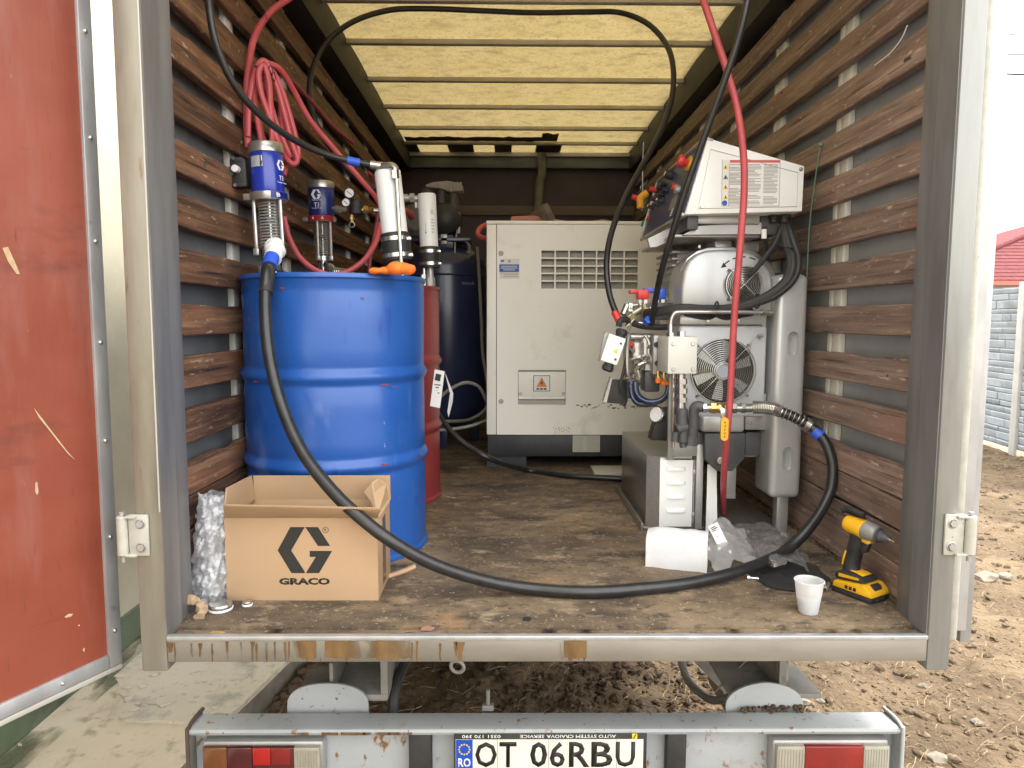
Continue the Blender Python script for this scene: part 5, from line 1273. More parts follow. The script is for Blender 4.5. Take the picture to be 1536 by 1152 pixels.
for k in range(3): z = b2.z-0.006-k*0.008; box(bm, a2.x+0.02*(k>0), b2.x-0.004, GY0-0.0016, GY0-0.0009, z-0.001, z+0.001)
part('print_lines', bm, INKG, st)
bm = new()
for px, py in ((751.5,380),(751.5,602)): c = P(px, py, GY0); cyl(bm, c+Vector((0,0,0)), c+Vector((0,-0.005,0)), 0.0125, seg=16, bev=0.002)
part('lock', bm, CREAMD, gn)
# chipped paint along a scrape
bm = new(); rr = random.Random(21)
for px in list(np.linspace(866, 985, 34)):
    py = 611+rr.uniform(-4,2)-(5 if 900 < px < 912 else 0); c = P(px, py, GY0); w = rr.uniform(0.003,0.011); pts = [(c.x+math.cos(k/7*6.283)*w*rr.uniform(.5,1.3), GY0-0.0006, c.z+math.sin(k/7*6.283)*w*0.55*rr.uniform(.4,1.2)) for k in range(7)]
    prism(bm, pts, (0,0.0004,0))
for _ in range(40):
    c = P(rr.uniform(830,856), rr.uniform(640,648), GY0); s = rr.uniform(.0006,.0016); box(bm, c.x-s, c.x+s, GY0-0.0006, GY0-0.0002, c.z-s, c.z+s)
part('paint_chips', bm, mat('chip_brown', (0.09,0.055,0.035), rough=0.8), gn, smooth=False, kind='stuff')
# skid and type plate
bm = new(); box(bm, gx0+0.004, gx1-0.004, GY0+0.012, GY1-0.02, 0.062, gz0-0.002, 0.003); part('skid', bm, SKID, gn)
for x in (gx0+0.10, gx1-0.14):
    bm = new(); box(bm, x-0.1, x+0.1, GY0+0.045, GY1-0.05, 0.0, 0.061); part('foot', bm, SKID, gn)
a, b = P(859.5, 653.5, GY0), P(900, 678.5, GY0); bm = new(); box(bm, a.x, b.x, GY0+0.008, GY0+0.0115, b.z, a.z); tp = part('type_plate', bm, mat('plate_alu', (0.46,0.45,0.38), rough=0.5), gn)
bm = new()
for k in range(7): z = a.z-0.012-k*0.0105; box(bm, a.x+0.006, a.x+0.05, GY0+0.0072, GY0+0.0079, z-0.001, z+0.001); box(bm, a.x+0.07, b.x-0.006, GY0+0.0072, GY0+0.0079, z-0.001, z+0.001)
part('print_lines', bm, INKG, tp)
# things on top of the cabinet
bm = new(); n = 26
ca, cb_ = P(800, 329, GY0+0.2), P(938, 329, GY0+0.2)
for i in range(n+1):
    for j in range(7):
        x = ca.x+(cb_.x-ca.x)*i/n; y = GY0+0.05+0.07*j+0.03*noise.noise((x*9,j,1)); e = math.sin(math.pi*min(1,i/5,(n-i)/5)*0.5)*math.sin(math.pi*j/6)
        bm.verts.new((x, y, gz1+0.002+e*(0.026+0.016*noise.noise((x*11,y*11,0)))))
bm.verts.ensure_lookup_table()
for i in range(n):
    for j in range(6): bm.faces.new([bm.verts[k] for k in (i*7+j, (i+1)*7+j, (i+1)*7+j+1, i*7+j+1)])
single('cloth', bm, CANVAS, 'crumpled beige cloth lying along the top of the generator cabinet', 'cloth', (ca.x, GY0+0.2, gz1))
bm = new(); c = Vector((P(808,326,3.7).x, 3.7, gz1)); M = Matrix.Translation(c+Vector((0,0,0.035))) @ Matrix.Rotation(-0.5,4,'Y') @ Matrix.Rotation(0.6,4,'Z'); box(bm, -0.018, 0.018, -0.10, 0.10, -0.045, 0.045, 0.003, M)
single('wood_offcut', bm, PLANKD, 'dark wood offcut propped on the generator cabinet', 'wood', c)
bm = new(); c = Vector((P(786,327,3.62).x, 3.62, gz1+0.021)); tube(bm, [c+Vector((-0.06,0.02,0)), c, c+Vector((0.05,0.0,0.0)), c+Vector((0.08,0.05,0))], 0.02, 10, 5); single('pink_rag', bm, mat('pink_rag', (0.38,0.17,0.15), rough=0.9), 'rolled dusty pink rag on the generator cabinet', 'rag', c)
bm = new(); c = PZ(915, 712, 0.0); a0_, b0_ = PZ(890, 714, 0), PZ(948, 714, 0); box(bm, a0_.x, b0_.x+0.05, 3.30, 3.47, 0.001, 0.026, 0.004)
single('foam_board', bm, mat('grey_white_board', (0.55,0.53,0.46), rough=0.8), 'flat off-white board lying on the floor before the generator', 'board', (a0_.x, 3.38, 0))

# ---------------- air compressor
AY = 4.25
ax_ = P(668, 500, AY).x; tr = 0.245
zt = P(668, 369, AY).z
ac = root('air_compressor', 'navy blue vertical air compressor behind the drums', 'compressor', (ax_, AY, 0))
bm = new(); lathe(bm, (ax_,AY,0), (0,0,1), [(0.0,0.10),(0.12,0.115),(0.2,0.15),(tr,0.22),(tr,zt-0.13),(tr-0.01,zt-0.09),(tr-0.05,zt-0.04),(0.12,zt-0.008),(0,zt)], 48, caps=False); part('tank', bm, NAVY, ac, angle=60)
zs_ = P(640, 411, AY-tr).z
bm = new(); ring(bm, (ax_,AY,zs_), (0,0,1), tr+0.0, 0.006, 64, 8); part('weld_seam', bm, NAVY, ac)
for k in range(3):
    a = k*2.094+0.5; bm = new(); p = Vector((ax_+math.cos(a)*0.19, AY+math.sin(a)*0.19, 0)); box(bm, p.x-0.03, p.x+0.03, p.y-0.012, p.y+0.012, 0.0, 0.2, 0.003); part('leg', bm, NAVY, ac)
fx = P(707, 424, AY-0.22); ang = math.atan2(-0.22, fx.x-ax_)
tx = Vector((-math.sin(ang), math.cos(ang), 0)); pc = Vector((ax_+math.cos(ang)*(tr+0.002), AY+math.sin(ang)*(tr+0.002), fx.z))
text('tecnolu', pc, 0.085, 0.020, mat('ink_pale_blue', (0.30,0.32,0.40), rough=0.5), ac, xdir=tx, ydir=(0,0,1), shear=0.25)
HY_ = 4.2; sc_ = HY_/F_PX
bm = new(); pbox(bm, 618, 706, 356, 362, HY_-0.12, HY_+0.15, 0.003); pbox(bm, 655, 680, 352, 372, HY_-0.1, HY_+0.1, 0.003); part('platform', bm, NAVY, ac)
for px0, px1, py0, py1 in ((632,652,283,312),(655,670,280,306),(672,688,288,314)):
    bm = new(); c0, c1_ = P((px0+px1)/2, py1, HY_), P((px0+px1)/2, py0, HY_); R_ = (px1-px0)/2*sc_; n = 9
    cyl(bm, c0, c1_, R_*0.7, seg=16)
    for k in range(n): p = c0.lerp(c1_, (k+0.3)/n); cyl(bm, p, p+Vector((0,0,0.006)), R_, seg=18)
    part('cylinder', bm, mat('dusty_cast', (0.09,0.085,0.075), (0.14,0.13,0.115), 20, rough=0.6) if px0 == 632 else bpy.data.materials['dusty_cast'], ac)
bm = new(); ppoly(bm, [(638,277),(650,273),(672,271),(690,275),(694,278),(694,286),(676,288),(660,282),(640,281)], HY_-0.06, HY_+0.06, 0.004); part('cylinder_head', bm, mat('dusty_alu', (0.24,0.225,0.19), (0.32,0.30,0.26), 20, rough=0.55), ac)
bm = new()
for k in range(4): pbox(bm, 674+k*5, 677.5+k*5, 273, 286.5, HY_-0.068, HY_-0.059, 0.001)
part('head_fins', bm, bpy.data.materials['dusty_alu'], ac)
bm = new(); c = P(670, 332, HY_); lathe(bm, c+Vector((0,-0.14,0)), (0,1,0), [(0.02,-0.01),(0.055,0.0),(0.085,0.03),(0.09,0.2),(0.06,0.24)], 26); part('crankcase', bm, BLACKM, ac)
bm = new(); c = P(624, 330, HY_); lathe(bm, c+Vector((0,0.0,0)), (0,1,0), [(0.02,-0.04),(0.06,-0.035),(0.095,0.0),(0.095,0.2)], 24); part('motor', bm, bpy.data.materials['dusty_cast'], ac)
bm = new(); pbox(bm, 684, 690, 318, 350, HY_-0.05, HY_+0.02, 0.004); pbox(bm, 661, 671, 351, 366, HY_-0.12, HY_-0.08, 0.003); tube(bm, [P(686,345,HY_-.1), P(683,362,HY_-.1), P(682,380,HY_-.16)], 0.006, 8, 4); tube(bm, [P(705,378,HY_-.1),P(702,366,HY_-.1),P(697,362,HY_-.1)], 0.006, 8, 4); cyl(bm, P(704,366,HY_-.1), P(704,379,HY_-.1), 0.007, seg=8); part('fittings', bm, GREYM, ac)
bm = new(); tube(bm, [P(718,372,HY_-.05), P(712,384,HY_-.1), P(703,386,HY_-.1), P(698,380,HY_-.1)], 0.010, 8, 5); part('air_line', bm, BLACKM, ac)
# grey power cables beside the compressor
GYC = 4.05
bm = new(); tube(bm, [P(716,370,GYC), P(719,420,GYC), P(722,480,GYC), P(724,530,GYC), P(731,575,3.7+.3), P(730,610,3.95), P(705,629,3.9), P(668,632,3.6), P(640,630,3.5)], 0.009, 8, 8)
single('power_cable', bm, GREYC, 'grey power cable hanging down beside the navy compressor', 'cable', P(716,370,GYC))
bm = new(); tube(bm, [P(655,600,3.6), P(675,584,3.6), P(698,574,3.62), P(718,580,3.66), P(729,600,3.7), P(738,622,3.8)], 0.009, 8, 8); tube(bm, [P(650,646,3.55), P(690,642,3.6), P(712,637,3.62), P(735,628,3.7)], 0.008, 8, 8)
single('power_cable', bm, GREYC, 'grey cable looping across the floor between red drum and generator', 'cable', P(690,580,3.6))
bm = new(); tube(bm, [P(740,337,3.80), P(728,338,3.74), P(719,344,3.68), P(717,352,3.62), P(724,357,3.57), P(736,357,3.53)], 0.013, 10, 6); single('red_hose_end', bm, REDH, 'short red hose hooked on the left top of the generator', 'hose', P(724,346,3.6))

# ================================================================ SPRAY MACHINE
def cut(bm, cutter):
    """boolean difference, returns a new bmesh"""
    def tmp(b):
        me = bpy.data.meshes.new('t'); b.to_mesh(me); b.free(); o = bpy.data.objects.new('t', me); COL.objects.link(o); return o
    a, c = tmp(bm), tmp(cutter)
    md = a.modifiers.new('b', 'BOOLEAN'); md.operation = 'DIFFERENCE'; md.solver = 'EXACT'; md.object = c
    dg = bpy.context.evaluated_depsgraph_get(); me = bpy.data.meshes.new_from_object(a.evaluated_get(dg))
    for o in (a, c):
        m_ = o.data; bpy.data.objects.remove(o); bpy.data.meshes.remove(m_)
    b = new(); b.from_mesh(me); bpy.data.meshes.remove(me); return b
def obround(bm, c, w, h, y0, y1, n=10):
    r_ = w/2; pts = []
    for k in range(n+1): a = math.pi*k/n; pts.append((c.x+r_*math.cos(a), y0, c.z+h/2-r_+r_*math.sin(a)))
    for k in range(n+1): a = math.pi+math.pi*k/n; pts.append((c.x+r_*math.cos(a), y0, c.z-h/2+r_+r_*math.sin(a)))
    return prism(bm, pts, (0, y1-y0, 0))
MY = 2.42
mc = root('spray_machine', 'silver and white two-component spray machine with fans and a slanted control box', 'machine', (0.72, 2.75, 0))
# --- control box
KY0, KY1 = 2.33, 3.05
kq = [(1062,207),(1207,249),(1203.5,317),(1027,322)]
bm = new(); ppoly(bm, kq, KY0, KY1, 0.004); kb = part('control_box', bm, WHITEP, mc)
bm = new(); ins = [(1053,236),(1057,222),(1197,260),(1195,309),(1047,313)]
q4 = [(1066,224),(1197,259),(1195,310),(1047,313)]
bm = new(); tube(bm, [P(a, b, KY0-0.0005) for a, b in q4], 0.0011, 4, 1, smooth=False, closed=True); part('cover_edge', bm, GREYM, kb)
bm = new()
for px, py in ((1053,310),(1201,254)): c = P(px, py, KY0); cyl(bm, c, c+Vector((0,-0.004,0)), 0.0065, seg=12, bev=0.001); hexnut(bm, c+Vector((0,-0.004,0)), c+Vector((0,-0.0065,0)), 0.004)
part('cover_screws', bm, CHROME, kb, kind='stuff')
# warning label: sheet, red header, symbols and lines of small print
la, lb = P(1084, 240, KY0), P(1170.5, 309, KY0)
bm = new(); prism(bm, [P(1084.5,239.5,KY0-.0006),P(1170.5,239.5,KY0-.0006),P(1168.5,308.5,KY0-.0006),P(1082.5,309.5,KY0-.0006)], (0,0.0004,0)); wl_ = part('warning_label', bm, PAPER, kb, smooth=False)
bm = new(); prism(bm, [P(1095,240,KY0-.0012),P(1170,240,KY0-.0012),P(1170,244,KY0-.0012),P(1095,244,KY0-.0012)], (0,0.0004,0)); part('header_strip', bm, mat('label_red', (0.55,0.10,0.10), rough=0.5), kb, smooth=False)
bm = new(); rr = random.Random(4)
for k in range(29):
    y = 246.5+k*2.1
    for (x0_, x1_) in ((1095,1114),(1121.5,1142),(1146,1167)):
        if rr.random() < 0.12: continue
        e = x1_-rr.choice((0,0,0,2,5,9)); p, q = P(x0_-k*0.06, y, KY0-0.0011), P(e-k*0.06, y+0.9, KY0-0.0011); box(bm, p.x, q.x, KY0-0.0012, KY0-0.0008, q.z, p.z)
part('small_print', bm, INKG, kb, smooth=False, kind='stuff')
bm = new()
for a0_, b0_ in (((1083.5,239.5),(1082.5,309)),((1094,245),(1093,309)),((1170.5,240),(1168.5,309)),((1082.5,309),(1168.5,309))):
    tube(bm, [P(*a0_,KY0-0.001), P(*b0_,KY0-0.001)], 0.0005, 4, 1, smooth=False)
part('label_border', bm, INK, kb)
for py, m in ((251,YELS),(266,INKG),(281,YELS),(296,YELS)):
    bm = new(); c = P(1088.5, py, KY0-0.0012); prism(bm, [c+Vector((-.0085,0,-.006)), c+Vector((.0085,0,-.006)), c+Vector((0,0,.009))], (0,0.0004,0)); part('warning_symbol', bm, m, kb, smooth=False)
    bm = new(); c.y -= 0.0005; prism(bm, [c+Vector((-.002,0,-.004)), c+Vector((.002,0,-.004)), c+Vector((0.0015,0,.004)), c+Vector((-.0015,0,.004))], (0,0.0004,0)); part('symbol_mark', bm, INK, kb, smooth=False)
c = P(1087, 304.5, KY0-0.0012); bm = new(); cyl(bm, c, c+Vector((0,0.0006,0)), 0.0085, seg=20); part('mandatory_symbol', bm, INKB, kb)
# slanted panel on its left
A_, B_ = P(1027, 322, KY0), P(1061, 207.5, KY0)
pu = Vector((0,1,0)); pv = (B_-A_).normalized(); pn = pv.cross(pu)
if pn.x > 0: pn = -pn
def pan(px, py, off=0.0):
    d = Vector(ray(px, py)); c0 = Vector((0,0,CAM_H)); t = (A_-c0).dot(pn)/d.dot(pn); return c0+d*t+pn*off
PH = (B_-A_).length; PL = KY1-KY0
def slab(bm, u0, u1, v0, v1, o0, o1, bev=0.0):
    pts = [A_+pu*u+pv*v+pn*o for u, v, o in ((u0,v0,o0),(u1,v0,o0),(u1,v1,o0),(u0,v1,o0),(u0,v0,o1),(u1,v0,o1),(u1,v1,o1),(u0,v1,o1))]
    return hexa(bm, pts, bev)
bm = new(); slab(bm, 0.006, PL-0.006, 0.006, PH-0.006, 0.0005, 0.003); cp_ = part('control_panel', bm, mat('panel_blue', (0.035,0.045,0.13), rough=0.4), mc)
bm = new(); slab(bm, -0.002, PL, PH-0.005, PH+0.004, -0.02, 0.012, 0.002); slab(bm, PL-0.004, PL+0.002, 0, PH-0.006, 0.0, 0.012, 0.001); slab(bm, -0.002, PL, -0.006, 0.004, 0.0, 0.010, 0.001); part('panel_rim', bm, GREYM, mc)
def knob(px, py, r0, L_, m, name, base=None, r1=None):
    c = pan(px, py, 0.003); bm = new(); cyl(bm, c, c+pn*L_, r0, r1, seg=18, bev=min(0.003, r0*0.3)); k = part(name, bm, m, cp_)
    return c
c = pan(1036, 246, 0.003); bm = new(); cyl(bm, c, c+pn*0.008, 0.026, seg=20); part('emergency_stop_base', bm, YELLOW, cp_)
bm = new(); lathe(bm, c, pn, [(0.012,0.008),(0.014,0.02),(0.020,0.022),(0.0225,0.034),(0.020,0.042),(0.0,0.043)], 22); part('emergency_stop', bm, REDP, cp_)
knob(1010, 264, 0.017, 0.030, BLACKM, 'rotary_knob'); c = pan(1010, 264, 0.034); bm = new(); cyl(bm, c, c+pn*0.001, 0.010, seg=14); part('knob_cap', bm, INKW, cp_)
knob(1021, 286, 0.016, 0.02, GREYM, 'push_button'); c = pan(1021,283,0.022); bm = new(); cyl(bm, c, c+pn*0.008, 0.012, seg=14); part('red_lamp', bm, REDP, cp_)
for px, py in ((1000,278),(994,283),(988,287),(1003,287),(997,293),(991,297),(985,300)): knob(px, py, 0.010, 0.022, BLACKM, 'switch')
bm = new()
for px, py in ((996,303),(989,307),(981,312),(973,316)): c = pan(px, py, 0.004); prism(bm, [c-pu*0.012-pv*0.006, c+pu*0.012-pv*0.006, c+pu*0.012+pv*0.006, c-pu*0.012+pv*0.006], pn*0.018)
part('terminal_plugs', bm, BLACKM, cp_, kind='stuff')
bm = new()
for px, py in ((994,301.5),(987,306),(980,310.5),(971,317)): c = pan(px, py, 0.024); prism(bm, [c-pu*0.012-pv*0.003, c+pu*0.012-pv*0.003, c+pu*0.012+pv*0.003, c-pu*0.012+pv*0.003], pn*0.002)
part('plug_faces', bm, INKW, cp_, kind='stuff')
bm = new(); tube(bm, [pan(981,292,0.03), pan(978,302,0.05), pan(974,316,0.04)], 0.016, 10, 6); part('isolator_plate', bm, mat('isolator_yellow', (0.75,0.36,0.03), rough=0.45), cp_)
bm = new(); c = pan(976,303,0.035); cyl(bm, c, c+pn*0.05, 0.012, seg=14, bev=0.002); c = pan(988,287,0.01); cyl(bm, c, c+pn*0.03, 0.011, seg=12); part('isolator_key', bm, REDP, cp_)
bm = new(); c = pan(975,328,0.004); cyl(bm, c, c+pn*0.01, 0.009, seg=12); part('red_lamp', bm, REDP, cp_)
bm = new(); c = pan(967,337,0.004); cyl(bm, c, c+pn*0.01, 0.011, seg=12); part('green_lamp', bm, mat('green_plastic', (0.02,0.35,0.10), rough=0.4), cp_)
bm = new()
for (px, py, w, h) in ((1012,302,0.045,0.03),(1016,296,0.02,0.03)): c = pan(px, py, 0.0035); prism(bm, [c-pu*w-pv*h, c+pu*w-pv*h, c+pu*w+pv*h*0.4, c-pu*w+pv*h], pn*0.0008)
part('panel_print', bm, GREYC, cp_)
bm = new(); c = pan(1009,319,0.004)
for dv in (-0.010, 0, 0.010): prism(bm, [c+pv*dv-pu*0.016-pv*0.003, c+pv*dv+pu*0.016-pv*0.003, c+pv*dv+pu*0.016+pv*0.003, c+pv*dv-pu*0.016+pv*0.003], pn*0.0005)
part('panel_mark', bm, INKW, cp_)
bm = new(); a_ = pan(974, 300, 0.03); tube(bm, [a_, a_+Vector((-0.004,0,0.12)), a_+Vector((-0.002,0,0.24))], 0.0022, 6, 4); part('antenna', bm, GREYM, mc)
# --- bracket under the control box
bm = new(); pbox(bm, 1047, 1140, 322, 336, KY0+0.05, KY1-0.1, 0.003); ppoly(bm, [(1025,352),(1048,339),(1142,334),(1142,351)], KY0+0.06, KY0+0.10); part('shelf', bm, GREYM, mc)
bm = new(); pbox(bm, 1031, 1047.5, 323, 344, KY0+0.03, KY0+0.2, 0.002); part('shelf_block', bm, DGREY, mc)
bm = new(); ppoly(bm, [(975,371),(972,358),(1026,331),(1029,342),(1026,352),(985,370)], KY0+0.2, KY0+0.22); pbox(bm, 1008, 1140, 352, 356, KY0+0.08, KY1-0.1, 0.001); part('bracket', bm, GREYM, mc)
bm = new(); pbox(bm, 1140, 1168, 321, 352, KY0+0.08, KY1-0.2, 0.004); part('duct', bm, DGREY, mc)
bm = new()
for px, r_ in ((1160,0.012),(1176,0.017)): cyl(bm, P(px,318,KY0+0.07), P(px,334,KY0+0.07), r_, seg=14); hexnut(bm, P(px,321,KY0+0.07), P(px,327,KY0+0.07), r_*1.4)
cyl(bm, P(1147,340,KY0+.06), P(1147,357,KY0+.06), 0.008, seg=10); part('cable_glands', bm, BLACKM, mc, kind='stuff')
bm = new(); cyl(bm, P(1146,344,KY0+.055), P(1146,358,KY0+.055), 0.009, seg=10); cyl(bm, P(1049,368,KY0+.05), P(1049,372,KY0+.05), 0.004, seg=8); part('connector', bm, WHITEPL, mc)
# --- motor cover with the small fan
mo = [(1022,472),(1022,430),(1025,408),(1033,391),(1046,380),(1062,375),(1085,374),(1112,375),(1130,381),(1148,394),(1158,412),(1160,440),(1160,472)]
bm = new(); ppoly(bm, mo, MY, MY+0.20, 0.013, 3); part('motor_cover', bm, SILVER, mc, angle=40)
bm = new(); mo2 = [(1018,472),(1018,428),(1022,404),(1031,387),(1046,376),(1062,371),(1086,370),(1113,371),(1132,377),(1152,391),(1163,411),(1165,472)]
ppoly(bm, mo2, MY+0.04, MY+0.05, 0.003); part('motor_flange', bm, STAIN, mc)
bm = new(); pbox(bm, 1012, 1062, 372, 470, MY+0.22, MY+0.5, 0.03)
for k in range(9): y = 376+k*10; pbox(bm, 1008, 1030, y, y+4, MY+0.215, MY+0.49, 0.002)
part('motor', bm, GREYM, mc)
bm = new(); pbox(bm, 1072, 1099, 360, 377, MY+0.08, MY+0.2, 0.008); pbox(bm, 1104, 1140, 361, 378, MY+0.10, MY+0.25, 0.008); part('motor_terminal_box', bm, SILVER, mc)
def fan(px, py, r_px, Yf, nring, blades, hub_px):
    c = P(px, py, Yf); R_ = r_px*Yf/F_PX
    bm = new(); cyl(bm, c+Vector((0,0.010,0)), c+Vector((0,-0.0005,0)), R_*1.0, seg=40); part('fan_opening', bm, INK, mc)
    if blades:
        bm = new()
        for k in range(blades):
            a = k*2*math.pi/blades+0.35; e = []
            for rr_, wd in ((R_*0.26,0.16),(R_*0.6,0.20),(R_*0.93,0.17)):
                e.append((rr_, a-wd, a+wd*1.1))
            for (r0_, a0, a1), (r1_, b0, b1) in zip(e, e[1:]):
                q = [c+Vector((r*math.cos(t), dy, r*math.sin(t))) for r, t, dy in ((r0_,a0,-0.002),(r0_,a1,-0.008),(r1_,b1,-0.008),(r1_,b0,-0.002))]
                prism(bm, q, (0,-0.0012,0))
        part('fan_blades', bm, GREYM, mc)
        bm = new(); cyl(bm, c, c+Vector((0,-0.012,0)), hub_px*Yf/F_PX, seg=28, bev=0.002); part('fan_hub', bm, mat('hub_grey', (0.33,0.36,0.42), rough=0.4), mc)
    bm = new(); yo = Vector((0,-0.018,0))
    for k in range(nring): ring(bm, c+yo, (0,1,0), R_*(0.16+0.84*(k+1)/nring) if blades else R_*(k+0.6)/nring, 0.0011, 44, 5)
    ring(bm, c+yo, (0,1,0), R_*1.01, 0.0018, 44, 6)
    for k in range(4):
        a = k*math.pi/2+0.8; r0_ = hub_px*Yf/F_PX if blades else 0.0
        p, q = c+yo+Vector((math.cos(a)*r0_,-0.001,math.sin(a)*r0_)), c+yo+Vector((math.cos(a)*R_*1.12,-0.001,math.sin(a)*R_*1.12))
        tube(bm, [p, q, q+Vector((0,0.016,0))], 0.0014, 5, 1, smooth=False)
        ring(bm, q+Vector((0,0.012,0)), (0,1,0), 0.004, 0.0015, 12, 4)
    part('fan_guard', bm, CHROME, mc)
fan(1114, 427, 27, MY, 11, 0, 0)
bm = new(); c = P(1114, 427, MY-0.0008); Rr = 41*MY/F_PX
for a0, a1 in ((2.35,2.10),(1.75,1.50),(1.35,1.12),(0.98,0.78),(1.98,1.86)):
    pts_o = [c+Vector((math.cos(a0+(a1-a0)*k/5)*(Rr+.0022),0,math.sin(a0+(a1-a0)*k/5)*(Rr+.0022))) for k in range(6)]; pts_i = [c+Vector((math.cos(a0+(a1-a0)*k/5)*(Rr-.0022),0,math.sin(a0+(a1-a0)*k/5)*(Rr-.0022))) for k in range(6)]
    prism(bm, pts_o+pts_i[::-1], (0,0.0005,0))
e = c+Vector((math.cos(2.36)*Rr,0,math.sin(2.36)*Rr)); prism(bm, [e+Vector((-.010,0,-.010)), e+Vector((-.001,0,.009)), e+Vector((.010,0,-.006))], (0,0.0005,0))
part('rotation_arrow', bm, INK, mc, smooth=False)
# --- main cover with the big fan
bm = new(); pbox(bm, 1020, 1150, 472, 487, MY-0.012, MY+0.2, 0.005); part('cover_ledge', bm, SILVER, mc)
bm = new(); pbox(bm, 1018, 1149, 488, 626, MY, MY+0.2, 0.010, 3); part('main_cover', bm, mat('cover_pale', (0.52,0.54,0.56), rough=0.42, metal=0.2), mc)
bm = new()
for px, py in ((1061,481),(1107,481),(1124,634)): c = P(px, py, MY-0.012); cyl(bm, c, c+Vector((0,-0.006,0)), 0.007, seg=12, bev=0.001); hexnut(bm, c+Vector((0,-.006,0)), c+Vector((0,-.008,0)), 0.004)
part('cover_screws', bm, CHROME, mc, kind='stuff')
fan(1083, 556, 48, MY, 13, 6, 14)
bm = new(); pbox(bm, 1140, 1158, 470, 640, MY+0.05, MY+0.25, 0.006); pbox(bm, 1118, 1150, 590, 612, MY+0.01, MY+0.15, 0.006); pbox(bm, 1118, 1152, 612, 645, MY+0.02, MY+0.2, 0.004); part('side_plate', bm, GREYM, mc)
bm = new(); tube(bm, [P(1142,504,MY), P(1136,504,MY-0.01), P(1128,512,MY-0.012), P(1124,535,MY-0.006)], 0.0018, 6, 5); hexnut(bm, P(1138,504,MY-.012), P(1144,504,MY-.012), 0.008); part('sensor_lead', bm, GREYM, mc)
# --- tall rounded rear cover with two pockets
bm = new(); CYf = 2.38
x0_, x1_ = P(1160, 580, CYf).x, P(1208, 580, CYf).x; zt_, zb_ = P(1188, 411, CYf).z, P(1176, 748, CYf).z
box(bm, x0_, x1_, CYf, CYf+0.16, zb_, zt_, 0.022, seg=4)
cu = new(); pk = []
for px, py in ((1189.5,515),(1181.5,688)):
    c = P(px, py, CYf); obround(cu, c, 0.036, 0.082, CYf-0.02, CYf+0.016)
bm = cut(bm, cu); part('rear_cover', bm, SILVER, mc, angle=40)
for px, py in ((1189.5,515),(1181.5,688)):
    c = P(px, py, CYf); bm = new(); n = 24; pts = []
    r_, h_ = 0.018, 0.082
    for k in range(11): a = math.pi*k/10; pts.append((c.x+r_*math.cos(a), CYf-0.0002, c.z+h_/2-r_+r_*math.sin(a)))
    for k in range(11): a = math.pi+math.pi*k/10; pts.append((c.x+r_*math.cos(a), CYf-0.0002, c.z-h_/2+r_+r_*math.sin(a)))
    tube(bm, pts, 0.0022, 6, 1, smooth=False, closed=True); part('pocket_rim', bm, SILVER, mc)
    bm = new(); b_ = c+Vector((-0.008,0.0155,0.016)); cyl(bm, b_, b_+Vector((0,-0.008,0)), 0.0075, seg=14, bev=0.001); ring(bm, b_+Vector((0,-.008,0)), (0,1,0), 0.004, 0.001, 12, 4); part('pocket_screw', bm, GREYM, mc)
bm = new(); pbox(bm, 1165, 1182, 745, 800, 2.44, 2.48, 0.003); part('leg', bm, GREYM, mc)
bm = new(); box(bm, 0.93, 0.965, 2.95, 2.99, 0.0, 0.5, 0.003); part('leg', bm, GREYM, mc)
bm = new(); tube(bm, [P(1168,336,2.42), P(1178,352,2.42), P(1184,375,2.42)], 0.004, 6, 5); pbox(bm, 1196, 1201, 398, 416, 2.44, 2.46, 0.001); part('cover_hook', bm, WHITEPL, mc)
# --- black cable harness
for k, (dx, dy, r_) in enumerate(((0,0,0.013),(7,3,0.012),(-6,-2,0.010))):
    bm = new(); tube(bm, [P(1176+dx*.4,332,2.41), P(1182+dx,362,2.38), P(1190+dx,390,2.365), P(1184+dx,418,2.355), P(1160+dx*.6,440+dy,2.35), P(1130,453+dy,2.35), P(1098,462+dy,2.36), P(1060,463+dy*.6,2.37), P(1025,462+dy,2.38), P(990,466+dy,2.42), P(968,470+dy,2.48)], r_, 10, 8); part('harness_cable', bm, BLACKM, mc)
bm = new(); tube(bm, [P(1174,336,2.40), P(1164,362,2.39), P(1148,385,2.385), P(1134,403,2.39), P(1126,412,2.40)], 0.009, 10, 7); part('harness_cable', bm, BLACKM, mc)
bm = new(); tube(bm, [P(1147,356,2.40), P(1150,372,2.42), P(1152,390,2.45)], 0.006, 8, 5); part('harness_cable', bm, BLACKM, mc)
bm = new()
for px, py in ((1075,463),(1178,372),(1136,452)):
    c = P(px, py, 2.362); ring(bm, c, (1,0,0) if px != 1178 else (0.3,0,1), 0.023, 0.003, 16, 6)
part('cable_ties', bm, INK, mc, kind='stuff')
bm = new(); tube(bm, [P(1028,468,2.40), P(1060,474,2.40), P(1075,469,2.40), P(1090,474,2.40), P(1128,468,2.41)], 0.014, 8, 6); part('split_loom', bm, BLACKM, mc)
# --- bent steel pipe
bm = new(); tube(bm, [P(1006,506,2.33), P(1006,490,2.33), P(1007,479,2.33), P(1012,470,2.33), P(1022,468,2.33), P(1060,468,2.33), P(1110,468,2.335), P(1142,469,2.34)], 0.0065, 12, 8); part('steel_pipe', bm, STAIN, mc)
bm = new(); hexnut(bm, P(1142,469,2.34), P(1152,469,2.34), 0.012); cyl(bm, P(1152,469,2.34), P(1160,469,2.34), 0.008, seg=12); cyl(bm, P(1006,500,2.33), P(1006,486,2.33), 0.010, seg=12); hexnut(bm, P(1006,506,2.33), P(1006,499,2.33), 0.013); part('pipe_fittings', bm, CHROME, mc)
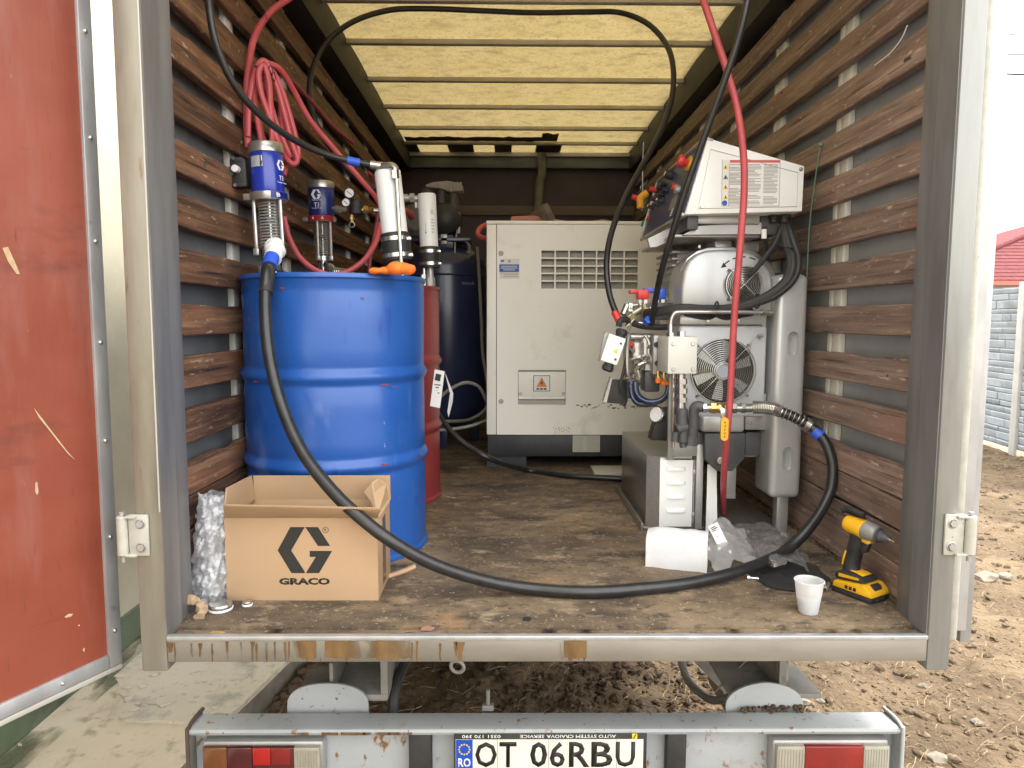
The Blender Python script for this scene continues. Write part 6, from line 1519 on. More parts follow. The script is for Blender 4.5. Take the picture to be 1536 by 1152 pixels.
# --- white manifold block with fittings below
bm = new(); pbox(bm, 1002, 1046, 505, 561, 2.30, 2.46, 0.004); part('manifold_block', bm, mat('block_cream', (0.60,0.60,0.56), rough=0.4), mc)
bm = new()
for px, py in ((1010,516),(1039,516),(1010,554),(1039,554)): c = P(px, py, 2.30); cyl(bm, c, c+Vector((0,-0.004,0)), 0.006, seg=12, bev=0.001)
hexnut(bm, P(1022,505,2.34), P(1022,497,2.34), 0.014); part('block_bolts', bm, CHROME, mc)
bm = new(); 
for y0_, y1_, r_, hx in ((561,568,0.014,0),(568,576,0.020,1),(576,582,0.015,0),(582,590,0.021,1),(590,596,0.015,0),(596,603,0.020,1),(603,613,0.016,0)):
    (hexnut if hx else cyl)(bm, P(1022,y0_,2.34), P(1022,y1_,2.34), r_)
cyl(bm, P(1010,561,2.36), P(1010,672,2.36), 0.005, seg=10); part('fitting_stack', bm, CHROME, mc)
bm = new(); cyl(bm, P(1023,612,2.33), P(1024,664,2.33), 0.019, seg=16, bev=0.004); cyl(bm, P(1014,645,2.32), P(1030,640,2.33), 0.018, seg=12); tube(bm, [P(1054,611,2.30), P(1046,609,2.305), P(1041,616,2.31), P(1040,640,2.315), P(1037,662,2.32)], 0.0175, 12, 5)
cyl(bm, P(1024,660,2.33), P(1025,671,2.33), 0.012, seg=12); cyl(bm, P(1038,655,2.32), P(1037,668,2.32), 0.021, seg=8); cyl(bm, P(1013,648,2.31), P(1012,662,2.31), 0.012, seg=10); part('strainer', bm, DGREY, mc)
bm = new(); hexnut(bm, P(1053,612,2.30), P(1059,612,2.30), 0.017); cyl(bm, P(1059,612,2.30), P(1066,612,2.30), 0.013, seg=12); hexnut(bm, P(1097,612,2.30), P(1104,612,2.30), 0.019); cyl(bm, P(1104,612,2.30), P(1111,612,2.30), 0.014, seg=12); hexnut(bm, P(1111,612,2.30), P(1117,612,2.30), 0.018); cyl(bm, P(1117,612,2.30), P(1130,612,2.30), 0.0145, seg=12); part('hose_fittings', bm, CHROME, mc, kind='stuff')
bm = new(); hexnut(bm, P(1065,612,2.30), P(1073,612,2.30), 0.020); cyl(bm, P(1073,612,2.30), P(1089,612,2.30), 0.016, seg=14); ball(bm, P(1080,612,2.30), 0.019, 14, 10); hexnut(bm, P(1089,612,2.30), P(1097,612,2.30), 0.020); part('ball_valve', bm, BRASS, mc)
bm = new(); c = P(1085, 620, 2.222); cbox(bm, c, (0.018,0.004,0.03), 0.001); cyl(bm, P(1083,614,2.285), P(1083,614,2.222), 0.006, seg=8); part('valve_stem', bm, CHROME, mc)
bm = new(); a_, b_ = P(1081.5, 626, 2.22), P(1091.5, 661, 2.22); hx_ = (a_.x+b_.x)/2
obround(bm, Vector((hx_,0,(a_.z+b_.z)/2)), b_.x-a_.x, a_.z-b_.z, 2.216, 2.224); part('valve_handle', bm, YELLOW, mc, angle=50)
bm = new()
for k in range(5):
    z = a_.z-0.016-k*0.0115; box(bm, hx_-0.003, hx_+0.004, 2.2150, 2.2159, z-0.0006, z+0.0006); box(bm, hx_-0.0006+0.001*(k%2), hx_+0.0006+0.001*(k%2), 2.2150, 2.2159, z-0.004, z+0.004)
part('handle_print', bm, INK, mc)
# ribbed conduit sleeve and spring over the hose end
cs = [P(1130,611,2.30), P(1145,611,2.29), P(1160,613,2.28), P(1173,618,2.27)]
bm = new(); tube(bm, cs, 0.0185, 14, 8)
spc = smooth_path(cs, 6)
for p, q in zip(spc, spc[1:]): ring(bm, p, q-p, 0.0195, 0.0026, 18, 6)
part('ribbed_conduit', bm, CHROME, mc)
# --- lower pump housing
bm = new(); pbox(bm, 1052, 1118, 623, 649, MY-0.02, MY+0.2, 0.012, 3); part('pump_cap', bm, SILVER, mc)
bm = new(); ppoly(bm, [(1057,650),(1119,650),(1117,688),(1099,707),(1076,707),(1058,690)], MY-0.01, MY+0.2, 0.004); pbox(bm, 1118, 1150, 648, 684, MY+0.06, MY+0.2, 0.004); pbox(bm, 1040, 1058, 648, 690, MY+0.02, MY+0.15, 0.004); part('pump_housing', bm, DGREY, mc)
bm = new(); c = P(1080, 690, MY-0.012); hexnut(bm, c, c+Vector((0,-0.008,0)), 0.014); cyl(bm, c+Vector((0,-.008,0)), c+Vector((0,-.010,0)), 0.009, seg=12); part('pump_bolt', bm, CHROME, mc)
bm = new(); pbox(bm, 1085, 1104, 690, 748, MY+0.08, MY+0.10, 0.001); pbox(bm, 1104, 1135, 683, 685, MY+0.08, MY+0.4, 0.0); pbox(bm, 1010, 1046, 660, 684, MY+0.0, MY+0.02, 0.001); pbox(bm, 1003, 1012, 560, 690, MY+0.0, MY+0.02, 0.001); part('frame_sheet', bm, GREYM, mc, kind='stuff')
# --- transformer box with louvred white door
bY, bB = 2.45, 3.02
XA, XB, XC = P(969.5, 740, bY+0.03).x, P(989, 740, bY).x, P(1038, 740, bY).x
zT = P(1010, 687, bY).z; zTb = P(943, 657, bB-0.02).z
bm = new(); pts = [(XA,bY+0.03),(XB,bY),(XC+0.035,bY),(XC+0.035,bB),(XA,bB)]
prism(bm, [(x,y,0.012) for x, y in pts], (0,0,zT-0.012), 0.002); tb = part('transformer_box', bm, STAIND, mc, smooth=True)
bm = new(); prism(bm, [(XA-0.001,bY+0.029,zT+0.0005),(XB,bY-0.001,zT+0.0005),(XC+0.036,bY-0.001,zT+0.0005),(XC+0.036,bB,zT+0.0005),(XA-0.001,bB,zT+0.0005)], (0,0,0.003)); part('box_lid', bm, STAIN, tb)
bm = new(); prism(bm, [(XA-0.0008,bY+0.0295,0.012),(XB-0.0015,bY-0.0012,0.012),(XB-0.0015,bY-0.0012,zT),(XA-0.0008,bY+0.0295,zT)], Vector((-0.5,-0.85,0))*0.001); part('corner_strip', bm, STAIN, tb, smooth=False)
bm = new(); zD0 = 0.018; box(bm, XB, XC, bY-0.004, bY-0.0005, zD0, zT-0.006, 0.001); dr_ = part('louvred_door', bm, WHITEP, tb)
for py in (703.5, 724, 745, 765.5):
    a_, b_ = P(998, py, bY), P(1028, py, bY); bm = new(); rgs = []
    n = 14
    for k in range(n+1):
        t = k/n; s_ = math.sin(math.pi*t)**0.4 if 0 < t < 1 else 0; x = a_.x+(b_.x-a_.x)*t
        rgs.append([bm.verts.new((x, bY-0.0041-o*s_, a_.z+dz)) for o, dz in ((0,0.009),(0.004,0.008),(0.008,0.002),(0.008,-0.005),(0,-0.0055))])
    for p, q in zip(rgs, rgs[1:]):
        for k in range(4): bm.faces.new((p[k], q[k], q[k+1], p[k+1]))
    bmesh.ops.recalc_face_normals(bm, faces=bm.faces); part('louvre', bm, WHITEP, tb)
bm = new(); x = XC+0.004; cyl(bm, (x,bY-0.006,0.03), (x,bY-0.006,zT-0.02), 0.0025, seg=8)
for z in (0.06, zT-0.05): cbox(bm, (x,bY-0.006,z), (0.010,0.006,0.02), 0.001); hexnut(bm, (x,bY-0.009,z), (x,bY-0.012,z), 0.004)
part('latch_rod', bm, GREYM, tb)
bm = new(); box(bm, XC+0.010, XC+0.034, bY-0.012, bY-0.0005, 0.010, zT+0.05, 0.001); part('frame_edge', bm, GREYM, tb)
xw0, xw1 = P(1060,740,bY-0.01).x, P(1076,740,bY-0.01).x
bm = new(); hexa(bm, [(xw0,bY-0.012,0.004),(xw1+0.004,bY-0.010,0.004),(xw1+0.004,bY-0.006,0.004),(xw0,bY-0.008,0.004),(xw0,bY-0.012,zT-0.02),(xw1-0.006,bY-0.010,zT-0.02),(xw1-0.006,bY-0.006,zT-0.02),(xw0,bY-0.008,zT-0.02)]); part('side_sheet', bm, WHITEP, mc, smooth=False)
bm = new(); box(bm, XA-0.022, XA-0.016, bY+0.0, bB+0.03, 0.0, 0.03, 0.001); box(bm, XA-0.016, 0.99, bY+0.02, bB+0.03, 0.0, 0.010, 0.001); part('base_frame', bm, STAIND, mc)
bm = new(); ppoly(bm, [(1010,690),(1018,668),(1044,668),(1047,690)], bY, bY+0.05); part('frame_foot', bm, GREYM, mc)
# --- front manifold on the left side: valves, fittings, gland box, hoses
VY = 2.56
bm = new(); pbox(bm, 967, 1012, 454, 480, VY-0.02, VY+0.12, 0.006); part('rubber_boot', bm, DGREY, mc)
bm = new(); pbox(bm, 957, 974, 434, 449, VY-0.03, VY+0.02, 0.005); pbox(bm, 945, 958, 434.5, 440.5, VY-0.028, VY+0.012, 0.003); part('red_valve_handle', bm, REDP, mc)
bm = new(); pbox(bm, 983, 999, 432, 449, VY-0.0, VY+0.04, 0.005); pbox(bm, 966, 984, 432, 439, VY-0.002, VY+0.036, 0.003); part('blue_valve_handle', bm, BLUEP, mc)
bm = new()
for x0_, x1_, y0_, y1_, d0 in ((958,971,449,456,-.02),(984,997,449,455,0.0)): pbox(bm, x0_, x0_+4, y0_, y1_, VY+d0, VY+d0+.01, 0); pbox(bm, x1_-5, x1_, y0_, y1_, VY+d0, VY+d0+.01, 0)
pbox(bm, 940, 990, 455, 490, VY+0.0, VY+0.10, 0.004); part('valve_block', bm, STAIN, mc)
rr = random.Random(8); bm = new(); bm2 = new()
for (a0, b0, a1, b1, r_, hx) in ((941,458,935,472,.013,0),(936,474,948,462,.009,1),(950,470,963,462,.013,0),(944,482,955,473,.012,1),(963,458,970,476,.014,0),(966,462,968,468,.018,1),(969,474,972,482,.012,1),(948,458,958,457,.009,0),
        (946,456,946,468,.010,1),(975,462,975,474,.008,0),(940,490,952,478,.007,0),(958,484,975,486,.006,0)):
    (hexnut if hx else cyl)(bm if rr.random() < .7 else bm2, P(a0,b0,VY-0.03), P(a1,b1,VY-0.04), r_)
part('valve_fittings', bm, CHROME, mc); part('olive_fittings', bm2, mat('olive_zinc', (0.38,0.36,0.20), rough=0.35, metal=0.7), mc)
bm = new(); cyl(bm, P(966,456,VY-.05), P(972,478,VY-.05), 0.011, seg=14); hexnut(bm, P(968,462,VY-.05), P(969.5,468,VY-.05), 0.016); hexnut(bm, P(970,471,VY-.05), P(971,475,VY-.05), 0.015); part('brass_fittings', bm, bpy.data.materials['olive_zinc'], mc)
bm = new(); tube(bm, [P(1010,490,VY-.02), P(985,491,VY-.03), P(962,489,VY-.03), P(948,484,VY-.03), P(938,479,VY-.04), P(930,482,VY-.05), P(928,490,VY-.05)], 0.011, 10, 6); part('harness_cable', bm, BLACKM, mc)
bm = new(); c = P(918.5, 524, VY-0.07); Rj = Matrix.Rotation(rad(18), 3, 'Y'); cbox(bm, c, (0.062,0.045,0.098), 0.004, Rj); jb = part('junction_box', bm, WHITEP, mc)
for s_ in (1, -1):
    bm = new(); ax = Rj @ Vector((0,0,s_)); b0 = c+ax*0.049+Rj @ Vector((-0.006*s_ if s_ < 0 else 0.012,0,0)); lathe(bm, b0, ax, [(0.018,0),(0.018,0.010),(0.021,0.012),(0.021,0.024),(0.014,0.030)], 10); part('cable_gland', bm, BLACKM, jb)
bm = new(); e = c+Rj @ Vector((0.010,-0.0232,-0.002)); X_, Z_ = Rj @ Vector((1,0,0)), Rj @ Vector((0,0,1)); prism(bm, [e-X_*0.010-Z_*0.007, e+X_*0.010-Z_*0.007, e+Z_*0.010], (0,0.0006,0)); part('warning_triangle', bm, YELS, jb)
bm = new()
for dz in (0.028,-0.03): e = c+Rj @ Vector((0.018,-0.0231,dz)); cyl(bm, e, e+Vector((0,-0.0015,0)), 0.0045, seg=8)
part('cover_screws', bm, DGREY, jb, kind='stuff')
bm = new(); ppoly(bm, [(907,501),(911,497),(902,540),(898,542)], VY-0.05, VY-0.03); part('box_backplate', bm, GREYM, mc)
# block of pistons and tubes in the middle
bm = new(); pbox(bm, 980, 1001, 503, 562, 2.48, 2.60, 0.003); pbox(bm, 940, 952, 500, 560, VY+0.02, VY+0.1, 0.004); part('proportioner_block', bm, GREYM, mc)
bm = new(); cyl(bm, P(955,512,VY-.02), P(955,540,VY-.02), 0.030, seg=18, bev=0.004); cyl(bm, P(968,506,VY-.02), P(968,545,VY-.02), 0.022, seg=16, bev=0.003); cyl(bm, P(946,505,VY-.01), P(980,505,VY-.01), 0.012, seg=14); part('fluid_cylinder', bm, STAIN, mc)
bm = new(); cyl(bm, P(985,517,2.478), P(985,517,2.470), 0.010, seg=14); cyl(bm, P(986,545,2.478), P(986,545,2.470), 0.010, seg=14); part('port_hole', bm, INK, mc)
bm = new(); tube(bm, [P(968,503,VY-.04), P(974,515,VY-.05), P(973,530,VY-.05), P(980,545,VY-.05), P(985,555,VY-.04)], 0.0055, 8, 6); tube(bm, [P(947,486,VY-.03), P(940,500,VY-.06), P(936,515,VY-.06), P(933,530,VY-.06)], 0.005, 8, 6); tube(bm, [P(946,540,VY-.04), P(960,536,VY-.05), P(972,540,VY-.05), P(983,553,VY-.04)], 0.007, 8, 6); tube(bm, [P(943,505,VY-.05), P(941,530,VY-.06), P(942,560,VY-.06), P(946,570,VY-.05)], 0.0065, 8, 6); tube(bm, [P(960,566,VY-.05), P(957,550,VY-.05), P(966,544,VY-.05)], 0.007, 8, 6); part('steel_tubes', bm, STAIN, mc)
bm = new()
for px, py, r_ in ((965,533,.011),(970,533,.010),(984,537,.012),(975,517,.009),(952,560,.010),(950,568,.012),(956,572,.012),(942,566,.010),(983,560,.012),(958,548,.012),(948,575,.009),(946,522,.010)):
    hexnut(bm, P(px,py,VY-.055), P(px+rr.uniform(-3,3),py+5,VY-.05), r_)
part('tube_nuts', bm, CHROME, mc, kind='stuff')
bm = new(); c = P(947,517,VY-.05); ball(bm, c, 0.008, 10, 8); part('red_cap', bm, REDP, mc)
bm = new(); pbox(bm, 968, 984, 545, 556, VY-.03, VY+.05, 0.003); part('cream_block', bm, bpy.data.materials['block_cream'], mc)
bm = new(); pbox(bm, 967, 990, 557, 588, VY-.03, VY+.06, 0.006); pbox(bm, 940, 948, 560, 598, VY, VY+.05, 0.004); part('heater_block', bm, DGREY, mc)
bm = new(); ppoly(bm, [(908,604),(917,570),(940,570),(942,600),(938,612),(932,606)], VY+0.02, VY+0.05, 0.002); part('drip_bracket', bm, BLACKM, mc)
bm = new(); ppoly(bm, [(905,602),(916,566),(919,566),(910,604)], VY+0.015, VY+0.05); part('bracket_edge', bm, GREYM, mc)
bm = new(); tube(bm, [P(941,532,VY-.04), P(936,555,VY-.05), P(931,575,VY-.05), P(930,590,VY-.04)], 0.006, 8, 6); part('black_lead', bm, BLACKM, mc)
for pts_, dy in (([(948,572),(948,588),(952,600),(962,606),(982,606)], -.05), ([(954,574),(955,588),(962,598),(976,603),(992,600),(1001,590),(1003,576)], -.07)):
    bm = new(); tube(bm, [P(a, b, VY+dy) for a, b in pts_], 0.0105, 10, 8); part('sample_hose', bm, mat('hose_blue_black', (0.02,0.026,0.045), rough=0.4) if dy == -.05 else bpy.data.materials['hose_blue_black'], mc)
    bm = new(); tube(bm, [P(a-1.2, b-1, VY+dy-0.0085) for a, b in pts_], 0.0022, 5, 8); part('hose_stripe', bm, mat('hose_stripe_blue', (0.16,0.25,0.45), rough=0.5) if dy == -.05 else bpy.data.materials['hose_stripe_blue'], mc)
bm = new(); cyl(bm, P(987,556,2.46), P(987,568,2.46), 0.0045, seg=8); hexnut(bm, P(987,564,2.46), P(987,568,2.46), 0.009); cyl(bm, P(996,556,2.45), P(996,571,2.45), 0.0045, seg=8); hexnut(bm, P(996,567,2.45), P(996,571,2.45), 0.009); part('brass_fittings', bm, BRASS, mc)
bm = new(); pbox(bm, 984, 991, 568, 575, 2.44, 2.465, 0.003); pbox(bm, 992, 1001, 571, 578, 2.43, 2.455, 0.003); pbox(bm, 999, 1007, 573, 577.5, 2.425, 2.45, 0.002); part('orange_tap', bm, ORANGE, mc)
bm = new(); ppoly(bm, [(991,615),(1011,612),(1012,662),(976,660),(981,640)], 2.50, 2.56, 0.003); part('gauge_bracket', bm, BLACKM, mc)
bm = new(); c = P(986, 622, 2.50); nd = Vector((-0.75,-0.62,0.25)).normalized(); cyl(bm, c-nd*0.008, c+nd*0.008, 0.030, seg=24, bev=0.002); gg = part('gauge', bm, CHROME, mc)
bm = new(); cyl(bm, c+nd*0.0082, c+nd*0.009, 0.026, seg=24); part('gauge_face', bm, INKW, gg)

# ================================================================ HOSES
def fpt(px, py, z): return PZ(px, py, z)
# heavy black feed hose from the blue drum pump across the floor to the machine
hp = [P(408,389,2.085), P(400,412,2.03), P(398,470,1.985), P(405,540,1.955), P(424,612,1.92), P(455,680,1.86), P(500,738,1.80), P(545,780,1.765), P(592,815,1.76), P(650,846,1.79),
      P(720,869,1.83), fpt(790,882,0.022), fpt(880,888,0.019), fpt(970,882,0.019), fpt(1050,871,0.020), fpt(1120,853,0.032), fpt(1175,828,0.045), P(1215,790,2.13), P(1242,745,2.17), P(1249,705,2.19), P(1242,672,2.21), P(1228,650,2.235), P(1214,639,2.25), P(1194,627,2.26), P(1172,618,2.27)]
bm = new(); tube(bm, hp, 0.0168, 14, 10); hs = single('black_hose', bm, BLACKR, 'thickest black hose sweeping from the blue drum across the floor to the machine', 'hose', hp[12])
def band(parent, name, m, a, b, r_, ext=0.0):
    bm = new(); tube(bm, [a, (a+b)/2, b], r_, 14, 3); return part(name, bm, m, parent)
band(hs, 'blue_tape', TAPE, P(408.5,385,2.09), P(404,400,2.055), 0.021)
band(hs, 'blue_tape', TAPE, P(1231,655,2.23), P(1222,646,2.243), 0.0195)
band(hs, 'hose_ferrule', BLACKM, P(403,402,2.05), P(398.5,440,2.005), 0.0198)
bm = new(); spp = smooth_path([P(1214,639,2.25), P(1194,627,2.26), P(1172,618,2.27)], 10)
for p, q in list(zip(spp, spp[1:]))[::3]: ring(bm, p, q-p, 0.0190, 0.0022, 18, 6)
for p, q in list(zip(spp, spp[1:]))[:3]: ring(bm, p, q-p, 0.0190, 0.003, 18, 6)
part('hose_spring', bm, CHROME, hs)
# overhead black hose from the leaning white cartridge, up over the roof bar and down to the machine
h2 = [P(567,249,2.34), P(535,243,2.32), P(490,232,2.27), P(440,209,2.19), P(392,174,2.10), P(352,128,2.03), P(327,75,1.99), P(315,20,1.97), P(313,-30,1.96), P(325,-110,1.98), Vector((-0.55,2.02,1.93)), Vector((-0.15,2.15,2.02)), Vector((0.35,2.15,2.02)), Vector((0.62,2.10,1.88)), P(1124,-40,2.08), P(1119,10,2.08), P(1104,70,2.10), P(1080,140,2.13), P(1053,215,2.17), P(1030,280,2.20), P(1010,345,2.24), P(994,400,2.30), P(984,445,2.38), P(977,487,2.46)]
bm = new(); tube(bm, h2, 0.0102, 12, 10); hs = single('black_hose', bm, BLACKR, 'black hose rising from the leaning white cartridge, then hanging down past the control box', 'hose', h2[3])
band(hs, 'blue_tape', TAPE, P(539,244.2,2.322), P(520,240.2,2.308), 0.0130); band(hs, 'hose_ferrule', CHROME, P(574,249.5,2.342), P(555,246.8,2.333), 0.0130)
band(hs, 'blue_tape', bpy.data.materials['blue_plastic'], P(973,479,2.445), P(969,483,2.47), 0.013)
# second black hose along the ceiling
zr_ = CZ-0.006
h3 = [P(602,297,3.03), P(572,287,3.0), P(540,270,2.95), P(510,240,2.92), P(482,200,2.90), P(466,160,2.90), P(466,115,2.93), P(485,70,2.98), P(525,35,3.03), P(580,16,3.07), PZ(640,13,zr_), PZ(720,16,zr_), PZ(800,19,zr_), PZ(880,18,zr_), PZ(930,19,zr_), P(972,36,3.04), P(1000,68,2.96), P(1010,105,2.90), P(1007,150,2.86), P(992,195,2.82), P(968,240,2.78), P(941,290,2.72), P(920,340,2.66), P(910,390,2.60), P(914,440,2.56), P(929,482,2.52)]
bm = new(); tube(bm, h3, 0.0112, 12, 10); hs = single('black_hose', bm, BLACKR, 'black hose looping along the yellow ceiling to the red-taped end at the machine', 'hose', h3[12])
band(hs, 'red_tape', REDP, P(922,468,2.535), P(930,484,2.518), 0.0135)
# black hose lying at the back of the floor
h4 = [P(640,598,3.3), P(655,618,3.25), P(672,642,3.2), P(700,668,3.16), P(740,690,3.14), PZ(790,705,0.016), PZ(850,713,0.016), PZ(910,717,0.016), PZ(970,720,0.016)]
bm = new(); tube(bm, h4, 0.0135, 12, 8); hs = single('black_hose', bm, BLACKR, 'thinner black hose lying on the floor between the red drum and the machine', 'hose', h4[5])
bm = new(); sph = smooth_path([p+Vector((0,-0.003,0.0125)) for p in h4], 12)
for i in range(8, len(sph)-14, 2):
    if i % 10 < 7: tube(bm, [sph[i], sph[i+1]], 0.0012, 4, 1, smooth=False)
part('printed_marking', bm, INKG, hs, kind='stuff')
# red air hose: runs over the roof to the machine, plus a coil hung on the left wall
WX_ = -0.795
r1 = [P(372,222,2.30), P(370,170,2.31), P(372,110,2.33), P(381,58,2.36), P(402,22,2.40), P(430,0,2.44), P(470,-22,2.5), Vector((-0.45,2.62,1.98)), Vector((0.0,2.60,2.03)), Vector((0.45,2.45,2.02)), P(1036,-60,2.25), P(1055,0,2.22), P(1070,45,2.21), P(1090,105,2.20), P(1106,165,2.19), P(1115,230,2.19), P(1116,290,2.20), P(1111,360,2.21), P(1105,430,2.22), P(1100,500,2.235), P(1096,580,2.245), P(1093,625,2.25), P(1090,655,2.26), P(1086,710,2.35), P(1085,755,2.5), PZ(1086,772,0.012)]
bm = new(); tube(bm, r1, 0.0108, 12, 9); single('red_hose', bm, REDH, 'red air hose crossing the ceiling and hanging down in front of the machine', 'hose', r1[15])
top = [(378,108),(386,97),(396,92),(402,100),(407,112)]
coilp = []
loops = [((372,205),(374,150),(385,102),(398,92),(412,120),(424,160),(438,215),(446,238),(440,246),(428,236)),
         ((418,215),(404,175),(392,140),(388,110),(396,98),(403,120),(406,160),(408,215)),
         ((396,212),(388,180),(382,145),(382,115),(392,95),(404,100),(420,128),(436,178),(447,224),(445,240),(434,232)),
         ((434,232),(420,200),(407,160),(400,125),(396,104),(388,104),(381,125),(384,165),(392,212))]
Yl = [2.30, 2.28, 2.33, 2.31]
path = []
for lp, yy in zip(loops, Yl): path += [P(a, b, yy+0.05*(a-380)/60.0) for a, b in lp]
bm = new(); tube(bm, path, 0.0092, 10, 6)
tube(bm, [P(426,262,2.37), P(430,240,2.37), P(425,200,2.36), P(420,150,2.36), P(408,108,2.34), P(396,96,2.32)], 0.0092, 10, 6)
cw = single('red_hose', bm, REDH, 'coil of red hose hung in long loops on the left slats', 'hose', path[3])
bm = new()
for px, py, yy in ((395,108,2.315),(399,118,2.32),(386,30,2.40)):
    c = P(px, py, yy); ring(bm, c, (0.3,0.2,1), 0.030 if py > 50 else 0.015, 0.0016, 16, 5); tube(bm, [c+Vector((0.02,-.02,0)), c+Vector((0.035,-.03,0.01)), c+Vector((0.04,-.03,-.012))], 0.0014, 5, 4)
part('wire_tie', bm, INK, cw)
r3 = [P(400,94,2.33), P(420,104,2.36), P(440,135,2.42), P(465,180,2.48), P(500,222,2.54), P(540,268,2.60), P(566,300,2.66), P(574,325,2.72)]
bm = new(); tube(bm, r3, 0.0098, 10, 8); single('red_hose', bm, REDH, 'red hose slanting from the wall coil down behind the leaning cartridge', 'hose', r3[4])
r4 = [P(426,325,2.55), P(432,352,2.55), P(448,384,2.56), P(470,403,2.58), P(496,412,2.60), P(522,407,2.62), P(546,390,2.64), P(563,364,2.68), P(571,335,2.74)]
bm = new(); tube(bm, r4, 0.0102, 10, 8); single('red_hose', bm, REDH, 'red hose sagging in a U in front of the farther blue pump', 'hose', r4[4])
r5 = [P(553,420,3.2), P(555,390,3.2), P(562,350,3.2), P(568,310,3.2), P(563,272,3.2), P(552,258,3.15)]
bm = new(); tube(bm, r5, 0.0085, 8, 6); single('red_hose', bm, mat('red_hose_thin', (0.24,0.04,0.05), rough=0.5), 'thin dark red hose hanging against the slats behind the pumps', 'hose', r5[2])
r6 = [P(560,180,3.4)+Vector((-0.25,0,0)), P(470,160,2.9), P(446,130,2.75), P(424,110,2.6)]
bm = new(); tube(bm, [P(424,108,2.58), P(446,130,2.7), P(474,160,2.85), P(500,190,3.0), P(530,215,3.2)], 0.0075, 8, 6); single('red_hose', bm, bpy.data.materials['red_hose_thin'], 'thin red line running back along the upper left slats', 'hose', P(474,160,2.85))
bm = new(); tube(bm, [P(596,318,3.1), P(606,316,3.12), P(614,320,3.16), P(618,326,3.2)], 0.014, 10, 5); single('red_hose', bm, REDH, 'short red hose end between the two white cartridges', 'hose', P(606,316,3.12))

# ================================================================ SMALL THINGS ON THE FLOOR
# white foam block, bent over its lower layer
fa, fb_ = PZ(968, 850, 0), PZ(1060, 860, 0)
fd_ = (fb_-fa); fd_.z = 0; fl2 = fd_.length; fx_ = fd_.normalized(); fy_ = Vector((-fx_.y, fx_.x, 0))
fh = P(1010, 799, 2.06).z
bm = new(); n = 14
sec = [(0,0.0),(0.0,fh*0.4),(0.001,fh*0.72),(0.004,fh*0.80),(0.012,fh*0.88),(0.030,fh*0.97),(0.045,fh*1.0),(0.060,fh*0.98),(0.064,0.0)]
rg = []
for i in range(n+1):
    t = i/n; sh = 0.010*math.sin(t*3.0)
    rg.append([bm.verts.new(fa+fx_*(fl2*t)+fy_*(y_+(0.004*noise.noise((t*4,z_*30,0))))+Vector((0,0,max(0,z_*(1+0.035*noise.noise((t*6,y_*25,2))-(0.10*(1-t/0.16)*(z_/fh) if t < 0.16 else 0)))+0.0005))) for y_, z_ in sec])
for a, b in zip(rg, rg[1:]):
    for k in range(len(sec)-1): bm.faces.new((a[k], b[k], b[k+1], a[k+1]))
bm.faces.new(rg[0][::-1] if False else rg[0]); bm.faces.new(rg[-1][::-1]); bmesh.ops.recalc_face_normals(bm, faces=bm.faces)
single('foam_block', bm, FOAM, 'white foam packing block on the floor before the louvred steel box', 'foam', fa, angle=40)
# clear bag arched beside it, with a printed document inside
BAG = film('clear_bag_film', (0.95,0.95,0.97), 0.32, 0.16, 60, 0.5, 0.72)
def sheet(name, label, cat, m, pts_rows, jit, seed, sub=4):
    """lofts rows of control points into a crumpled sheet"""
    rows = [smooth_path(r, sub*2) for r in pts_rows]
    cols = list(zip(*rows)); grid = [smooth_path(c, sub*2) for c in cols]
    bm = new(); g = [[bm.verts.new(p+Vector((noise.noise(p*22+Vector((seed,0,0))), noise.noise(p*22+Vector((0,seed,0))), noise.noise(p*22+Vector((0,0,seed)))))*jit+Vector((noise.noise(p*60), noise.noise(p*60+Vector((3,seed,0))), noise.noise(p*60+Vector((0,7,seed)))))*jit*0.4) for p in c] for c in grid]
    for a, b in zip(g, g[1:]):
        for i in range(len(a)-1): bm.faces.new((a[i], a[i+1], b[i+1], b[i]))
    for v in bm.verts: v.co.z = max(v.co.z, 0.003)
    return single(name, bm, m, label, cat, pts_rows[0][0], angle=70)
bag = sheet('plastic_bag', 'crumpled clear plastic bag holding a paper slip beside the white foam block', 'bag', BAG,
   [[P(1060,800,2.22), PZ(1064,830,0.03), PZ(1072,862,0.004)],
    [P(1080,775,2.30), P(1085,805,2.20), PZ(1090,855,0.006)],
    [P(1098,790,2.32), P(1108,815,2.18), P(1098,838,2.10)],
    [P(1118,800,2.30), P(1126,828,2.16), P(1120,846,2.09)],
    [P(1126,815,2.30), P(1134,845,2.15), PZ(1132,858,0.006)]], 0.012, 3, 9)
bm = new(); q = [P(1062,790,2.195), P(1076,783,2.20), P(1092,815,2.165), P(1079,824,2.16)]; prism(bm, q, (0,0.0008,0.0004)); ps = single('paper_slip', bm, PAPER, 'printed white paper slip lying in the clear bag', 'paper', q[0], smooth=False)
bm = new()
for (u, v, w, h) in ((0.15,0.10,0.5,0.035),(0.15,0.17,0.62,0.035),(0.15,0.24,0.4,0.03),(0.2,0.5,0.3,0.012),(0.2,0.56,0.2,0.012)):
    A0, U, W_ = q[0], q[1]-q[0], q[3]-q[0]; c = [A0+U*u+W_*v, A0+U*(u+w)+W_*v, A0+U*(u+w)+W_*(v+h), A0+U*u+W_*(v+h)]; prism(bm, [p+Vector((0,-0.0012,0.0006)) for p in c], (0,0.0003,0))
part('print_lines', bm, INK, ps, smooth=False)
DBAG = film('dark_bag_film', (0.90,0.90,0.92), 0.50, 0.08, 70, 0.9, 0.35)
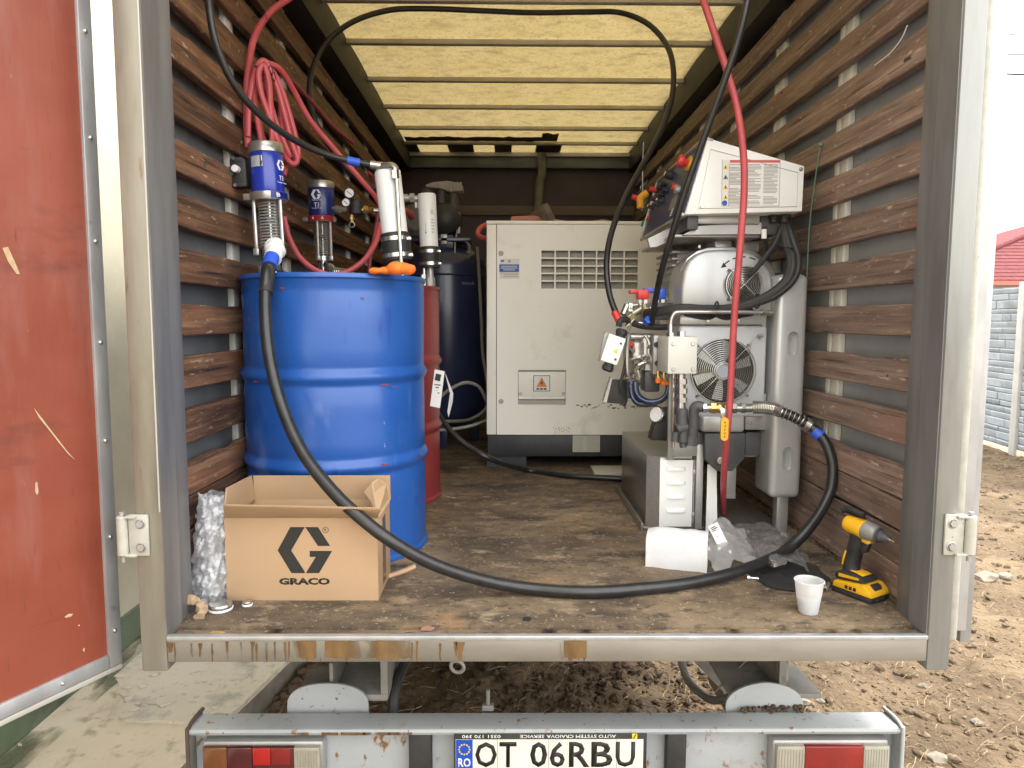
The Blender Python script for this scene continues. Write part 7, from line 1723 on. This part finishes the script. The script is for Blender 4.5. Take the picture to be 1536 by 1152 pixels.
sheet('plastic_bag', 'dark see-through plastic bag crumpled against the machine leg', 'bag', DBAG,
   [[P(1098,790,2.42), P(1115,812,2.25), PZ(1150,850,0.02)],
    [P(1130,788,2.44), P(1145,805,2.26), PZ(1165,845,0.05)],
    [P(1160,790,2.44), P(1172,808,2.26), PZ(1190,845,0.05)],
    [P(1180,796,2.42), P(1196,822,2.24), PZ(1205,850,0.04)],
    [P(1190,812,2.40), P(1212,845,2.16), PZ(1217,858,0.006)]], 0.020, 8, 9)
bm = new()
sheet('rubber_sheet', 'folded black rubber sheet lying under the hose beside the drill', 'sheet', BLACKM,
   [[PZ(1112,845,0.004), PZ(1125,862,0.004), PZ(1150,880,0.003)],
    [PZ(1145,832,0.012), PZ(1165,855,0.010), PZ(1190,886,0.004)],
    [PZ(1190,838,0.014), PZ(1205,858,0.012), PZ(1225,886,0.004)],
    [PZ(1225,850,0.016), PZ(1238,864,0.010), PZ(1252,878,0.004)]], 0.006, 5)
# cup
cc = PZ(1212, 919, 0); H_, R0, R1 = 0.087, 0.0240, 0.0355
CUPM = film('cup_plastic', (0.96,0.965,0.97), 0.22, 0.25, 5, 0.0, 0.95)
bm = new(); lathe(bm, cc, (0,0,1), [(0,0.001),(R0-0.002,0.001),(R0,0.003),(R0+(R1-R0)*0.55,H_*0.55),(R0+(R1-R0)*0.57,H_*0.56),(R0+(R1-R0)*0.62,H_*0.57),(R1-0.001,H_-0.004),(R1+0.0015,H_-0.003),(R1+0.0015,H_-0.0005),(R1-0.001,H_),(R1-0.0025,H_-0.002),(R1-0.0030,H_-0.006),(R0+(R1-R0)*0.5,H_*0.5),(R0-0.002,0.004),(0,0.004)], 36, caps=False)
cup = single('plastic_cup', bm, CUPM, 'white plastic cup half full of pale liquid on the floor edge', 'cup', cc, angle=60)
bm = new(); f_ = 0.45; lathe(bm, cc, (0,0,1), [(0,0.0045),(R0-0.0024,0.0045),(R0+(R1-R0)*f_-0.0018,H_*f_),(0,H_*f_)], 30); part('liquid', bm, mat('pale_liquid', (0.36,0.50,0.62), rough=0.2), cup)
# bolt with ring next to the cup
bc = PZ(1240, 888, 0.0); bm = new(); tube(bm, [bc+Vector((0,0,0.006)), bc+Vector((0.002,-0.004,0.028))], 0.005, 10, 1, smooth=False); ring(bm, bc+Vector((-0.012,0.01,0.010)), (0.2,0.3,1), 0.012, 0.0028, 18, 6); hexnut(bm, bc+Vector((-0.010,0.012,0.012)), bc+Vector((0.002,0.002,0.018)), 0.008); ball(bm, bc+Vector((-0.02,0.0,0.008)), 0.008, 8, 6)
single('shackle', bm, CHROME, 'small bright metal shackle lying beside the white cup', 'shackle', bc)
wc_ = PZ(1057, 866, 0.002); bm = new(); ring(bm, wc_, (0,0,1), 0.008, 0.0028, 18, 6); single('washer', bm, GREYM, 'small steel washer on the floor before the foam block', 'washer', wc_)
bc2 = PZ(1131, 867, 0.005); bm = new(); cyl(bm, bc2+Vector((-0.014,0.004,0)), bc2+Vector((0.012,-0.004,0)), 0.004, seg=8); hexnut(bm, bc2+Vector((-0.018,0.005,0)), bc2+Vector((-0.012,0.0035,0)), 0.007); single('bolt', bm, CHROME, 'short bolt lying at the edge of the black rubber sheet', 'bolt', bc2)
# impact driver
db = PZ(1291, 893, 0.0); ff_ = Vector((0.50,-0.866,0)).normalized(); ss_ = Vector((ff_.y, -ff_.x, 0))
if ss_.x > 0: ss_ = -ss_
ss_ = Vector((-ff_.y, ff_.x, 0))
MDv = Matrix(((ff_.x, ss_.x, 0, db.x), (ff_.y, ss_.y, 0, db.y), (0,0,1,0), (0,0,0,1)))
dv = root('impact_driver', 'yellow and black cordless impact driver standing on its battery by the right wall', 'drill', db)
D_ = lambda x, y, z: MDv @ Vector((x, y, z))
def dprof(bm, prof, y0, y1, bev):        # profile in (forward, up), extruded sideways
    return prism(bm, [D_(x, y0, z) for x, z in prof], MDv.to_3x3() @ Vector((0, y1-y0, 0)), bev)
bm = new(); dprof(bm, [(-0.062,0.001),(0.052,0.001),(0.056,0.010),(0.056,0.016),(-0.062,0.016)], -0.040, 0.040, 0.003); bt_ = part('battery', bm, BLACKM, dv)
bm = new(); dprof(bm, [(-0.060,0.0162),(0.057,0.0162),(0.052,0.030),(0.036,0.044),(0.028,0.045),(-0.055,0.034)], -0.0415, 0.0415, 0.005); part('battery_shell', bm, YELLOW, dv)
bm = new(); hexa(bm, [D_(*q_) for q_ in ((0.048,-0.021,0.006),(0.060,-0.021,0.006),(0.060,0.021,0.006),(0.048,0.021,0.006),(0.034,-0.018,0.046),(0.046,-0.018,0.042),(0.046,0.018,0.042),(0.034,0.018,0.046))], 0.003); part('battery_latch', bm, BLACKM, dv)
bm = new(); dprof(bm, [(-0.058,0.036),(0.030,0.0465),(0.020,0.058),(-0.004,0.066),(-0.045,0.064),(-0.060,0.052)], -0.034, 0.034, 0.006); part('foot', bm, BLACKM, dv)
bm = new(); dprof(bm, [(-0.022,0.0665),(0.016,0.0605),(0.018,0.063),(-0.020,0.069)], -0.020, 0.020, 0.001); hexa(bm, [D_(*q_) for q_ in ((-0.045,-0.0345,0.046),(0.015,-0.0345,0.052),(0.015,-0.0335,0.052),(-0.045,-0.0335,0.046),(-0.045,-0.0352,0.056),(0.012,-0.0352,0.058),(0.012,-0.0335,0.058),(-0.045,-0.0335,0.056))]); part('yellow_label', bm, YELLOW, dv)
bm = new()
for k in range(3): hexa(bm, [D_(*q_) for q_ in ((-0.02+k*.012,-0.0424,0.022),(-0.012+k*.012,-0.0424,0.022),(-0.012+k*.012,-0.0418,0.022),(-0.02+k*.012,-0.0418,0.022),(-0.02+k*.012,-0.0424,0.031),(-0.012+k*.012,-0.0424,0.031),(-0.012+k*.012,-0.0418,0.031),(-0.02+k*.012,-0.0418,0.031))])
part('battery_marks', bm, INK, dv)
def dtube(bm, pts, r_, sx=1.0):
    tube(bm, [D_(*p) for p in pts], r_, 14, 6)
bm = new(); dtube(bm, [(-0.030,0,0.058),(-0.030,0,0.085),(-0.026,0,0.115),(-0.018,0,0.145),(-0.012,0,0.165)], lambda t: 0.019+0.004*abs(t-0.5)*2); part('grip', bm, BLACKM, dv)
bm = new()
for k in range(9): c = D_(-0.029+0.0012*k,0,0.078+k*0.007); ring(bm, c, (0.1*ff_.x,0.1*ff_.y,1), 0.0195, 0.0016, 16, 5)
part('grip_ribs', bm, INK, dv)
bm = new(); dtube(bm, [(-0.050,-0.010,0.075),(-0.046,-0.012,0.095),(-0.040,-0.012,0.115)], 0.004); dtube(bm, [(-0.010,0,0.158),(0.000,0,0.142),(0.004,0,0.128),(0.006,0,0.122)], 0.0055); part('yellow_trim', bm, YELLOW, dv)
bm = new(); dprof(bm, [(0.0,0.118),(0.014,0.124),(0.022,0.150),(0.006,0.160),(-0.006,0.140)], -0.010, 0.010, 0.003); part('trigger', bm, BLACKM, dv)
hb = D_(-0.052,0,0.190); hdv = (MDv.to_3x3() @ Vector((1,0,-0.12))).normalized()
bm = new(); lathe(bm, hb, hdv, [(0.010,-0.004),(0.020,0.0),(0.024,0.010),(0.025,0.034),(0.0255,0.052),(0.024,0.054)], 22); dprof(bm, [(-0.030,0.160),(0.020,0.148),(0.030,0.156),(0.020,0.172),(-0.030,0.178)], -0.014, 0.014, 0.004); part('motor_housing', bm, YELLOW, dv)
bm = new()
for a in (1.2, 1.9): 
    for k in range(5): c = hb+hdv*(0.006+k*0.009)+(MDv.to_3x3() @ Vector((0,-math.cos(a)*0.0,0.030))); cbox(bm, c, (0.03,0.006,0.004), 0.001, MDv.to_3x3())
dtube(bm, [(-0.066,0,0.220),(-0.045,0,0.2305),(-0.02,0,0.226),(0.0,0,0.224)], 0.0075); part('rear_bumper', bm, BLACKM, dv)
bm = new(); lathe(bm, hb, hdv, [(0.0245,0.0545),(0.026,0.056),(0.0255,0.078),(0.021,0.090),(0.016,0.094)], 22); part('gear_case', bm, mat('gear_grey', (0.20,0.20,0.19), (0.27,0.27,0.26), 20, rough=0.45, metal=0.3), dv)
bm = new(); lathe(bm, hb, hdv, [(0.016,0.0942),(0.0165,0.104),(0.011,0.110),(0.010,0.118),(0.008,0.122)], 20); ring(bm, hb+hdv*0.094, hdv, 0.0185, 0.004, 20, 6); part('nose_guard', bm, DGREY, dv)
bm = new(); cyl(bm, hb+hdv*0.121, hb+hdv*0.127, 0.006, seg=12); hexnut(bm, hb+hdv*0.126, hb+hdv*0.140, 0.0032); part('bit_holder', bm, CHROME, dv)
# crumbs and flakes on the floor and sill edge
bm = new(); rr = random.Random(17)
for _ in range(420):
    x = rr.uniform(-0.78, 1.0); y = rr.uniform(1.632, 1.72) if rr.random() < 0.5 else rr.uniform(1.68, 3.2); s = rr.uniform(0.0006,0.0020)
    cbox(bm, (x, y, s*0.5+(0.0 if y > 1.668 else -0.004)), (s*rr.uniform(1,3), s*rr.uniform(1,2), s), 0, Matrix.Rotation(rr.random()*3,3,'Z'))
o = part('floor_crumbs', bm, mat('crumb_pale', (0.28,0.22,0.15), (0.13,0.10,0.07), 60, rough=0.9), None, smooth=False, kind='stuff')
def flake(px, py, pts, m, label):
    c = PZ(px, py, 0.0); bm = new(); prism(bm, [c+Vector((a*0.001, b*0.001, 0.001 if c.y > 1.668 else -0.003)) for a, b in pts], (0,0,0.003)); single('flake', bm, m, label, 'flake', c, smooth=False)
flake(640, 942, [(-14,-8),(12,-10),(20,4),(4,12),(-12,8)], mat('pink_flake', (0.30,0.15,0.13), rough=0.9), 'pinkish brown flake of wood on the threshold')
flake(326, 948, [(-16,-4),(10,-6),(18,2),(2,6),(-14,4)], mat('orange_flake', (0.36,0.22,0.07), rough=0.9), 'small orange dead leaf on the threshold near the left post')
flake(790, 930, [(-9,-8),(8,-9),(11,2),(5,10),(-8,7)], INK, 'dark knot of dirt on the rear edge of the floor')
bm = new(); a_, b_ = PZ(664,744,0.003), PZ(682,747,0.003); tube(bm, [a_, b_], 0.003, 5, 1, smooth=False); single('wood_splinter', bm, STRAW, 'pale wood splinter on the floor right of the red drum', 'splinter', a_)
bm = new(); ring(bm, P(686,1000,2.2), (0.2,1,0.2), 0.022, 0.006, 20, 6); part('tow_ring', bm, HINGE, tk)

for o in list(SC.objects):
    if '_wl' in o: del o['_wl']
